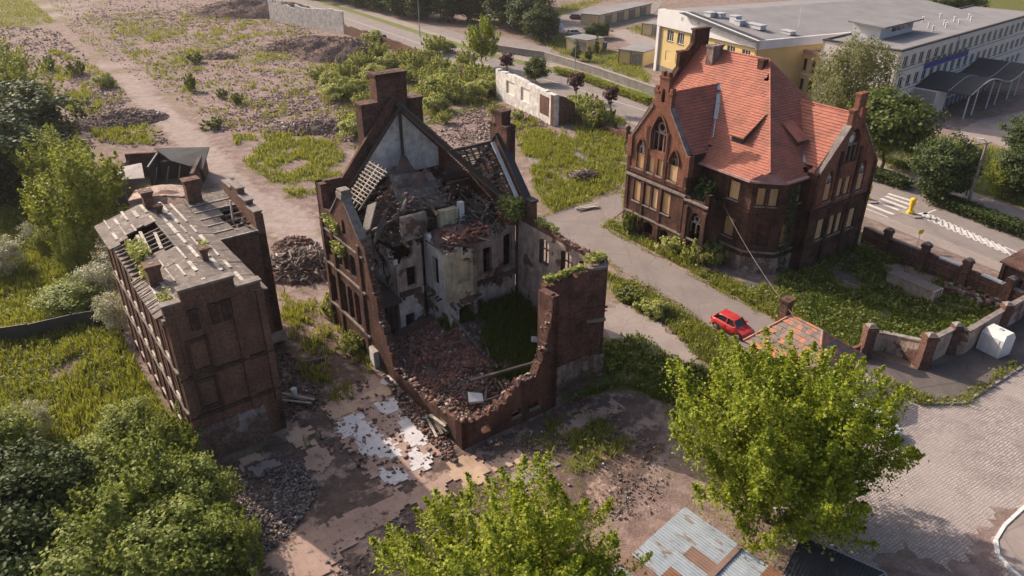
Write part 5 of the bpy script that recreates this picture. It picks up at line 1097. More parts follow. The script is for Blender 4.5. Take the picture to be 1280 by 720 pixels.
gatehouse = build_gatehouse()
mb = MB(); p0 = Vector((*G(912, 263, 6.0), 6.0)); q = G(1004, 410, 5.6); p1 = Vector((q[0], q[1], 5.6)); pts = []
w0 = Vector((B_O[0] + 2.15 * math.cos(rad(34)) + 11.9 * math.sin(rad(34)), B_O[1] + 2.15 * math.sin(rad(34)) - 11.9 * math.cos(rad(34)), 6.4))
for k in range(13): f = k / 12; v = w0.lerp(p1, f); v.z -= 1.2 * 4 * f * (1 - f) * .5; pts.append(v)
mb.path(pts, .018, 5); tag(mb.build('overhead_cable', M['stone_trim']), 'pale overhead cable sagging from villa wall to gatehouse', 'cable')

# ================================================================== YARD WALLS
def pillar(parent, x, y, h, wd=.6, mat='brick_wall', rz=0.):
    c, s = math.cos(rz), math.sin(rz); m = MB()
    def bx(a, z0, z1): m.hexa([(x + c * p - s * q, y + s * p + c * q, z0) for p, q in ((-a, -a), (a, -a), (a, a), (-a, a))], [(x + c * p - s * q, y + s * p + c * q, z1) for p, q in ((-a, -a), (a, -a), (a, a), (-a, a))])
    bx(wd / 2 + .06, -.1, .5); bx(wd / 2, .5, h - .35); bx(wd / 2 + .08, h - .35, h - .15); bx(wd / 2 + .02, h - .15, h); o = m.build('pillar', M[mat], parent)
    cp = MB(); cp.hexa([(x + c * p - s * q, y + s * p + c * q, h) for p, q in ((-.36, -.36), (.36, -.36), (.36, .36), (-.36, .36))], [(x + c * p - s * q, y + s * p + c * q, h + .22) for p, q in ((-.12, -.12), (.12, -.12), (.12, .12), (-.12, .12))]); cp.build('cap', M['stone_trim'], o); return o
def rel(o, p): return (p[0] - o[0], p[1] - o[1])
def street_wall():
    P = [G(1075, 303), G(1104, 318), G(1150, 337), G(1201, 358), G(1254, 382), G(1310, 408)]; o = P[0]; rr = random.Random(3)
    t = thing('brick_boundary_wall', 'long low brick wall with pillars along the street pavement', 'wall', o); Q = [rel(o, p) for p in P]
    for i, (a, b) in enumerate(zip(Q[:-1], Q[1:])):
        L = math.dist(a, b); m = MB(); wall(m, a, b, .35, -.1, ragged(0, 1.9, L, 1.9, rr, .8, .1)); m.build('wall_panel', M['brick_wall'], t)
        for z in (.35, 1.2): s = MB(); strip(s, a, b, .3, L - .3, z, z + .14, 0, .08); s.build('band', M['brick_wall'], t)
        if i in (2, 3): s = MB(); strip(s, a, b, L * .35, L * .85, 1.9, 2.05, -.4, .06); s.build('coping', M['white'], t)
        else: s = MB(); strip(s, a, b, .3, L - .3, 1.88, 2.0, -.4, .05); s.build('coping', M['stone_trim'], t)
    for p in Q[1:-1]: pillar(t, p[0], p[1], 2.9, .65, rz=rad(-60))
    return t
street_wall()
def gate_walls():
    o = G(1079, 446); rr = random.Random(5)
    t = thing('gateway_wall', 'weathered plastered gateway wall sweeping in a curve between brick pillars', 'wall', o)
    a, b = rel(o, G(1079, 446)), rel(o, G(1151, 459)); n = 9; prev = None
    for k in range(n + 1):
        f = k / n; x = a[0] + (b[0] - a[0]) * f; y = a[1] + (b[1] - a[1]) * f + 1.7 * math.sin(math.pi * f); cur = (x, y)
        if prev: 
            m = MB(); z = lambda q: 2.3 - .75 * math.sin(math.pi * q); L = math.dist(prev, cur); wall(m, prev, cur, .35, -.1, [(0, z((k - 1) / n)), (L, z(f))]); m.build('wall_panel', M['plaster_p'], t)
            s = MB(); strip_s(s, prev, cur, 0, L, z((k - 1) / n), z(f), .12, -.42, .07); s.build('coping', M['stone_trim'], t)
        prev = cur
    pillar(t, a[0], a[1], 3.0, .8); pillar(t, b[0], b[1], 3.1, .85)
    c = [rel(o, G(*p)) for p in ((1151, 459), (1186, 440), (1203, 444), (1247, 416), (1300, 386))]
    for i, (p, q) in enumerate(zip(c[:-1], c[1:])):
        L = math.dist(p, q); m = MB(); wall(m, p, q, .35, -.1, ragged(0, [2.4, 2.1, 2.3, 2.3][i], L, [2.3, 2.2, 2.2, 2.2][i], rr, .7, .06)); m.build('wall_panel', M['plaster_p'], t); s = MB(); strip_s(s, p, q, .1, L - .1, 2.3, 2.25, .12, -.42, .06); s.build('coping', M['stone_trim'], t)
    pillar(t, *c[1], 2.7, .6); pillar(t, *c[3], 2.9, .65)
    d = [rel(o, G(1072, 449)), rel(o, G(1056, 450))]; s = MB(); wall(s, d[1], d[0], .3, -.1, [(0, .9), (math.dist(*d), 1.3)]); s.build('wall_panel', M['brick_wall'], t)
gate_walls()
def corner_shed():
    o = G(1282, 372); t = thing('brick_shed', 'dark tumbledown brick shed in the corner of the yard walls', 'shed', o, rad(34))
    m = MB(); wall(m, (-.6, 2.5), (-.6, -1.5), .3, -.1, 2.6, [(1., 2., .1, 2., 's')]); wall(m, (-.6, -1.5), (4, -1.5), .3, -.1, 2.6); wall(m, (4, 2.5), (-.6, 2.5), .3, -.1, 2.6); m.build('wall', M['brick_wall'], t)
    r = MB(); slab(r, [(-.9, -1.8, 2.6), (4.3, -1.8, 2.7), (4.3, 2.8, 3.1), (-.9, 2.8, 3.0)], .15); r.build('roof', M['brick_wall'], t)
    p = MB(); p.box(-.95, -.65, -1.8, -1.5, -.1, 2.45); p.box(-.95, -.65, 2.2, 2.5, -.1, 2.85); p.build('post', M['brick_wall'], t)
corner_shed()
def plaster_ruin_wall():
    A, B = G(620, 122), G(692, 158); o = A; L = math.dist(A, B); b = rel(o, B); rr = random.Random(6)
    t = thing('ruined_factory_wall', 'pale plastered stub of factory wall with bricked-up windows', 'wall', o)
    top = ragged(0, 5.2, L * .5, 5.3, rr, .9, .2) + ragged(L * .52, 5.2, L, 5.0, rr, .9, .15); ops = [(L * f, L * f + 3.2, 1.8, 4.1, 'r') for f in (.2, .46)]
    m = MB(); wall(m, (0, 0), b, .9, -.2, top, ops); m.build('wall_panel', M['plaster_clean'], t)
    for q in ops: s = MB(); strip(s, (0, 0), b, q[0], q[1], q[2], q[3], -.5, -.25); s.build('blocked_window', M['greywall'], t)
    s = MB(); strip(s, (0, 0), b, L * .78, L * .92, 1.2, 4.3, -.1, .06); s.build('blocked_window', M['brick_wall'], t)
    A2, B2 = b, (b[0] + 3.6, b[1] + 2.6); m = MB(); wall(m, A2, B2, .9, -.2, [(0, 5.0), (2., 4.6), (4.4, 3.2)]); m.build('wall_return', M['brick_wall'], t)
plaster_ruin_wall()
def low_walls():
    rr = random.Random(12)
    for nm, lab, pts, h, mat, cat in (('brick_wall', 'long crumbling red brick wall between scrub and street', [(430, 42), (500, 66), (560, 92), (622, 122)], 2.3, 'brick_wall', 'wall'),
                                      ('ruined_wall', 'broken whitewashed wall remnant beside far end of the street', [(338, 26), (360, 30), (395, 36), (430, 42)], 5.5, 'plaster_clean', 'wall'),
                                      ('stone_wall', 'long grey stone garden wall below the garages', [(545, 52), (600, 62), (680, 74), (750, 96), (818, 120)][1:], 1.5, 'stonewall', 'wall'),
                                      ('brick_fence', 'low broken brick fence behind weeds beside villa gable', [(700, 152), (740, 158), (785, 176)], 1.2, 'brick_wall', 'fence')):
        P = GP(pts); o = P[0]; t = thing(nm, lab, cat, o)
        for a, b in zip(P[:-1], P[1:]):
            a, b = rel(o, a), rel(o, b); L = math.dist(a, b); m = MB(); amp = .7 if nm == 'ruined_wall' else (.04 if nm == 'stone_wall' else .2); wall(m, a, b, .5, -.2, ragged(0, h, L, h, rr, 2., amp)); m.build('wall_panel', M[mat], t)
            s = MB()
            if nm == 'stone_wall': strip(s, a, b, 0, L, h + .02, h + .16, -.56, .06); s.build('coping', M['kerb'], t)
        if nm == 'brick_fence':
            for q in ((742, 158), (784, 176)): p = rel(o, G(*q)); pillar(t, p[0], p[1], 2.3, .6)
low_walls()
def black_fence():
    P = GP([(-30, 436), (40, 425), (95, 412), (150, 402)]); o = P[0]; t = thing('black_fence', 'black sheet fence crossing the overgrown grass beside tenement', 'fence', o)
    for a, b in zip(P[:-1], P[1:]):
        a, b = rel(o, a), rel(o, b); n = max(1, int(math.dist(a, b) / 2))
        for k in range(n):
            q = lambda f: (a[0] + (b[0] - a[0]) * f, a[1] + (b[1] - a[1]) * f); m = MB(); wall(m, q(k / n + .003), q((k + 1) / n - .003), .05, 0, 1.55 + .08 * math.sin(k * 2.1)); m.build('panel', M['darkmetal'], t); m = MB(); x, y = q(k / n); m.tube((x, y, 0), (x, y, 1.75), .05); m.build('post', M['darkmetal'], t)
black_fence()
def base_wall():
    P = [(-21.2, 37.4), (-17.2, 32.0), (-13.2, 26.4)]; o = P[0]; t = thing('retaining_wall', 'low crumbling retaining wall running from tenement along the thicket', 'wall', o); rr = random.Random(8)
    for a, b in zip(P[:-1], P[1:]): a, b = rel(o, a), rel(o, b); L = math.dist(a, b); m = MB(); wall(m, a, b, .35, -.1, ragged(0, .75, L, .7, rr, .6, .22)); m.build('wall_panel', M['plaster_p'], t)
base_wall()

# ================================================================== SCHOOL, HALL AND GARAGES ACROSS THE STREET
def win(parent, A, B, d0, d1, z0, z1, fm='white', mull=1, sill='steel', off=-.12):
    f = MB(); e = .09
    for q in ((d0, d1, z0, z0 + e), (d0, d1, z1 - e, z1), (d0, d0 + e, z0 + e, z1 - e), (d1 - e, d1, z0 + e, z1 - e)): strip(f, A, B, *q, off - .06, off)
    for k in range(mull): d = d0 + (d1 - d0) * (k + 1) / (mull + 1); strip(f, A, B, d - .05, d + .05, z0 + e, z1 - e, off - .06, off)
    o = f.build('window', M[fm], parent); g = MB(); strip(g, A, B, d0 + e, d1 - e, z0 + e, z1 - e, off - .05, off - .03); g.build('pane', M['glass'], o)
    if sill: s = MB(); strip(s, A, B, d0 - .08, d1 + .08, z0 - .12, z0, -.1, .14); s.build('sill', M['stone_trim'] if sill == 'steel' else M[sill], o)
    return o
def build_school():
    t = thing('school_block', 'three storey pale grey school block with blue banner and wavy entrance canopy', 'building', (63.2, 122.6), rad(41)); L = 66
    A, B = (0, 0), (L, 0); ops = []
    for f, z0 in enumerate((1.5, 4.9, 8.3)):
        for k in range(20):
            d = 1.6 + k * 3.05; ops.append((d, d + 1.75, z0, z0 + 1.75, 'r'))
    m = MB(); wall(m, A, B, .4, -.2, 11., ops); m.build('facade', M['greywall'], t)
    for o in ops:
        if o[0] < 52: win(t, A, B, *o[:4])
    m = MB(); wall(m, (0, 13.5), (0, 0), .4, -.2, 11.); wall(m, (L, 0), (L, 13.5), .4, -.2, 11.); wall(m, (L, 13.5), (0, 13.5), .4, -.2, 11.); m.build('side_wall', M['greywall'], t)
    r = MB(); r.box(.3, L - .3, .3, 13.2, 10.9, 11.05); r.build('roof', M['roofgrey'], t)
    s = MB()
    for q in ((-.15, L + .15, -.15, .3), (-.15, .3, .3, 13.2), (-.15, L + .15, 13.2, 13.65)): s.box(*q, 11., 11.28)
    s.build('parapet', M['roofdark'], t)
    for z in (4.2, 7.6): s = MB(); strip(s, A, B, 0, L, z, z + .1, 0, .05); s.build('string_course', M['stone_trim'], t)
    s = MB(); s.box(-.12, 0, -.12, .25, 0, 11); s.box(23.3, 23.4, -.12, 0, 0, 11); s.build('downpipe', M['steel'], t)
    b = MB(); strip(b, A, B, 10.6, 30., 6.75, 7.85, .06, .1); bn = b.build('banner', M['blue'], t); b = MB()
    for k in range(8): d = 10.8 + k * 2.35; b.hexa([along(A, B, d, 7.6, .06), along(A, B, d + 1.7, 7.6, .06), along(A, B, d + 1.7, 7.6, .13), along(A, B, d, 7.6, .13)][::-1], [along(A, B, d + .25, 8.35, .06), along(A, B, d + 1.2, 8.35, .06), along(A, B, d + 1.2, 8.35, .11), along(A, B, d + .25, 8.35, .11)][::-1])
    b.build('banner_emblems', M['ochre'], bn)
    # penthouse, vents, aerials on the roof
    p = MB(); p.box(8, 21, 7.5, 12.5, 11.05, 13.2); ph = p.build('penthouse', M['whitewall'], t); p = MB(); slab(p, [(6.5, 6.3, 13.35), (22, 6.3, 13.35), (22, 13, 13.75), (6.5, 13, 13.75)], .25); p.build('penthouse_roof', M['roofgrey'], ph)
    for k in range(4): p = MB(); p.box(12.4 + k * 2.1, 14. + k * 2.1, 7.4, 7.46, 11.9, 12.9); p.build('window', M['glass'], ph)
    for k, (x, y) in enumerate(((3.5, 6), (24, 5), (27, 7), (30, 5), (33, 6.5), (36, 5), (39, 7), (42, 5), (45, 6.5), (27, 11), (34, 11), (41, 10.5))):
        v = MB(); v.tube((x, y, 11.05), (x, y, 11.9), .16); v.tube((x, y, 11.9), (x, y, 12.02), .28, .28); v.build('roof_vent', M['whitewall'], t)
    # entrance: glazed box and wavy canopy on posts
    e = MB(); e.box(8.2, 12.5, -4.2, -.02, 0, 4.0); e.build('entrance_box', M['greywall'], t); e = MB(); e.box(8.12, 8.2, -4.0, -.3, 1.2, 3.9); e.build('entrance_panel', M['steel'], t)
    e = MB(); e.box(12.5, 34, -3.6, -.02, .2, 3.6); e.build('entrance_glazing', M['glassblue'], t)
    e = MB()
    for k in range(12): d = 12.6 + k * 1.9; e.box(d, d + .12, -3.68, -3.6, .2, 3.6)
    e.box(12.5, 34, -3.7, -3.6, 1.9, 2.05); e.build('glazing_bars', M['white'], t)
    c = MB(); n = 28; zc = lambda x: 4.7 + .9 * math.sin((x - 9) * .28 - .6)
    for k in range(n):
        x0, x1 = 9 + 28 * k / n, 9 + 28 * (k + 1) / n; c.hexa([(x0, -9, zc(x0) - .15), (x1, -9, zc(x1) - .15), (x1, -.05, zc(x1) - .15), (x0, -.05, zc(x0) - .15)], [(x0, -9, zc(x0)), (x1, -9, zc(x1)), (x1, -.05, zc(x1)), (x0, -.05, zc(x0))])
    co = c.build('canopy', M['roofdark'], t)
    for y in (-9.1, -5.5): 
        c = MB()
        for k in range(n): x0, x1 = 9 + 28 * k / n, 9 + 28 * (k + 1) / n; c.bar((x0, y, zc(x0)), (x1, y, zc(x1)), .12, .18)
        c.build('canopy_edge', M['steel'], co)
    for x in (10, 13.5, 20, 24, 30, 34): c = MB(); c.tube((x, -8.6, 0), (x, -8.6, zc(x) - .1), .13); c.build('canopy_post', M['whitewall'], t)
    return t
build_school()
def build_hall():
    t = thing('yellow_hall', 'large yellow sports hall with white fascia and broad grey roof', 'building', (31.3, 160.7), rad(-66)); L, Dp = 29.5, 62.
    A, B = (0, 0), (L, 0); ops = []
    for k in range(7): d = 2. + k * 3.9 + (0 if k % 2 else .3); ops += [(d, d + 2.2, 6.6, 8.8, 'r'), (d, d + 2.2, 2.6, 4.6, 'r')]
    m = MB(); wall(m, A, B, .4, -.1, 9.6, ops); m.build('facade', M['yellowwall'], t)
    for k, o in enumerate(ops):
        if k in (1, 3): s = MB(); strip(s, A, B, o[0], o[1], o[2], o[3], -.12, -.08); s.build('blocked_window', M['yellowwall'], t)
        else: win(t, A, B, *o[:4], mull=2)
    s = MB(); strip(s, A, B, -.05, L, -.1, 1.2, 0, .08); s.build('plinth', M['stonewall'], t)
    s = MB(); strip(s, A, B, -.9, -.05, -.1, 12.4, -1., .5); s.build('corner_fin', M['whitewall'], t)
    m = MB(); wall(m, (-.9, -.6), (L + .6, -.6), .5, [(0, 9.2), (L + 1.5, 9.6)], [(0, 12.4), (9, 13.), (L + 1.5, 10.9)]); m.build('fascia', M['whitewall'], t)
    for d in (8.2, 13.6): s = MB(); strip(s, (-.9, -.6), (L, -.6), d, d + .7, 11.2, 11.9, .0, .03); s.build('fascia_vent', M['steel'], t)
    m = MB(); wall(m, (L, 0), (L, Dp), .4, -.1, 9.5); m.build('end_wall', M['yellowwall'], t); m = MB(); wall(m, (L + .6, -.6), (L + .6, Dp), .5, 9.4, 10.9); m.build('end_fascia', M['whitewall'], t)
    m = MB(); wall(m, (-.3, Dp), (-.3, 0), .4, -.1, 12.); wall(m, (L, Dp), (-.3, Dp), .4, -.1, 11.); m.build('back_wall', M['whitewall'], t)
    r = MB(); slab(r, [(-.9, -.1, 12.2), (8.2, -.1, 12.8), (8.2, Dp, 12.8), (-.9, Dp, 12.2)], .2); slab(r, [(8.2, -.1, 12.8), (L + .5, -.1, 10.8), (L + .5, Dp, 10.8), (8.2, Dp, 12.8)], .2); r.build('roof', M['roofgrey'], t)
    s = MB(); s.bar((8.2, -.3, 12.85), (L + .5, -.3, 10.85), 3.2, .1); s.build('roof_edge', M['roofdark'], t)
    for x, y, w_, h in ((11, 2, 2., .6), (12.6, 3.4, 1.6, .7), (17, 3.4, 1.8, 1.2), (18.8, 3.2, 1.5, .8), (20.5, 4.5, 4., .6), (26, 8, 2.5, .4)):
        z = 12.8 - (x - 8.2) * .092; v = MB(); v.box(x, x + w_, y, y + 1.3, z - .1, z + h); v.box(x - .15, x + w_ + .15, y - .15, y + 1.45, z + h, z + h + .12); v.build('roof_unit', M['zinc'], t)
    v = MB(); v.tube((24, 14, 11), (24, 14, 15), .06); v.build('aerial', M['whitewall'], t)
    return t
build_hall()
def build_annex():
    t = thing('yellow_annex', 'lower yellow annex with narrow dark windows joining hall and school', 'building', (50.6, 145.6), rad(-68)); L = 17.
    A, B = (0, 0), (L, 0); ops = []
    for k in range(7): d = 1.6 + k * 2.15; ops += [(d, d + .9, 5., 7., 'r'), (d, d + .9, 1.5, 3.4, 'r')]
    m = MB(); wall(m, A, B, .4, -.1, 8., ops); m.build('facade', M['yellowwall'], t)
    for o in ops: win(t, A, B, *o[:4], fm='darkmetal', mull=0)
    m = MB(); m.box(0, L, .5, 14, 7.7, 8.2); m.build('roof', M['roofgrey'], t); m = MB(); m.box(-.1, L + .1, -.3, .5, 7.95, 8.5); m.build('roof_edge', M['pinkmetal'], t)
    s = MB(); strip(s, A, B, 0, L, 4.2, 4.4, 0, .1); s.build('string_course', M['whitewall'], t); v = MB(); v.box(6, 6.6, 5, 5.6, 8.2, 9.3); v.build('chimney', M['brick_wall'], t); m = MB(); m.box(-.4, 0, .5, 14, -.1, 10.8); m.box(-.6, .1, -.1, 14, 8.6, 11.2); m.build('fire_wall', M['roofdark'], t)
build_annex()
def garage(loc, rz, nb, w_, dp, h, label, wallm='creamwall', split=True):
    t = thing('garage', label, 'garage', loc, rz); L = nb * w_
    m = MB(); m.box(0, L, 0, dp, -.1, h); m.build('wall', M[wallm], t); r = MB(); r.hexa([(-.2, -.3, h), (L + .2, -.3, h), (L + .2, dp + .2, h), (-.2, dp + .2, h)], [(-.2, -.3, h + .25), (L + .2, -.3, h + .25), (L + .2, dp + .2, h + .12), (-.2, dp + .2, h + .12)]); r.build('roof', M['roofgrey'], t)
    for k in range(nb):
        d = MB(); d.box(k * w_ + .3, (k + 1) * w_ - .3, -.04, 0, 0, h - .4); d.build('garage_door', M['stone_trim'] if k % 2 else M[wallm], t)
        d = MB(); d.box(k * w_ - .05, k * w_ + .05, dp, dp + .08, 0, h); d.box(k * w_ - .06, k * w_ + .06, -.1, 0, 0, h); d.build('pier', M['roofdark'], t)
garage(G(707, 62), rad(-44), 2, 3.3, 6.5, 2.8, 'small cream garage behind two dark conifers'); garage(G(773, 79), rad(-36), 2, 3.0, 8.5, 2.9, 'cream and yellow garage next to corner of yellow hall', 'yellowwall')
garage(G(748, 33), rad(52), 9, 3.4, 6., 2.9, 'long row of cream garages behind the court'); garage(G(802, 44), rad(-40), 2, 3.2, 8, 2.9, 'cream garage half hidden beside hall fin'); garage(G(685, 47), rad(60), 3, 3., 6, 2.8, 'white walled garage under tall trees', 'whitewall')

# ================================================================== BURNT OUTBUILDING AND SHEDS
def build_burnt():
    o = (-46.8, 81.5); t = thing('burnt_outbuilding', 'burnt open outbuilding with sagging concrete roof behind tenement chimneys', 'ruin', o, rad(12)); rr = random.Random(4)
    m = MB(); wall(m, (-2, 13.5), (-2, -.5), .4, -.1, ragged(0, 2.6, 14, 2.2, rr, .8, .3)); m.build('wall', M['plaster_p'], t); m = MB(); wall(m, (8, 13.5), (-2, 13.5), .4, -.1, 3.2); m.build('wall', M['brick_r'], t); m = MB(); wall(m, (8, 4), (8, 13.5), .4, -.1, 3., [(1., 2.2, 0, 2.3, 'r'), (4, 6, 0, 2.4, 's')]); m.build('wall', M['brick_r'], t)
    r = MB(); r.hexa([(4.6, 9.2, 3.0), (8.6, 6.9, 2.3), (8.6, 14, 3.1), (1.6, 14, 3.4)], [(4.6, 9.2, 3.15), (8.6, 6.9, 2.45), (8.6, 14, 3.25), (1.6, 14, 3.55)]); r.build('roof_slab', M['roofdark'], t)
    r = MB(); r.hexa([(-2.2, 5.2, 2.2), (2.2, 4.4, 2.5), (1., 9., 3.0), (-2.2, 9.5, 2.4)], [(-2.2, 5.2, 2.4), (2.2, 4.4, 2.7), (1., 9., 3.2), (-2.2, 9.5, 2.6)]); r.build('roof_slab', M['fl_grey'], t)
    r = MB(); n = 8
    for k in range(n):
        a, b = k / n, (k + 1) / n; z = lambda f: 1.5 + .45 * math.sin(math.pi * f); r.hexa([(1.0 + 6.5 * a, -.2, z(a) - .2), (1.0 + 6.5 * b, -.2, z(b) - .2), (1.0 + 6.5 * b, 3.6, z(b) - .2), (1.0 + 6.5 * a, 3.6, z(a) - .2)], [(1.0 + 6.5 * a, -.2, z(a)), (1.0 + 6.5 * b, -.2, z(b)), (1.0 + 6.5 * b, 3.6, z(b)), (1.0 + 6.5 * a, 3.6, z(a))])
    r.build('vaulted_roof', M['plaster_p'], t)
    s = MB(); s.box(-1.6, 1.0, -.1, .05, 0, 3.6); s.build('black_sheet', M['darkmetal'], t); s = MB(); s.box(2.0, 2.2, 7.2, 13, .1, 3.2); s.build('charred_partition', M['darkmetal'], t)
    s = MB(); s.box(2.4, 7.6, 11.5, 13, 0, 2.4); s.build('charred_wall', M['wooddark'], t)
    for k in range(4): s = MB(); s.bar((2.5 + k * 1.4, 5, .2), (3 + k * 1.4, 8, 2.8), .14); s.build('fallen_beam', M['wooddark'], t)
    s = MB(); s.bar((-4.2, 1., 2.6), (-1.2, -4.6, 2.4), .5, .2); s.build('roof_beam', M['stone_trim'], t); s = MB(); s.tube((-2.2, -2.7, 0), (-2.2, -2.7, 2.3), .12); s.build('post', M['wood'], t)
build_burnt()
def corrugmat(name, a, b, rust, amt):
    t = NT(name, .55, .5, .25); c = t.mix(t.ramp(t.noise(1.4, 6), [(.35, 0.), (.65, 1.)]), a, b); c = t.mix(t.ramp(t.noise(1.1, 8, t.mapv((2.4, .7, 1)), rough=.65), [(amt, 0.), (amt + .08, 1.)]), c, rust)
    c = t.mix(t.math('MULTIPLY', t.objrand(), .35), c, (.30, .33, .36)); return t.col(c)
M['corr'] = corrugmat('corrugated_zinc', (.40, .45, .50), (.30, .345, .385), (.22, .115, .07), .57); M['corr_rust'] = corrugmat('rusted_corrugated', (.20, .085, .04), (.29, .125, .06), (.12, .055, .03), .55)
def corr_sheet(parent, x0, x1, y0, y1, zf, mat, dz=0.):
    n = int((x1 - x0) / .045); xs = np.linspace(x0, x1, n + 1); V = []; z = .028 * np.sin(xs / .19 * 2 * np.pi)
    for yy in (y0, y1): V.append(np.stack([xs, np.full_like(xs, yy), z + zf(yy) + dz], 1))
    V = np.vstack(V); i = np.arange(n); return fast('roof_sheet', V, np.stack([i, i + 1, i + n + 2, i + n + 1], 1), mat, parent, smooth=True)
def build_corr_shed():
    c = G(857, 634, 3.2); t = thing('corrugated_shed', 'shed with rusty blue-grey corrugated metal roof under the big maple', 'shed', c, rad(44)); rr = random.Random(17)
    # x: -u from the far corner; local y negative towards the viewer
    zf = lambda y: 3.1 + .09 * y
    zf2 = lambda y: 2.95 + .05 * y
    for i in range(9):
        x1 = .1 - i * .98; x0 = x1 - 1.02
        for (y0, y1, f, dz) in ((0.1, -1.9, zf, 0.), (-1.75, -3.5, zf, .03), (-3.55, -5.3, zf2, .0), (-5.2, -6.6, zf2, .03)):
            rust = (i, y0) in ((2, -1.75), (0, -5.2), (4, -1.75), (5, 0.1), (6, -3.55)); corr_sheet(t, x0, x1, y1, y0, f, M['corr_rust'] if rust else M['corr'], dz + (.012 if i % 2 else 0) + rr.random() * .01)
    m = MB(); wall(m, (-8.6, -6.3), (-.1, -6.3), .2, -.1, 2.45); wall(m, (-.1, -6.3), (-.1, -.1), .2, -.1, [(0, 2.45), (2.8, 2.6), (2.9, 2.7), (6.2, 2.95)], [(.6, 2.0, 0, 2., 'r')]); wall(m, (-.1, -.1), (-8.6, -.1), .2, -.1, 2.95); wall(m, (-8.6, -.1), (-8.6, -6.3), .2, -.1, [(0, 2.95), (6.2, 2.45)]); m.build('wall', M['tile_red'], t)
    s = MB(); s.bar((.05, -3.5, 2.86), (-8.8, -3.5, 2.86), .3, .06); s.build('roof_flashing', M['corr_rust'], t)
    d = MB(); d.box(-.09, -.04, -5.7, -4.3, 0, 2.); d.build('door', M['wood'], t)
build_corr_shed()
def lean_to():
    c = G(1045, 712, 2.2); t = thing('lean_to', 'dark ribbed metal lean-to roof beside the cobbled street', 'shed', c, rad(-36))
    for k in range(4): corr_sheet(t, -2.2 + k * 1.1, -1.1 + k * 1.1, -2, 1.2, lambda y: 2.2 + .06 * y, M['roofdark'], k * .008)
    f = MB()
    for x in (-2.1, 2.1):
        for y in (-1.9, 1.1): f.tube((x, y, 0), (x, y, 2.1), .06)
    f.build('post', M['steel'], t); f = MB(); f.bar((2.25, 1.2, 2.25), (2.25, -2, 2.1), .08); f.bar((-2.2, 1.25, 2.28), (2.2, 1.25, 2.28), .08); f.bar((2.2, 1.2, 2.3), (.4, -2, 2.15), .06); f.build('edge_bar', M['steel'], t)
lean_to()

# ================================================================== VEHICLES
def carpaint(name, c):
    t = NT(name, .36, .45); t.b.inputs['Coat Weight'].default_value = .3; return t.col(t.mix(t.ramp(t.noise(2.2, 6), [(.45, 0.), (.75, .3)]), c, (.30, .25, .22)))
PAINT = {'red': carpaint('red_car_paint', (.50, .022, .024)), 'silver': carpaint('pale_silver_car_paint', (.55, .60, .62)), 'maroon': carpaint('maroon_car_paint', (.12, .02, .03)), 'white': carpaint('white_car_paint', (.72, .73, .75)), 'black': carpaint('dark_car_paint', (.03, .035, .04))}
M['tyre'] = simple('tyre_rubber', (.02, .02, .02), (.03, .03, .03), 3., bump=0); M['rim'] = simple('alloy_rim', (.42, .42, .43), (.36, .36, .37), 3., .4, .5, .6, bump=0)
M['lamp'] = glassmat('headlamp_glass', (.62, .62, .60), .15); M['tail'] = glassmat('tail_lamp', (.45, .02, .02), .2); M['plate'] = simple('number_plate', (.75, .75, .72), (.7, .7, .68), 3., bump=0)
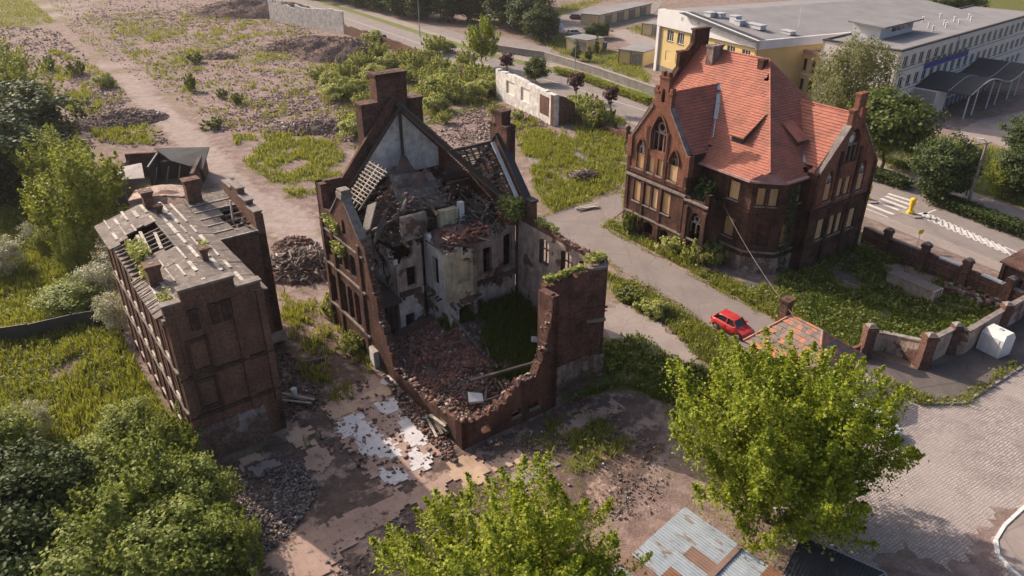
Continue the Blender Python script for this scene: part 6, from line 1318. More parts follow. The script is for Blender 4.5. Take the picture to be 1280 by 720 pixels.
def car(loc, rz, paint, label, L=3.85, Wd=1.68, Ht=1.48, name='parked_car', group=None):
    t = thing(name, label, 'car', loc, rz, group); pm = PAINT[paint]; h = L / 2; w2 = Wd / 2
    st = [(-h, .74, .38, .86), (-h + .12, .90, .28, .98), (-h + .55, .985, .22, 1.0), (-h + 1.2, 1., .20, .97), (0, 1., .20, .94), (h - 1.25, 1., .20, .92), (h - .8, .985, .22, .84), (h - .28, .92, .26, .74), (h - .06, .80, .32, .64), (h, .66, .38, .56)]
    V = []; rings = []
    for x, wf, zb, zt in st:
        w_ = w2 * wf; m_ = (zb + zt) / 2
        ring = [(x, -w_ * .86, zb), (x, -w_ * .985, zb + .10), (x, -w_, m_), (x, -w_ * .975, zt - .07), (x, -w_ * .86, zt), (x, 0, zt + .025), (x, w_ * .86, zt), (x, w_ * .975, zt - .07), (x, w_, m_), (x, w_ * .985, zb + .10), (x, w_ * .86, zb)]
        rings.append(len(V)); V += ring
    mb = MB(); mb.v = V; n = 11
    for a, b in zip(rings[:-1], rings[1:]): mb.f += [(a + k, b + k, b + (k + 1) % n, a + (k + 1) % n) for k in range(n)]
    mb.f += [tuple(rings[0] + k for k in range(n)), tuple(rings[-1] + k for k in range(n - 1, -1, -1))]; mb.mi = [0] * len(mb.f); body = mb.build('body', pm, t, True)
    c = [(-h + .28, .80, .93), (h - 1.08, .80, .89), (-h + .62, .64, Ht - .05), (.32, .64, Ht - .05)]
    g = MB(); g.hexa([(c[0][0], -w2 * c[0][1], .93), (c[1][0], -w2 * c[1][1], .89), (c[1][0], w2 * c[1][1], .89), (c[0][0], w2 * c[0][1], .93)], [(c[2][0], -w2 * .64, Ht - .05), (c[3][0], -w2 * .64, Ht - .05), (c[3][0], w2 * .64, Ht - .05), (c[2][0], w2 * .64, Ht - .05)]); g.build('glasshouse', M['glass'], t)
    r = MB(); xs = [c[2][0] - .06, c[2][0] + .35, -.1, c[3][0] + .1]; zs = [Ht - .06, Ht, Ht, Ht - .06]
    for i in range(3): r.hexa([(xs[i], -w2 * .67, zs[i] - .05), (xs[i + 1], -w2 * .67, zs[i + 1] - .05), (xs[i + 1], w2 * .67, zs[i + 1] - .05), (xs[i], w2 * .67, zs[i] - .05)], [(xs[i], -w2 * .60, zs[i]), (xs[i + 1], -w2 * .60, zs[i + 1]), (xs[i + 1], w2 * .60, zs[i + 1]), (xs[i], w2 * .60, zs[i])])
    r.build('roof', pm, t)
    for s in (-1, 1):
        p = MB(); p.bar((c[1][0] + .03, s * w2 * .815, .90), (c[3][0] + .02, s * w2 * .655, Ht - .05), .09); p.build('windscreen_pillar', pm, t); p = MB(); p.bar((c[0][0] - .02, s * w2 * .81, .93), (c[2][0] - .02, s * w2 * .655, Ht - .05), .13); p.build('rear_pillar', pm, t); p = MB(); p.bar((-.28, s * w2 * .815, .93), (-.22, s * w2 * .66, Ht - .05), .09); p.build('door_pillar', pm, t)
    for x in (-h + .68, h - .72):
        for s in (-1, 1):
            y = s * (w2 - .1); wl = MB(); wl.tube((x, y - .1, .29), (x, y + .1, .29), .29, .29, 16); o = wl.build('wheel', M['tyre'], t); rm = MB(); rm.tube((x, y + s * .09, .29), (x, y + s * .115, .29), .19, .17, 12); rm.build('rim', M['rim'], o)
            a = MB()
            for k in range(9):
                q0, q1 = math.pi * k / 9, math.pi * (k + 1) / 9; a.bar((x + .33 * math.cos(q0), s * (w2 - .012), .29 + .33 * math.sin(q0)), (x + .33 * math.cos(q1), s * (w2 - .012), .29 + .33 * math.sin(q1)), .05, .07)
            a.build('wheel_arch', M['tyre'], t)
    for s in (-1, 1):
        l = MB(); l.hexa([(h - .42, s * w2 * .93, .60), (h - .05, s * w2 * .60, .52), (h - .08, s * w2 * .52, .60), (h - .40, s * w2 * .80, .74)], [(h - .38, s * w2 * .95, .70), (h - .02, s * w2 * .66, .60), (h - .10, s * w2 * .54, .66), (h - .42, s * w2 * .82, .80)]); l.build('headlight', M['lamp'], t)
        l = MB(); l.box(-h - .01, -h + .1, min(s * w2 * .5, s * w2 * .82), max(s * w2 * .5, s * w2 * .82), .66, .90); l.build('tail_light', M['tail'], t)
        l = MB(); y0, y1 = sorted((s * (w2 - .06), s * (w2 + .14))); l.box(h - 1.28, h - 1.12, y0, y1, .92, 1.06); l.build('mirror', pm, t)
    g = MB(); g.box(h - .06, h + .015, -w2 * .5, w2 * .5, .30, .42); g.build('grille', M['tyre'], t); g = MB(); g.box(h - .01, h + .03, -.26, .26, .43, .53); g.build('number_plate', M['plate'], t)
    for s in (-1, 1):
        d = MB()
        for x in (-.28, h - 1.15): d.box(x - .008, x + .008, s * w2 - .012, s * w2 + .004, .3, .9)
        d.build('door_seam', M['tyre'], t)
    return t
c0 = G(915, 414); car(c0, rad(-52), 'red', 'small red hatchback parked on the driveway below the villa', 3.75, 1.68, 1.5)
car(G(1086, 534), rad(-48), 'white', 'pale silver car half hidden behind the big maple', 4.2, 1.75, 1.45); car(G(718, 44), rad(20), 'silver', 'pale silver estate car parked by the small cream garage', 4.3, 1.75, 1.5)
car(G(721, 24), rad(-10), 'maroon', 'dark maroon car parked under trees beside garage court', 4.4, 1.75, 1.5); car(G(476, 50), rad(128), 'black', 'dark car driving on the street beyond the brick wall', 4.3, 1.75, 1.5)

# ================================================================== STREET FURNITURE AND YARD OBJECTS
def lamp_post(loc, h, rz, label, arm=1.4, mat='stone_trim', r=.13):
    t = thing('street_lamp', label, 'street lamp', loc, rz, 'street lamps'); m = MB(); m.tube((0, 0, -.1), (0, 0, .9), r * 1.35, r * 1.3, 10); m.tube((0, 0, .9), (0, 0, h), r, r * .6, 10); m.build('pole', M[mat], t); a = MB(); a.tube((0, 0, h - .05), (arm * .6, 0, h + .3), .05, .045); a.tube((arm * .6, 0, h + .3), (arm, 0, h + .35), .045, .04); a.build('arm', M['steel'], t); l = MB(); l.hexa([(arm - .1, -.13, h + .26), (arm + .6, -.1, h + .3), (arm + .6, .1, h + .3), (arm - .1, .13, h + .26)], [(arm - .1, -.1, h + .44), (arm + .6, -.06, h + .40), (arm + .6, .06, h + .40), (arm - .1, .1, h + .44)]); l.build('lamp_head', M['whitewall'], t)
lamp_post(G(1207, 263), 8.4, rad(150), 'concrete street lamp between hedge and young tree opposite school', .5, r=.2); lamp_post(G(718, 104), 8.2, rad(200), 'thin grey street lamp rising from the clipped hedge', .5, 'steel', .09); lamp_post(G(607, 76), 9.6, rad(-30), 'street lamp behind the slim young maple by side road', 1., 'steel', .1); lamp_post(G(525, 46), 10., rad(-30), 'tall street lamp in front of dark woodland', 1., 'steel', .12)
def bollard(uv, label):
    t = thing('traffic_bollard', label, 'bollard', (*G(*uv), .0), rad(-60), 'yellow bollards at the crossing'); m = MB(); m.prism([(-1.3, -.7), (1.1, -.7), (1.5, 0), (1.1, .7), (-1.3, .7)], 0.01, .16); m.build('island', M['kerb'], t)
    b = MB(); b.tube((0, 0, .16), (0, 0, .45), .42, .40, 12); b.tube((0, 0, .45), (0, 0, .55), .30, .28, 12); b.tube((0, 0, .55), (0, 0, 1.15), .27, .24, 12); b.tube((0, 0, 1.15), (0, 0, 1.3), .30, .30, 12); b.build('post', M['yellowplastic'], t); c = MB(); c.tube((0, 0, 1.3), (0, 0, 1.95), .36, .36, 12); c.tube((0, 0, 1.95), (0, 0, 2.1), .34, .15, 12); c.build('beacon', M['yellowplastic'], t)
bollard((1083, 250), 'yellow bollard on island at the crossing end nearer villa'); bollard((1137, 268), 'yellow bollard on island at tip of the hatched lane marking')
def sign(uv, h, rz, label, face='blue', w_=.7, hh=.7, tri=False):
    t = thing('road_sign', label, 'sign', G(*uv), rz); m = MB(); m.tube((0, 0, -.1), (0, 0, h), .04); m.build('post', M['steel'], t); p = MB(); p.box(-w_ / 2, w_ / 2, -.07, -.045, h - hh, h); p.build('plate', M[face], t)
    if face == 'blue': p = MB(); p.hexa([(-w_ * .32, -.085, h - hh * .85), (w_ * .32, -.085, h - hh * .85), (w_ * .32, -.075, h - hh * .85), (-w_ * .32, -.075, h - hh * .85)], [(-.02, -.085, h - hh * .15), (.02, -.085, h - hh * .15), (.02, -.075, h - hh * .15), (-.02, -.075, h - hh * .15)]); p.build('symbol', M['white'], t)
sign((745, 146), 2.9, rad(20), 'blue and white road sign between the two purple trees', 'blue', .9, 1.); sign((1163, 236), 2.4, rad(-20), 'blue pedestrian crossing sign beside the hedge gap', 'blue', .9, .9); sign((1145, 310), 2.2, rad(20), 'small yellow sign on pavement above the brick boundary wall', 'yellowplastic', .7, .5)
def portable_toilet():
    c = G(1240, 440); t = thing('portable_toilet', 'white portable toilet cabin on dark pavement by gateway wall', 'portable toilet', c, rad(-62)); w_, d = .95, .8
    m = MB(); m.box(-w_, w_, -d, d, .1, 1.75); m.hexa([(-w_, -d, 1.75), (w_, -d, 1.75), (w_, d, 1.75), (-w_, d, 1.75)], [(-w_ * .9, -d * .62, 2.2), (w_ * .9, -d * .62, 2.2), (w_ * .9, d * .62, 2.2), (-w_ * .9, d * .62, 2.2)]); m.build('cabin', M['white'], t)
    s = MB(); s.box(-w_ - .05, w_ + .05, -d - .05, d + .05, 0, .1); s.build('skid', M['darkmetal'], t); s = MB(); s.box(-.1, .22, -.06, .26, 2.2, 2.24); s.build('roof_vent', M['steel'], t); s = MB(); s.box(-w_ - .02, -w_, -.5, .5, .2, 1.7); s.build('door', M['whitewall'], t)
    s = MB()
    for x in (-.6, 0, .6): s.box(x - .04, x + .04, -d - .03, -d, .15, 1.7)
    s.build('rib', M['whitewall'], t)
portable_toilet()
def wood_crate():
    c = G(1140, 366); t = thing('concrete_trough', 'long grey trough with pale end panel tilted in shaded grass', 'container', c, rad(-58)); m = MB(); m.box(-2.4, 2.2, -.75, .75, .0, .12); m.box(-2.4, 2.2, -.75, -.6, .12, 1.25); m.box(-2.4, 2.2, .6, .75, .12, 1.25); m.box(-2.4, -2.25, -.6, .6, .12, 1.25); m.build('trough', M['stone_trim'], t); l = MB(); l.box(-2.45, 2.2, -.8, .8, 1.25, 1.35); l.build('lid', M['wood'], t); e = MB(); e.box(2.2, 2.3, -.78, .78, .05, 1.35); e.build('end_panel', M['woodpale'], t); p = MB()
    for y in (-.35, .0, .35): p.box(2.3, 2.34, y - .03, y + .03, .08, 1.32)
    p.build('batten', M['wood'], t)
wood_crate()
def pallet(uv, rz, seed, label):
    c = G(*uv); t = thing('brick_pallet', label, 'bricks', c, rz, 'stacks of old bricks in the yard'); nr = np.random.default_rng(seed); rr = random.Random(seed)
    b = MB(); b.box(-1.2, 1.2, -.9, .9, .0, .14); b.build('pallet', M['wood'], t)
    for i in range(6):
        for j in range(3):
            for k in range(2):
                if rr.random() < .18 + .2 * k: continue
                m = MB(); x, y, z = -1.05 + i * .38, -.75 + j * .52, .15 + k * .3; a = (rr.random() - .5) * .3; m.bar((x, y - .22, z + .14), (x + a * .4, y + .24, z + .14), .32, .27); m.build('brick', M['brick_wall'] if rr.random() < .5 else M['stone_trim'], t)
pallet((1196, 366), rad(-30), 3, 'tumbled stack of old bricks closest to grey trough'); pallet((1218, 375), rad(-34), 4, 'middle tumbled stack of old bricks by the street wall'); pallet((1236, 382), rad(-20), 5, 'collapsed stack of old bricks by the corner shed')
mb = MB(); c = G(1186, 382); mb.prism([(c[0] - 1.6, c[1] + .6), (c[0] - 1.4, c[1] + 1.1), (c[0] + 1.5, c[1] - .5), (c[0] + 1.2, c[1] - .9)], 0, .16); tag(mb.build('concrete_slab', M['stone_trim']), 'narrow concrete slab lying in grass near brick stacks', 'slab')
def crate(uv, rz, label, w_=.8, h=.9, mat='woodpale', name='broken_cabinet', cat='cabinet'):
    t = thing(name, label, cat, G(*uv), rz); m = MB(); m.box(-w_ / 2, w_ / 2, -.25, .25, 0, h); m.build('body', M[mat], t); d = MB(); d.box(-w_ / 2 + .05, w_ / 2 - .05, -.29, -.25, .08, h - .08); d.build('door', M['white'], t)
crate((470, 455), rad(-60), 'pale broken cabinet against corner of ruined wall', 1.1, 1.5)
def bin_(uv, mat, label, h=1.3):
    t = thing('wheeled_bin', label, 'bin', G(*uv)); m = MB(); m.hexa([(-.35, -.35, .1), (.35, -.35, .1), (.35, .35, .1), (-.35, .35, .1)], [(-.5, -.5, h), (.5, -.5, h), (.5, .5, h), (-.5, .5, h)]); m.build('tub', M[mat], t); l = MB(); l.hexa([(-.54, -.54, h), (.54, -.54, h), (.54, .54, h), (-.54, .54, h)], [(-.45, -.5, h + .16), (.45, -.5, h + .16), (.45, .5, h + .2), (-.45, .5, h + .2)]); l.build('lid', M[mat], t)
bin_((748, 66), 'yellowplastic', 'yellow bin beside the small cream garage', 1.6); bin_((756, 62), 'glassblue', 'blue bin beside the yellow one', 1.6)
# loose things on the courtyard
def plank_pile(uv, rz, n, L, label, seed, mat='wood'):
    t = thing('timber_pile', label, 'timber', G(*uv), rz); r = random.Random(seed)
    for k in range(n): y = (r.random() - .5) * 1.2; a = (r.random() - .5) * .35; m = MB(); l = L * (.6 + .5 * r.random()); m.bar((-l / 2, y, .08 + .05 * k), (l / 2, y + a * l, .1 + .06 * k), .14 + .1 * r.random(), .06); m.build('plank', M['woodpale'] if r.random() < .4 else M[mat], t)
plank_pile((372, 500), rad(-12), 6, 2.6, 'few pale planks lying by the tenement corner', 1); plank_pile((552, 535), rad(-58), 16, 2.6, 'pile of splintered timber along the low ruin wall', 2); plank_pile((338, 527), rad(-60), 5, 1.8, 'boards leaning at the tenement plinth', 3, 'stone_trim'); plank_pile((392, 455), rad(30), 3, 2.8, 'long thin boards on the path between the two ruins', 5); plank_pile((735, 262), rad(20), 5, 3., 'pale boards in grass by the ruin corner pier', 6)
mb = MB(); mb.tube((0, 0, 0), (0, 0, .55), .22, .22, 12); mb.tube((0, 0, .55), (0, 0, .6), .24, .24, 12); o = tag(mb.build('metal_drum', M['white']), 'small pale drum standing on planks by the tenement', 'drum'); o.location = (*G(369, 497), .25)
mb = MB(); mb.hexa([(-1.3, -.5, 0), (1.2, -.6, 0), (1.3, .5, 0), (-1.1, .6, 0)], [(-1.1, -.4, .35), (1., -.5, .28), (1.1, .4, .33), (-.9, .5, .4)]); o = tag(mb.build('concrete_block', M['fl_grey']), 'pale concrete block lying on the asphalt apron', 'block'); o.location = (*G(657, 181), 0)

# ================================================================== TREES AND SHRUBS
PROTO = {}
def crown_points(nr, h, r, zb, ncl, per, spread, style, lump=.35):
    zc, hz = (zb + h) / 2, (h - zb) / 2; d = nr.normal(0, 1, (ncl, 3)); d /= np.linalg.norm(d, axis=1)[:, None]
    rad_ = (.30 + .70 * nr.random(ncl) ** .55); ph = nr.random(6) * 6.28
    az, el = np.arctan2(d[:, 1], d[:, 0]), d[:, 2]
    sil = 1 + lump * (.5 * np.sin(2 * az + ph[0]) * np.cos(3 * el + ph[1]) + .5 * np.sin(5 * az + 4 * el + ph[2]) * .8 + .45 * np.sin(9 * az - 6 * el + ph[3])) * .6 + nr.normal(0, .05, ncl)
    if style == 'cone': wz = .25 + .75 * (1 - (el + 1) / 2)
    elif style == 'egg': wz = 1 - .22 * el
    else: wz = 1.
    C = np.stack([d[:, 0] * r * rad_ * sil * wz, d[:, 1] * r * rad_ * sil * wz, zc + d[:, 2] * hz * rad_ * np.clip(sil, .7, 1.3)], 1)
    out = C - np.array([0, 0, zc]); out /= np.linalg.norm(out, axis=1)[:, None] + 1e-6
    k = np.repeat(np.arange(ncl), per); n = len(k)
    if style == 'shoot':
        ax = out * .55 + np.array([0, 0, .85]) + nr.normal(0, .18, (ncl, 3)); ax /= np.linalg.norm(ax, axis=1)[:, None]; ln = spread * (1.4 + 1.6 * nr.random(ncl)); s = nr.random(n) ** .8
        rr = (spread * .52 * (1.05 - s))[:, None]; P = C[k] + ax[k] * ((s - .35) * ln[k])[:, None] + nr.normal(0, 1, (n, 3)) * rr; N = .5 * nr.normal(0, 1, (n, 3)) + np.array([0, 0, .8]) + out[k] * .5
    elif style == 'willow':
        s = nr.random(n); P = C[k] + nr.normal(0, 1, (n, 3)) * spread * .35 + out[k] * (s * spread)[:, None] * .5; P[:, 2] -= s ** 1.3 * spread * 1.9; N = out[k] + nr.normal(0, .5, (n, 3)) + np.array([0, 0, .2])
    else:
        g = nr.normal(0, 1, (n, 3)) * spread * .55; g[:, 2] *= .6; P = C[k] + g; N = out[k] * .6 + np.array([0, 0, .7]) + g * .4
    P[:, 2] = np.maximum(P[:, 2], .12); return P, N, C
def proto(key, mat, h=10., r=4., zb=2.2, ncl=90, per=70, spread=.9, leaf=.28, style='round', seed=1, trunk=.22, lump=.35, aspect=.7):
    nr = np.random.default_rng(seed); P, N, C = crown_points(nr, h, r, zb, ncl, per, spread, style, lump)
    o = leaves('crown', P, N, leaf, M[mat], nr, None, aspect); me = o.data; bpy.data.objects.remove(o)
    m = MB(); zt = h * .62; segs = 6; p = Vector((0, 0, -.3)); bend = [Vector((nr.normal(0, .04) * h, nr.normal(0, .04) * h, 0)) for _ in range(segs)]
    tr = [p]
    for k in range(segs): tr.append(Vector((tr[-1].x + bend[k].x * .4, tr[-1].y + bend[k].y * .4, -.3 + (zt + .3) * (k + 1) / segs)))
    for k in range(segs): m.tube(tr[k], tr[k + 1], trunk * (1.25 if k == 0 else 1) * (1 - .75 * k / segs), trunk * (1 - .75 * (k + 1) / segs), 8)
    for c in C[nr.permutation(len(C))[:16]]:
        c = Vector(c); s = tr[2 + int(nr.random() * (segs - 2))]
        if c.z < s.z * .6: continue
        mid = s.lerp(c, .5) + Vector((0, 0, .08 * h * .5)); m.tube(s, mid, trunk * .38, trunk * .22, 5); m.tube(mid, c, trunk * .22, trunk * .06, 5)
    PROTO[key] = (me, m.mesh('trunk'), h, r, mat)
def plant(key, loc, h, r, label, cat='tree', name='tree', group=None, rz=None, rng=random.Random(77)):
    me, tm_, ph, pr, mat = PROTO[key]; t = thing(name, label, cat, loc, rng.random() * 6.28 if rz is None else rz, group); t.scale = (r / pr, r / pr * (.92 + .16 * rng.random()), h / ph)
    c = bpy.data.objects.new('crown', me); COL.objects.link(c); c.parent = t
    b = bpy.data.objects.new('trunk' if cat == 'tree' else 'stem', tm_); COL.objects.link(b); b.parent = t
    if not tm_.materials: tm_.materials.append(M['bark'])
    return t
proto('maple', 'leaf_maple', 12.5, 7.0, 1.6, 480, 235, 1.12, .115, 'shoot', 3, .34, .5)
proto('maple2', 'leaf_maple', 11, 7.2, 1.8, 420, 220, 1.07, .11, 'shoot', 8, .3, .55)
proto('light', 'leaf_light', 10, 4.4, 1.0, 190, 75, .95, .17, 'shoot', 12, .2, .5)
proto('mid', 'leaf_mid', 9, 4, 2.2, 150, 75, .95, .19, 'round', 21, .2, .4)
proto('dark', 'leaf_dark', 12, 5, 1.2, 170, 85, 1.15, .24, 'round', 31, .28, .45)
proto('willow', 'leaf_grey', 16, 6, 3.0, 210, 85, 1.4, .22, 'willow', 41, .38, .4, .4)
proto('bush', 'leaf_bush', 3.4, 2.6, .1, 75, 60, .55, .16, 'shoot', 51, .06, .5)
proto('bush2', 'leaf_bush', 3.0, 2.4, .1, 60, 60, .55, .17, 'round', 52, .06, .55)
proto('thick', 'leaf_thicket', 5.5, 3.2, .1, 150, 80, .75, .135, 'round', 61, .1, .5)
proto('thick2', 'leaf_thicket', 5., 3.2, .1, 150, 80, .7, .13, 'shoot', 62, .1, .5)
proto('darkbush', 'leaf_dark', 4.5, 3, .1, 110, 75, .7, .15, 'round', 63, .1, .5)
proto('blossom', 'blossom', 5, 2.6, .5, 110, 60, .55, .10, 'round', 71, .1, .55)
proto('purple', 'leaf_purple', 4.6, 1.3, 2.2, 40, 55, .4, .14, 'round', 81, .07, .4)
proto('ball', 'leaf_mid', 5, 2.4, 1., 70, 70, .6, .17, 'egg', 82, .1, .25)
proto('youngmaple', 'leaf_maple', 9, 3., 1.6, 90, 70, .85, .2, 'shoot', 83, .13, .5)
proto('conifer', 'leaf_dark', 4, 1.3, .2, 45, 55, .35, .11, 'cone', 84, .08, .2)
proto('weedbush', 'weed', 1.4, .9, .02, 26, 40, .28, .12, 'shoot', 85, .03, .5)
proto('hedge', 'leaf_mid', 1.3, .9, .05, 40, 60, .3, .10, 'round', 86, .04, .2)

def at(u, v, zc): return G(u, v, zc)
T = [('maple', 982, 552, 6.2, 11.0, 5.7, 'big bright green maple beside corrugated shed and cobbles', 'maple_tree'), ('maple2', 642, 732, 5., 8.8, 5.3, 'bright green maple in front of the courtyard, crown top only', 'maple_tree'),
     ('light', 100, 255, 5.0, 10.5, 4.4, 'light green leafy tree beside the burnt outbuilding', 'tree'), ('light', 70, 215, 4.6, 9., 3.6, 'light green tree between dark trees and burnt outbuilding', 'tree'),
     ('dark', 30, 165, 5.5, 12, 6.3, 'large dark broadleaf tree at edge of rubble field', 'tree'), ('light', 22, 120, 5., 10.5, 5., 'pale green tree behind the large dark tree', 'tree'), ('dark', -15, 205, 5., 11, 6., 'dark tree on the outer side of the large dark tree', 'tree'), ('dark', 62, 205, 3.6, 7.5, 4., 'lower dark tree in front of the large dark one', 'tree'), ('light', 5, 80, 4, 8, 4., 'small light tree standing along edge of the dusty field', 'tree'),
     ('willow', 1066, 102, 8.6, 16, 5.8, 'tall grey-green willow in front of school corner', 'willow_tree'), ('mid', 1112, 165, 5.2, 11, 5.0, 'dark green tree between willow and crossing', 'tree'), ('dark', 1184, 206, 4.6, 8.2, 3.5, 'round crowned young tree beside the concrete street lamp', 'tree'), ('dark', 1280, 212, 3.8, 7., 3.2, 'dark green tree on the school lawn edge', 'tree'), ('light', 1258, 222, 2.6, 5.2, 2., 'yellow-green sapling in front of dark lawn tree', 'tree'), ('dark', 1290, 168, 3., 6., 3.2, 'small dark tree by the school forecourt', 'tree'),
     ('youngmaple', 603, 52, 5.4, 9.6, 3.1, 'slim bright young maple by the side road', 'tree'), ('ball', 671, 86, 2.8, 5., 2.4, 'small round green street tree', 'tree'), ('purple', 633, 78, 3., 4.8, 1.5, 'purple-leaved tree beside the round street tree', 'tree'), ('purple', 721, 104, 3.2, 4.9, 1.6, 'purple-leaved tree at end of clipped hedge near the lamp', 'tree'), ('purple', 764, 120, 3.2, 4.7, 1.3, 'purple-leaved tree nearer to the villa gable', 'tree'),
     ('mid', 1180, 8, 4, 8, 5, 'green tree behind hall roof', 'tree'), ('mid', 1205, 8, 3.5, 8, 5, 'second green tree behind the hall roof', 'tree')]
for k, u, v, zc, h, r, lab, nm in T: plant(k, at(u, v, zc), h, r, lab, 'tree', nm)
for i, (u, v, h, r) in enumerate([(395, -4, 14, 7), (424, 2, 14, 7), (452, 8, 13, 6.5), (478, 14, 13, 6), (506, 20, 12, 6), (534, 24, 12, 6), (560, 27, 12, 5.5), (585, 26, 13, 6), (612, 26, 15, 7), (640, 36, 14, 6.5), (662, 44, 12, 5.5), (676, 52, 9, 4.2), (410, -16, 15, 8), (440, -12, 15, 8), (470, -8, 15, 8), (500, -4, 15, 8), (535, 2, 15, 8), (570, 4, 15, 8), (600, 4, 15, 8), (640, 8, 15, 8), (655, 24, 14, 6)]):
    plant('dark', G(u, v), h, r, 'tall dark woodland tree beyond the street', 'tree', 'tree', 'dark trees beyond the street')
for u, v, k in [(398, 96, 0), (415, 104, 1), (432, 92, 0), (447, 112, 1), (452, 82, 0), (466, 96, 1), (470, 70, 0), (484, 112, 0), (486, 82, 1), (503, 72, 0), (508, 96, 1), (516, 84, 0), (531, 76, 1), (535, 100, 0), (541, 116, 1), (549, 88, 0), (559, 104, 1), (566, 120, 0), (574, 92, 1), (582, 108, 0), (590, 120, 1), (598, 100, 0), (609, 112, 1), (618, 106, 0), (424, 118, 1), (456, 128, 0), (530, 124, 0), (545, 132, 1), (440, 152, 0), (446, 164, 1), (560, 60, 1), (545, 62, 0), (583, 78, 0), (468, 52, 1), (452, 58, 0)]:
    rr_ = random.Random(int(u * 7 + v)); s = .8 + .55 * rr_.random(); plant('bush2' if k else 'bush', at(u, v, .9), 2.9 * s, 2.4 * s, 'light green willow scrub bush in front of the long brick wall', 'bush', 'scrub_bush', 'scrub bushes before the brick wall')
for k, u, v, zc, h, r, lab in [('bush', 733, 138, 1.4, 3.6, 3.2, 'leafy green bush beside end of the plastered wall stub'), ('bush2', 716, 132, 1.3, 3., 2.8, 'smaller bush pressed against the brick end of wall stub'), ('bush', 748, 150, 1.2, 2.6, 2.4, 'lower bush below the road sign'), ('weedbush', 757, 154, 1., 3.2, 1.4, 'pale upright bush beside the broken brick fence'), ('bush', 556, 148, .8, 1.9, 1.4, 'small round bush beside ruin chimney'), ('bush', 620, 139, .8, 1.9, 1.5, 'small bush behind stepped ruin gable'), ('bush2', 648, 145, .6, 1.6, 1.2, 'tiny bush on rubble beyond stepped gable'),
        ('blossom', 130, 348, 2., 4.4, 2.4, 'white flowering bush against long tenement wall'), ('blossom', 146, 392, 1.8, 4., 1.7, 'white flowering bush below tenement eaves by black fence'), ('thick', 92, 372, 1.2, 2.8, 2.8, 'dense rounded green bush at black fence'), ('light', 94, 318, 1.8, 4.2, 1.9, 'slender light green bush beside flowering bush'), ('blossom', 46, 290, 1.2, 2.6, 1.5, 'pale flowering shrub standing in the left meadow'), ('blossom', 0, 325, 1.6, 4., 2.2, 'white blossoming shrub at outer meadow edge'), ('light', 62, 300, 1.3, 3., 1.7, 'yellow-green shrub in the meadow below light tree'),
        ('thick', 165, 540, 1.6, 3.6, 2.2, 'tall thicket bush beside tenement side wall'), ('thick2', 212, 560, 1.6, 3.6, 1.9, 'thicket bush against foot of tenement wall'), ('thick', 120, 600, 1.8, 4., 2.7, 'broad thicket bush below the meadow'), ('thick2', 190, 610, 2.2, 4.6, 2.9, 'thicket bush in middle of the dense growth'), ('thick', 245, 625, 2., 4.2, 2.4, 'thicket bush beside the retaining wall'), ('thick2', 150, 665, 2.2, 4.8, 2.8, 'shaggy thicket bush in front of the broad one'), ('thick', 220, 690, 2.2, 4.6, 2.7, 'rounded thicket bush near lower retaining wall'), ('thick2', 280, 690, 1.8, 3.8, 2.0, 'thicket bush at the lower end of retaining wall'), ('thick', 100, 730, 2.2, 4.6, 2.8, 'thicket bush beside dark bushes'), ('thick2', 180, 745, 2.2, 4.4, 2.6, 'lowest thicket bush by the wall end'),
        ('darkbush', 20, 600, 2.2, 5., 2.9, 'big dark bush at the outer thicket edge'), ('darkbush', 30, 660, 2.4, 5.2, 3., 'dark bush in front of big dark bush'), ('darkbush', 70, 620, 2., 4.6, 2.4, 'dark bush between thicket and big dark bush'), ('darkbush', 10, 730, 2.4, 5., 3., 'lowest dark bush in the deep shade'), ('blossom', 42, 530, 1.5, 3.2, 1.2, 'pale flowering shrub above the big dark bush'), ('thick', -20, 560, 2., 4.4, 2.6, 'bush beside pale shrub at meadow rim'),
        ('conifer', 720, 64, 2., 4.2, 1.4, 'dark conifer beside small cream garage'), ('conifer', 736, 68, 1.4, 3., 1.1, 'lower dark conifer beside small cream garage'), ('conifer', 746, 58, 2.2, 5., .8, 'slim columnar conifer at garage corner'), ('darkbush', 742, 40, 1.8, 3.8, 2.2, 'dark round bush behind small garage'), ('darkbush', 753, 38, 1.8, 3.8, 2., 'second dark bush behind small garage'),
        ('weedbush', 60, 83, 1., 2.8, 1.6, 'pale upright weed bush at field edge'), ('weedbush', 95, 88, .9, 2.6, 1.6, 'yellowish weed bush near the dusty track'), ('bush2', 131, 102, 1., 2.6, 2.2, 'green bush beside the dusty track'), ('weedbush', 238, 107, 1., 3., 1.2, 'solitary upright weed on bare ground'), ('weedbush', 243, 74, .8, 2., 1.6, 'weed clump beside dark heap'), ('weedbush', 297, 125, .7, 1.8, 1.2, 'small yellow weed on rubble'), ('weedbush', 277, 118, .7, 1.6, 1.0, 'smallest yellow weed near the rubble'), ('weedbush', 265, 155, .6, 1.4, 1.6, 'low weed clump along the track edge'),
        ('bush', 440, 430, .6, 1.5, 1.2, 'leafy shrub at foot of ruined facade'), ('bush2', 418, 385, .9, 2.4, 1.3, 'taller shrub against the ruined facade corner'), ('weedbush', 452, 420, .4, 1., .8, 'small weed by pale broken cabinet'), ('bush', 875, 318, .9, 2.4, 1.8, 'leafy bush growing at villa porch'), ('bush2', 845, 307, .8, 2., 1.5, 'bush in front of the villa basement windows'), ('bush', 893, 322, .8, 2.2, 1.3, 'light bush right beside porch buttress'), ('weedbush', 788, 282, .9, 2.4, 1., 'tall weed at villa corner'), ('bush2', 820, 385, .6, 1.4, 1.4, 'dark little bush on grass verge by driveway'), ('weedbush', 790, 370, .4, 1., 1.3, 'brownish weed clump on driveway verge')]:
    plant(k, at(u, v, zc), h, r, lab, 'bush', 'bush')
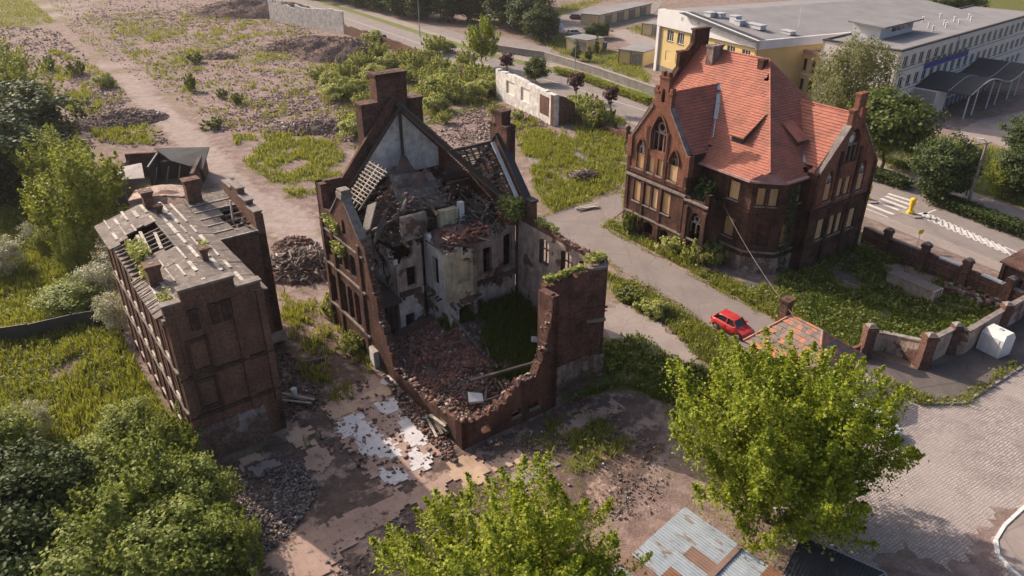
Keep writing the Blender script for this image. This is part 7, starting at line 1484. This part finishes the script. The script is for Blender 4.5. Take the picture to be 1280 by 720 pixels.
def hedge(pts, wd, label, seed, h=1.25, mat='leaf_mid', name='hedge'):
    P = GP(pts); o = P[0]; nr = np.random.default_rng(seed); C = []
    for a, b in zip(P[:-1], P[1:]):
        L = math.dist(a, b); n = int(L * wd * 300); f = nr.random(n)[:, None]; A_, B_ = np.array(a), np.array(b); nn = np.array([-(b[1] - a[1]), b[0] - a[0]]) / L; base = A_ + (B_ - A_) * f + nn * ((nr.random(n)[:, None] - .5) * wd); hh = h * (.85 + .25 * fbm(base[:, 0], base[:, 1], .8, seed)); z = hh * nr.random(n) ** .45; C.append(np.c_[base, z])
    C = np.vstack(C); C[:, 0] -= o[0]; C[:, 1] -= o[1]; C[:, :2] += nr.normal(0, .1, (len(C), 2)); t = thing(name, label, 'hedge', o); leaves('foliage', C, np.tile([0, 0, 1.], (len(C), 1)) + nr.normal(0, .5, (len(C), 3)), .13, M[mat], nr, t)
hedge([(694, 92), (730, 101), (764, 114)], 1.7, 'clipped green hedge along the lane, first stretch', 1, 1.5, 'leaf_light'); hedge([(766, 115), (812, 132)], 1.7, 'clipped green hedge along the lane, stretch nearer the villa', 2, 1.5, 'leaf_light')
hedge([(1085, 222), (1112, 230), (1133, 238)], 2.2, 'dark hedge beside the crossing on willow side', 3, 1.5, 'leaf_dark'); hedge([(1160, 252), (1200, 266), (1245, 284), (1300, 304)], 2.4, 'long dark hedge below the street lamp', 4, 1.5, 'leaf_dark'); hedge([(1100, 198), (1135, 214)], 1.4, 'low ground-hugging hedge along pale path', 5, .8, 'leaf_mid')

# ================================================================== GRASS, WEEDS AND RUBBLE (nobody could count it)
nr = np.random.default_rng(99); allg = []; dark = []; KEEP = FOOT + [DRIVE, STREET]
for i, (poly, d) in enumerate(GRASS):
    c = np.mean(np.array(poly), 0); dist = math.hypot(c[0], c[1]); ar = abs(area(poly)); dens = (75 if dist < 75 else 26 if dist < 110 else 6) * d; n = int(min(ar * dens, 90000))
    P = scatter(poly, n, nr, KEEP); f = fbm(P[:, 0], P[:, 1], .33, 77, 5); f2 = fbm(P[:, 0], P[:, 1], .9, 7); k_ = (f - gthr(d)) * 9; P = P[(k_ > nr.random(len(P))) & (f2 > .30)]
    h = .46 if dist < 75 else .5; P = P[np.argsort(P[:, 1])]; hv = .45 + 1.1 * fbm(P[:, 0], P[:, 1], .6, 41) if len(P) else 1. 
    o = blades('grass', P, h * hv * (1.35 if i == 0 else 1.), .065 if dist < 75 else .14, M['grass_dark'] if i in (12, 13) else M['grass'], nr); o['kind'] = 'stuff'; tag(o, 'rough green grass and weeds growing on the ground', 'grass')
    m = int(len(P) * .05)
    if m > 30:
        Q = P[nr.permutation(len(P))[:m]]; Q = np.repeat(Q, 6, 0) + nr.normal(0, .22, (m * 6, 2)); o = leaves('weeds', np.c_[Q, .12 + .45 * nr.random(len(Q))], np.tile([0, 0, 1.], (len(Q), 1)), .13, M['weed'], nr); o['kind'] = 'stuff'; tag(o, 'low broad-leaved weeds among the grass', 'weeds')
EP = []                                                            # tufts creeping over the edges of the driveway
for a, b in zip(DRIVE, DRIVE[1:] + DRIVE[:1]):
    n = int(math.dist(a, b) * 26); f = nr.random(n)[:, None]; EP.append(np.array(a) + (np.array(b) - np.array(a)) * f + nr.normal(0, .22, (n, 2)))
EP = np.vstack(EP); EP = EP[fbm(EP[:, 0], EP[:, 1], .5, 23) > .42]; o = blades('grass', EP, .28, .07, M['grass'], nr); o['kind'] = 'stuff'; tag(o, 'short grass creeping over the driveway edges', 'grass')
WEED = [GP([(100, 20), (340, 10), (480, 110), (480, 200), (330, 180), (230, 130)]), GP([(60, 60), (140, 90), (200, 180), (130, 180), (80, 130)]), GP([(340, 340), (420, 400), (470, 470), (380, 480)]), GP([(640, 150), (700, 150), (720, 200), (670, 230)])]
for poly, n in zip(WEED, (1300, 500, 60, 600)):
    P = scatter(poly, n * 3, nr, KEEP + [TRACK]); P = P[.55 * fbm(P[:, 0], P[:, 1], .16, 5) + .45 * fbm(P[:, 0], P[:, 1], .6, 8) + .06 * nr.normal(0, 1, len(P)) > .55][:n]; Q = np.repeat(P, 14, 0) + nr.normal(0, .3, (len(P) * 14, 2)); o = blades('weeds', Q, .55, .12, M['grass'], nr); o['kind'] = 'stuff'; tag(o, 'scattered yellow-green weed tufts on bare rubble ground', 'weeds')
RUB = [('rub_grey', GP([(272, 598), (330, 590), (372, 570), (400, 610), (370, 660), (335, 690), (300, 660)]), 3000, .11, .08), ('rub_grey', GP([(640, 560), (760, 520), (840, 560), (830, 640), (770, 650), (700, 600)]), 2200, .085, .03), ('rub_grey', GP([(400, 690), (470, 640), (520, 640), (500, 720), (420, 725)]), 500, .10, .04),
       ('rub_mauve', GP([(85, 85), (150, 110), (215, 180), (160, 185), (110, 175), (80, 130)]), 4200, .19, .1), ('rub_mauve', GP([(260, 140), (330, 120), (470, 90), (480, 170), (440, 180), (340, 165), (270, 165)]), 7000, .19, .1), ('rub_mauve', GP([(120, 20), (330, 0), (420, 60), (380, 120), (240, 130), (160, 70)]), 7000, .2, .1), ('rub_mauve', GP([(520, 150), (620, 130), (690, 150), (670, 175), (560, 190)]), 4000, .19, .1), ('rub_mauve', GP([(0, 30), (80, 40), (110, 75), (60, 110), (0, 90)]), 2000, .26, .1),
       ('rub_mauve', GP([(70, 40), (120, 10), (340, 5), (430, 60), (400, 100), (470, 130), (480, 190), (420, 185), (330, 160), (260, 150), (180, 100), (210, 180), (150, 185), (90, 120)]), 16000, .15, .05), ('rub_mauve', GP([(60, 0), (300, 0), (300, 30), (180, 40), (90, 30)]), 2500, .22, .1), ('rub_brick', GP([(480, 470), (505, 480), (560, 550), (570, 580), (545, 560), (500, 510)]), 1800, .17, .3), ('rub_brick', GP([(345, 430), (400, 470), (395, 540), (350, 520)]), 900, .14, .05), ('rub_brick', GP([(570, 560), (700, 500), (760, 480), (780, 520), (640, 590)]), 700, .11, .03), ('rub_brick', GP([(395, 480), (480, 470), (560, 570), (480, 600), (400, 560)]), 500, .16, .04)]
for m, poly, n, s, zt in RUB:
    P = scatter(poly, n, nr, FOOT[:1] + FOOT[2:] + [TRACK]); P = P[fbm(P[:, 0], P[:, 1], .42, 19) + .10 * nr.normal(0, 1, len(P)) > .46]; o = boxes('rubble', np.c_[P, zt * nr.random(len(P)) ** 2], s, M[m], nr, aniso=(1, .65, .4)); o['kind'] = 'stuff'; tag(o, 'broken brick and concrete rubble strewn over the ground', 'rubble')
def mound(u, v, rx, ry, h, rz, mat, seed, label, rub, n):
    c = G(u, v); t = thing('rubble_mound', label, 'mound', c, rz); N_ = 40; xs = np.linspace(-1, 1, N_); XX, YY = np.meshgrid(xs, xs); q = np.clip(1 - XX**2 - YY**2, 0, 1); Z = h * q ** .9 * (.5 + fbm(XX * 3, YY * 3, 1.4, seed)) - .15
    V = np.stack([XX * rx, YY * ry, Z], 2).reshape(-1, 3); i = (np.arange(N_ - 1)[:, None] * N_ + np.arange(N_ - 1)[None]).ravel(); fast('heap', V, np.stack([i, i + 1, i + N_ + 1, i + N_], 1), M[mat], t, True)
    a = nr.random(n) * 6.283; r_ = np.sqrt(nr.random(n)) * .95; x, y = r_ * np.cos(a), r_ * np.sin(a); z = h * np.clip(1 - r_**2, 0, 1) ** .9 * (.5 + fbm(x * 3, y * 3, 1.4, seed)) - .1; o = boxes('rubble', np.stack([x * rx, y * ry, z], 1), .2 if rub != 'rub_wood' else .5, M[rub], nr, t, aniso=(1, .6, .4) if rub != 'rub_wood' else (1.6, .2, .15)); o['kind'] = 'stuff'
mound(380, 335, 5., 3.6, 1.5, rad(10), 'rub_heap', 5, 'brown heap of timber and earth between tenement and ruin', 'rub_wood', 900); mound(368, 308, 2.6, 2., 1., rad(10), 'rub_heap', 6, 'small heap of earth behind tenement wing', 'rub_brick', 200); mound(432, 72, 13, 7, 4.2, rad(-10), 'rub_heap', 7, 'large reddish brick mound behind the scrub bushes', 'rub_mauve', 1600); mound(395, 60, 15, 6, 2.6, rad(10), 'rub_heap', 8, 'long grey-pink rubble bank below the whitewashed wall', 'rub_mauve', 1400); mound(320, 18, 22, 9, 4.5, rad(0), 'rub_heap', 9, 'rubble bank at foot of far whitewashed wall', 'rub_mauve', 1500); mound(150, 152, 8, 5, 1.6, rad(30), 'rub_heap', 10, 'low pinkish rubble bank beside the dusty track', 'rub_mauve', 1500); mound(400, 160, 9, 4, 1.4, rad(10), 'rub_heap', 11, 'low grey rubble bank beside ruin chimney', 'rub_mauve', 1200); mound(728, 222, 2., 1.4, .8, 0., 'rub_heap', 12, 'small dark heap of branches in grass between buildings', 'rub_wood', 250); mound(275, 72, 5, 2.5, 1.2, 0., 'rub_heap', 13, 'small dark heap on open ground', 'rub_mauve', 250)

# ================================================================== HAZE
hz = MB(); hz.box(-420, 420, -70, 900, -1.3, 36.5); ho = tag(hz.build('haze', None), 'thin evening haze over the whole site', 'haze', kind='stuff')
hm = bpy.data.materials.new('thin_haze'); hm.use_nodes = True; hn = hm.node_tree.nodes; hn.remove(hn['Principled BSDF'])
pv = hn.new('ShaderNodeVolumePrincipled'); pv.inputs['Color'].default_value = (.93, .90, .92, 1); pv.inputs['Density'].default_value = .00012; pv.inputs['Anisotropy'].default_value = .35
hm.node_tree.links.new(pv.outputs[0], hn['Material Output'].inputs['Volume']); ho.data.materials.append(hm)
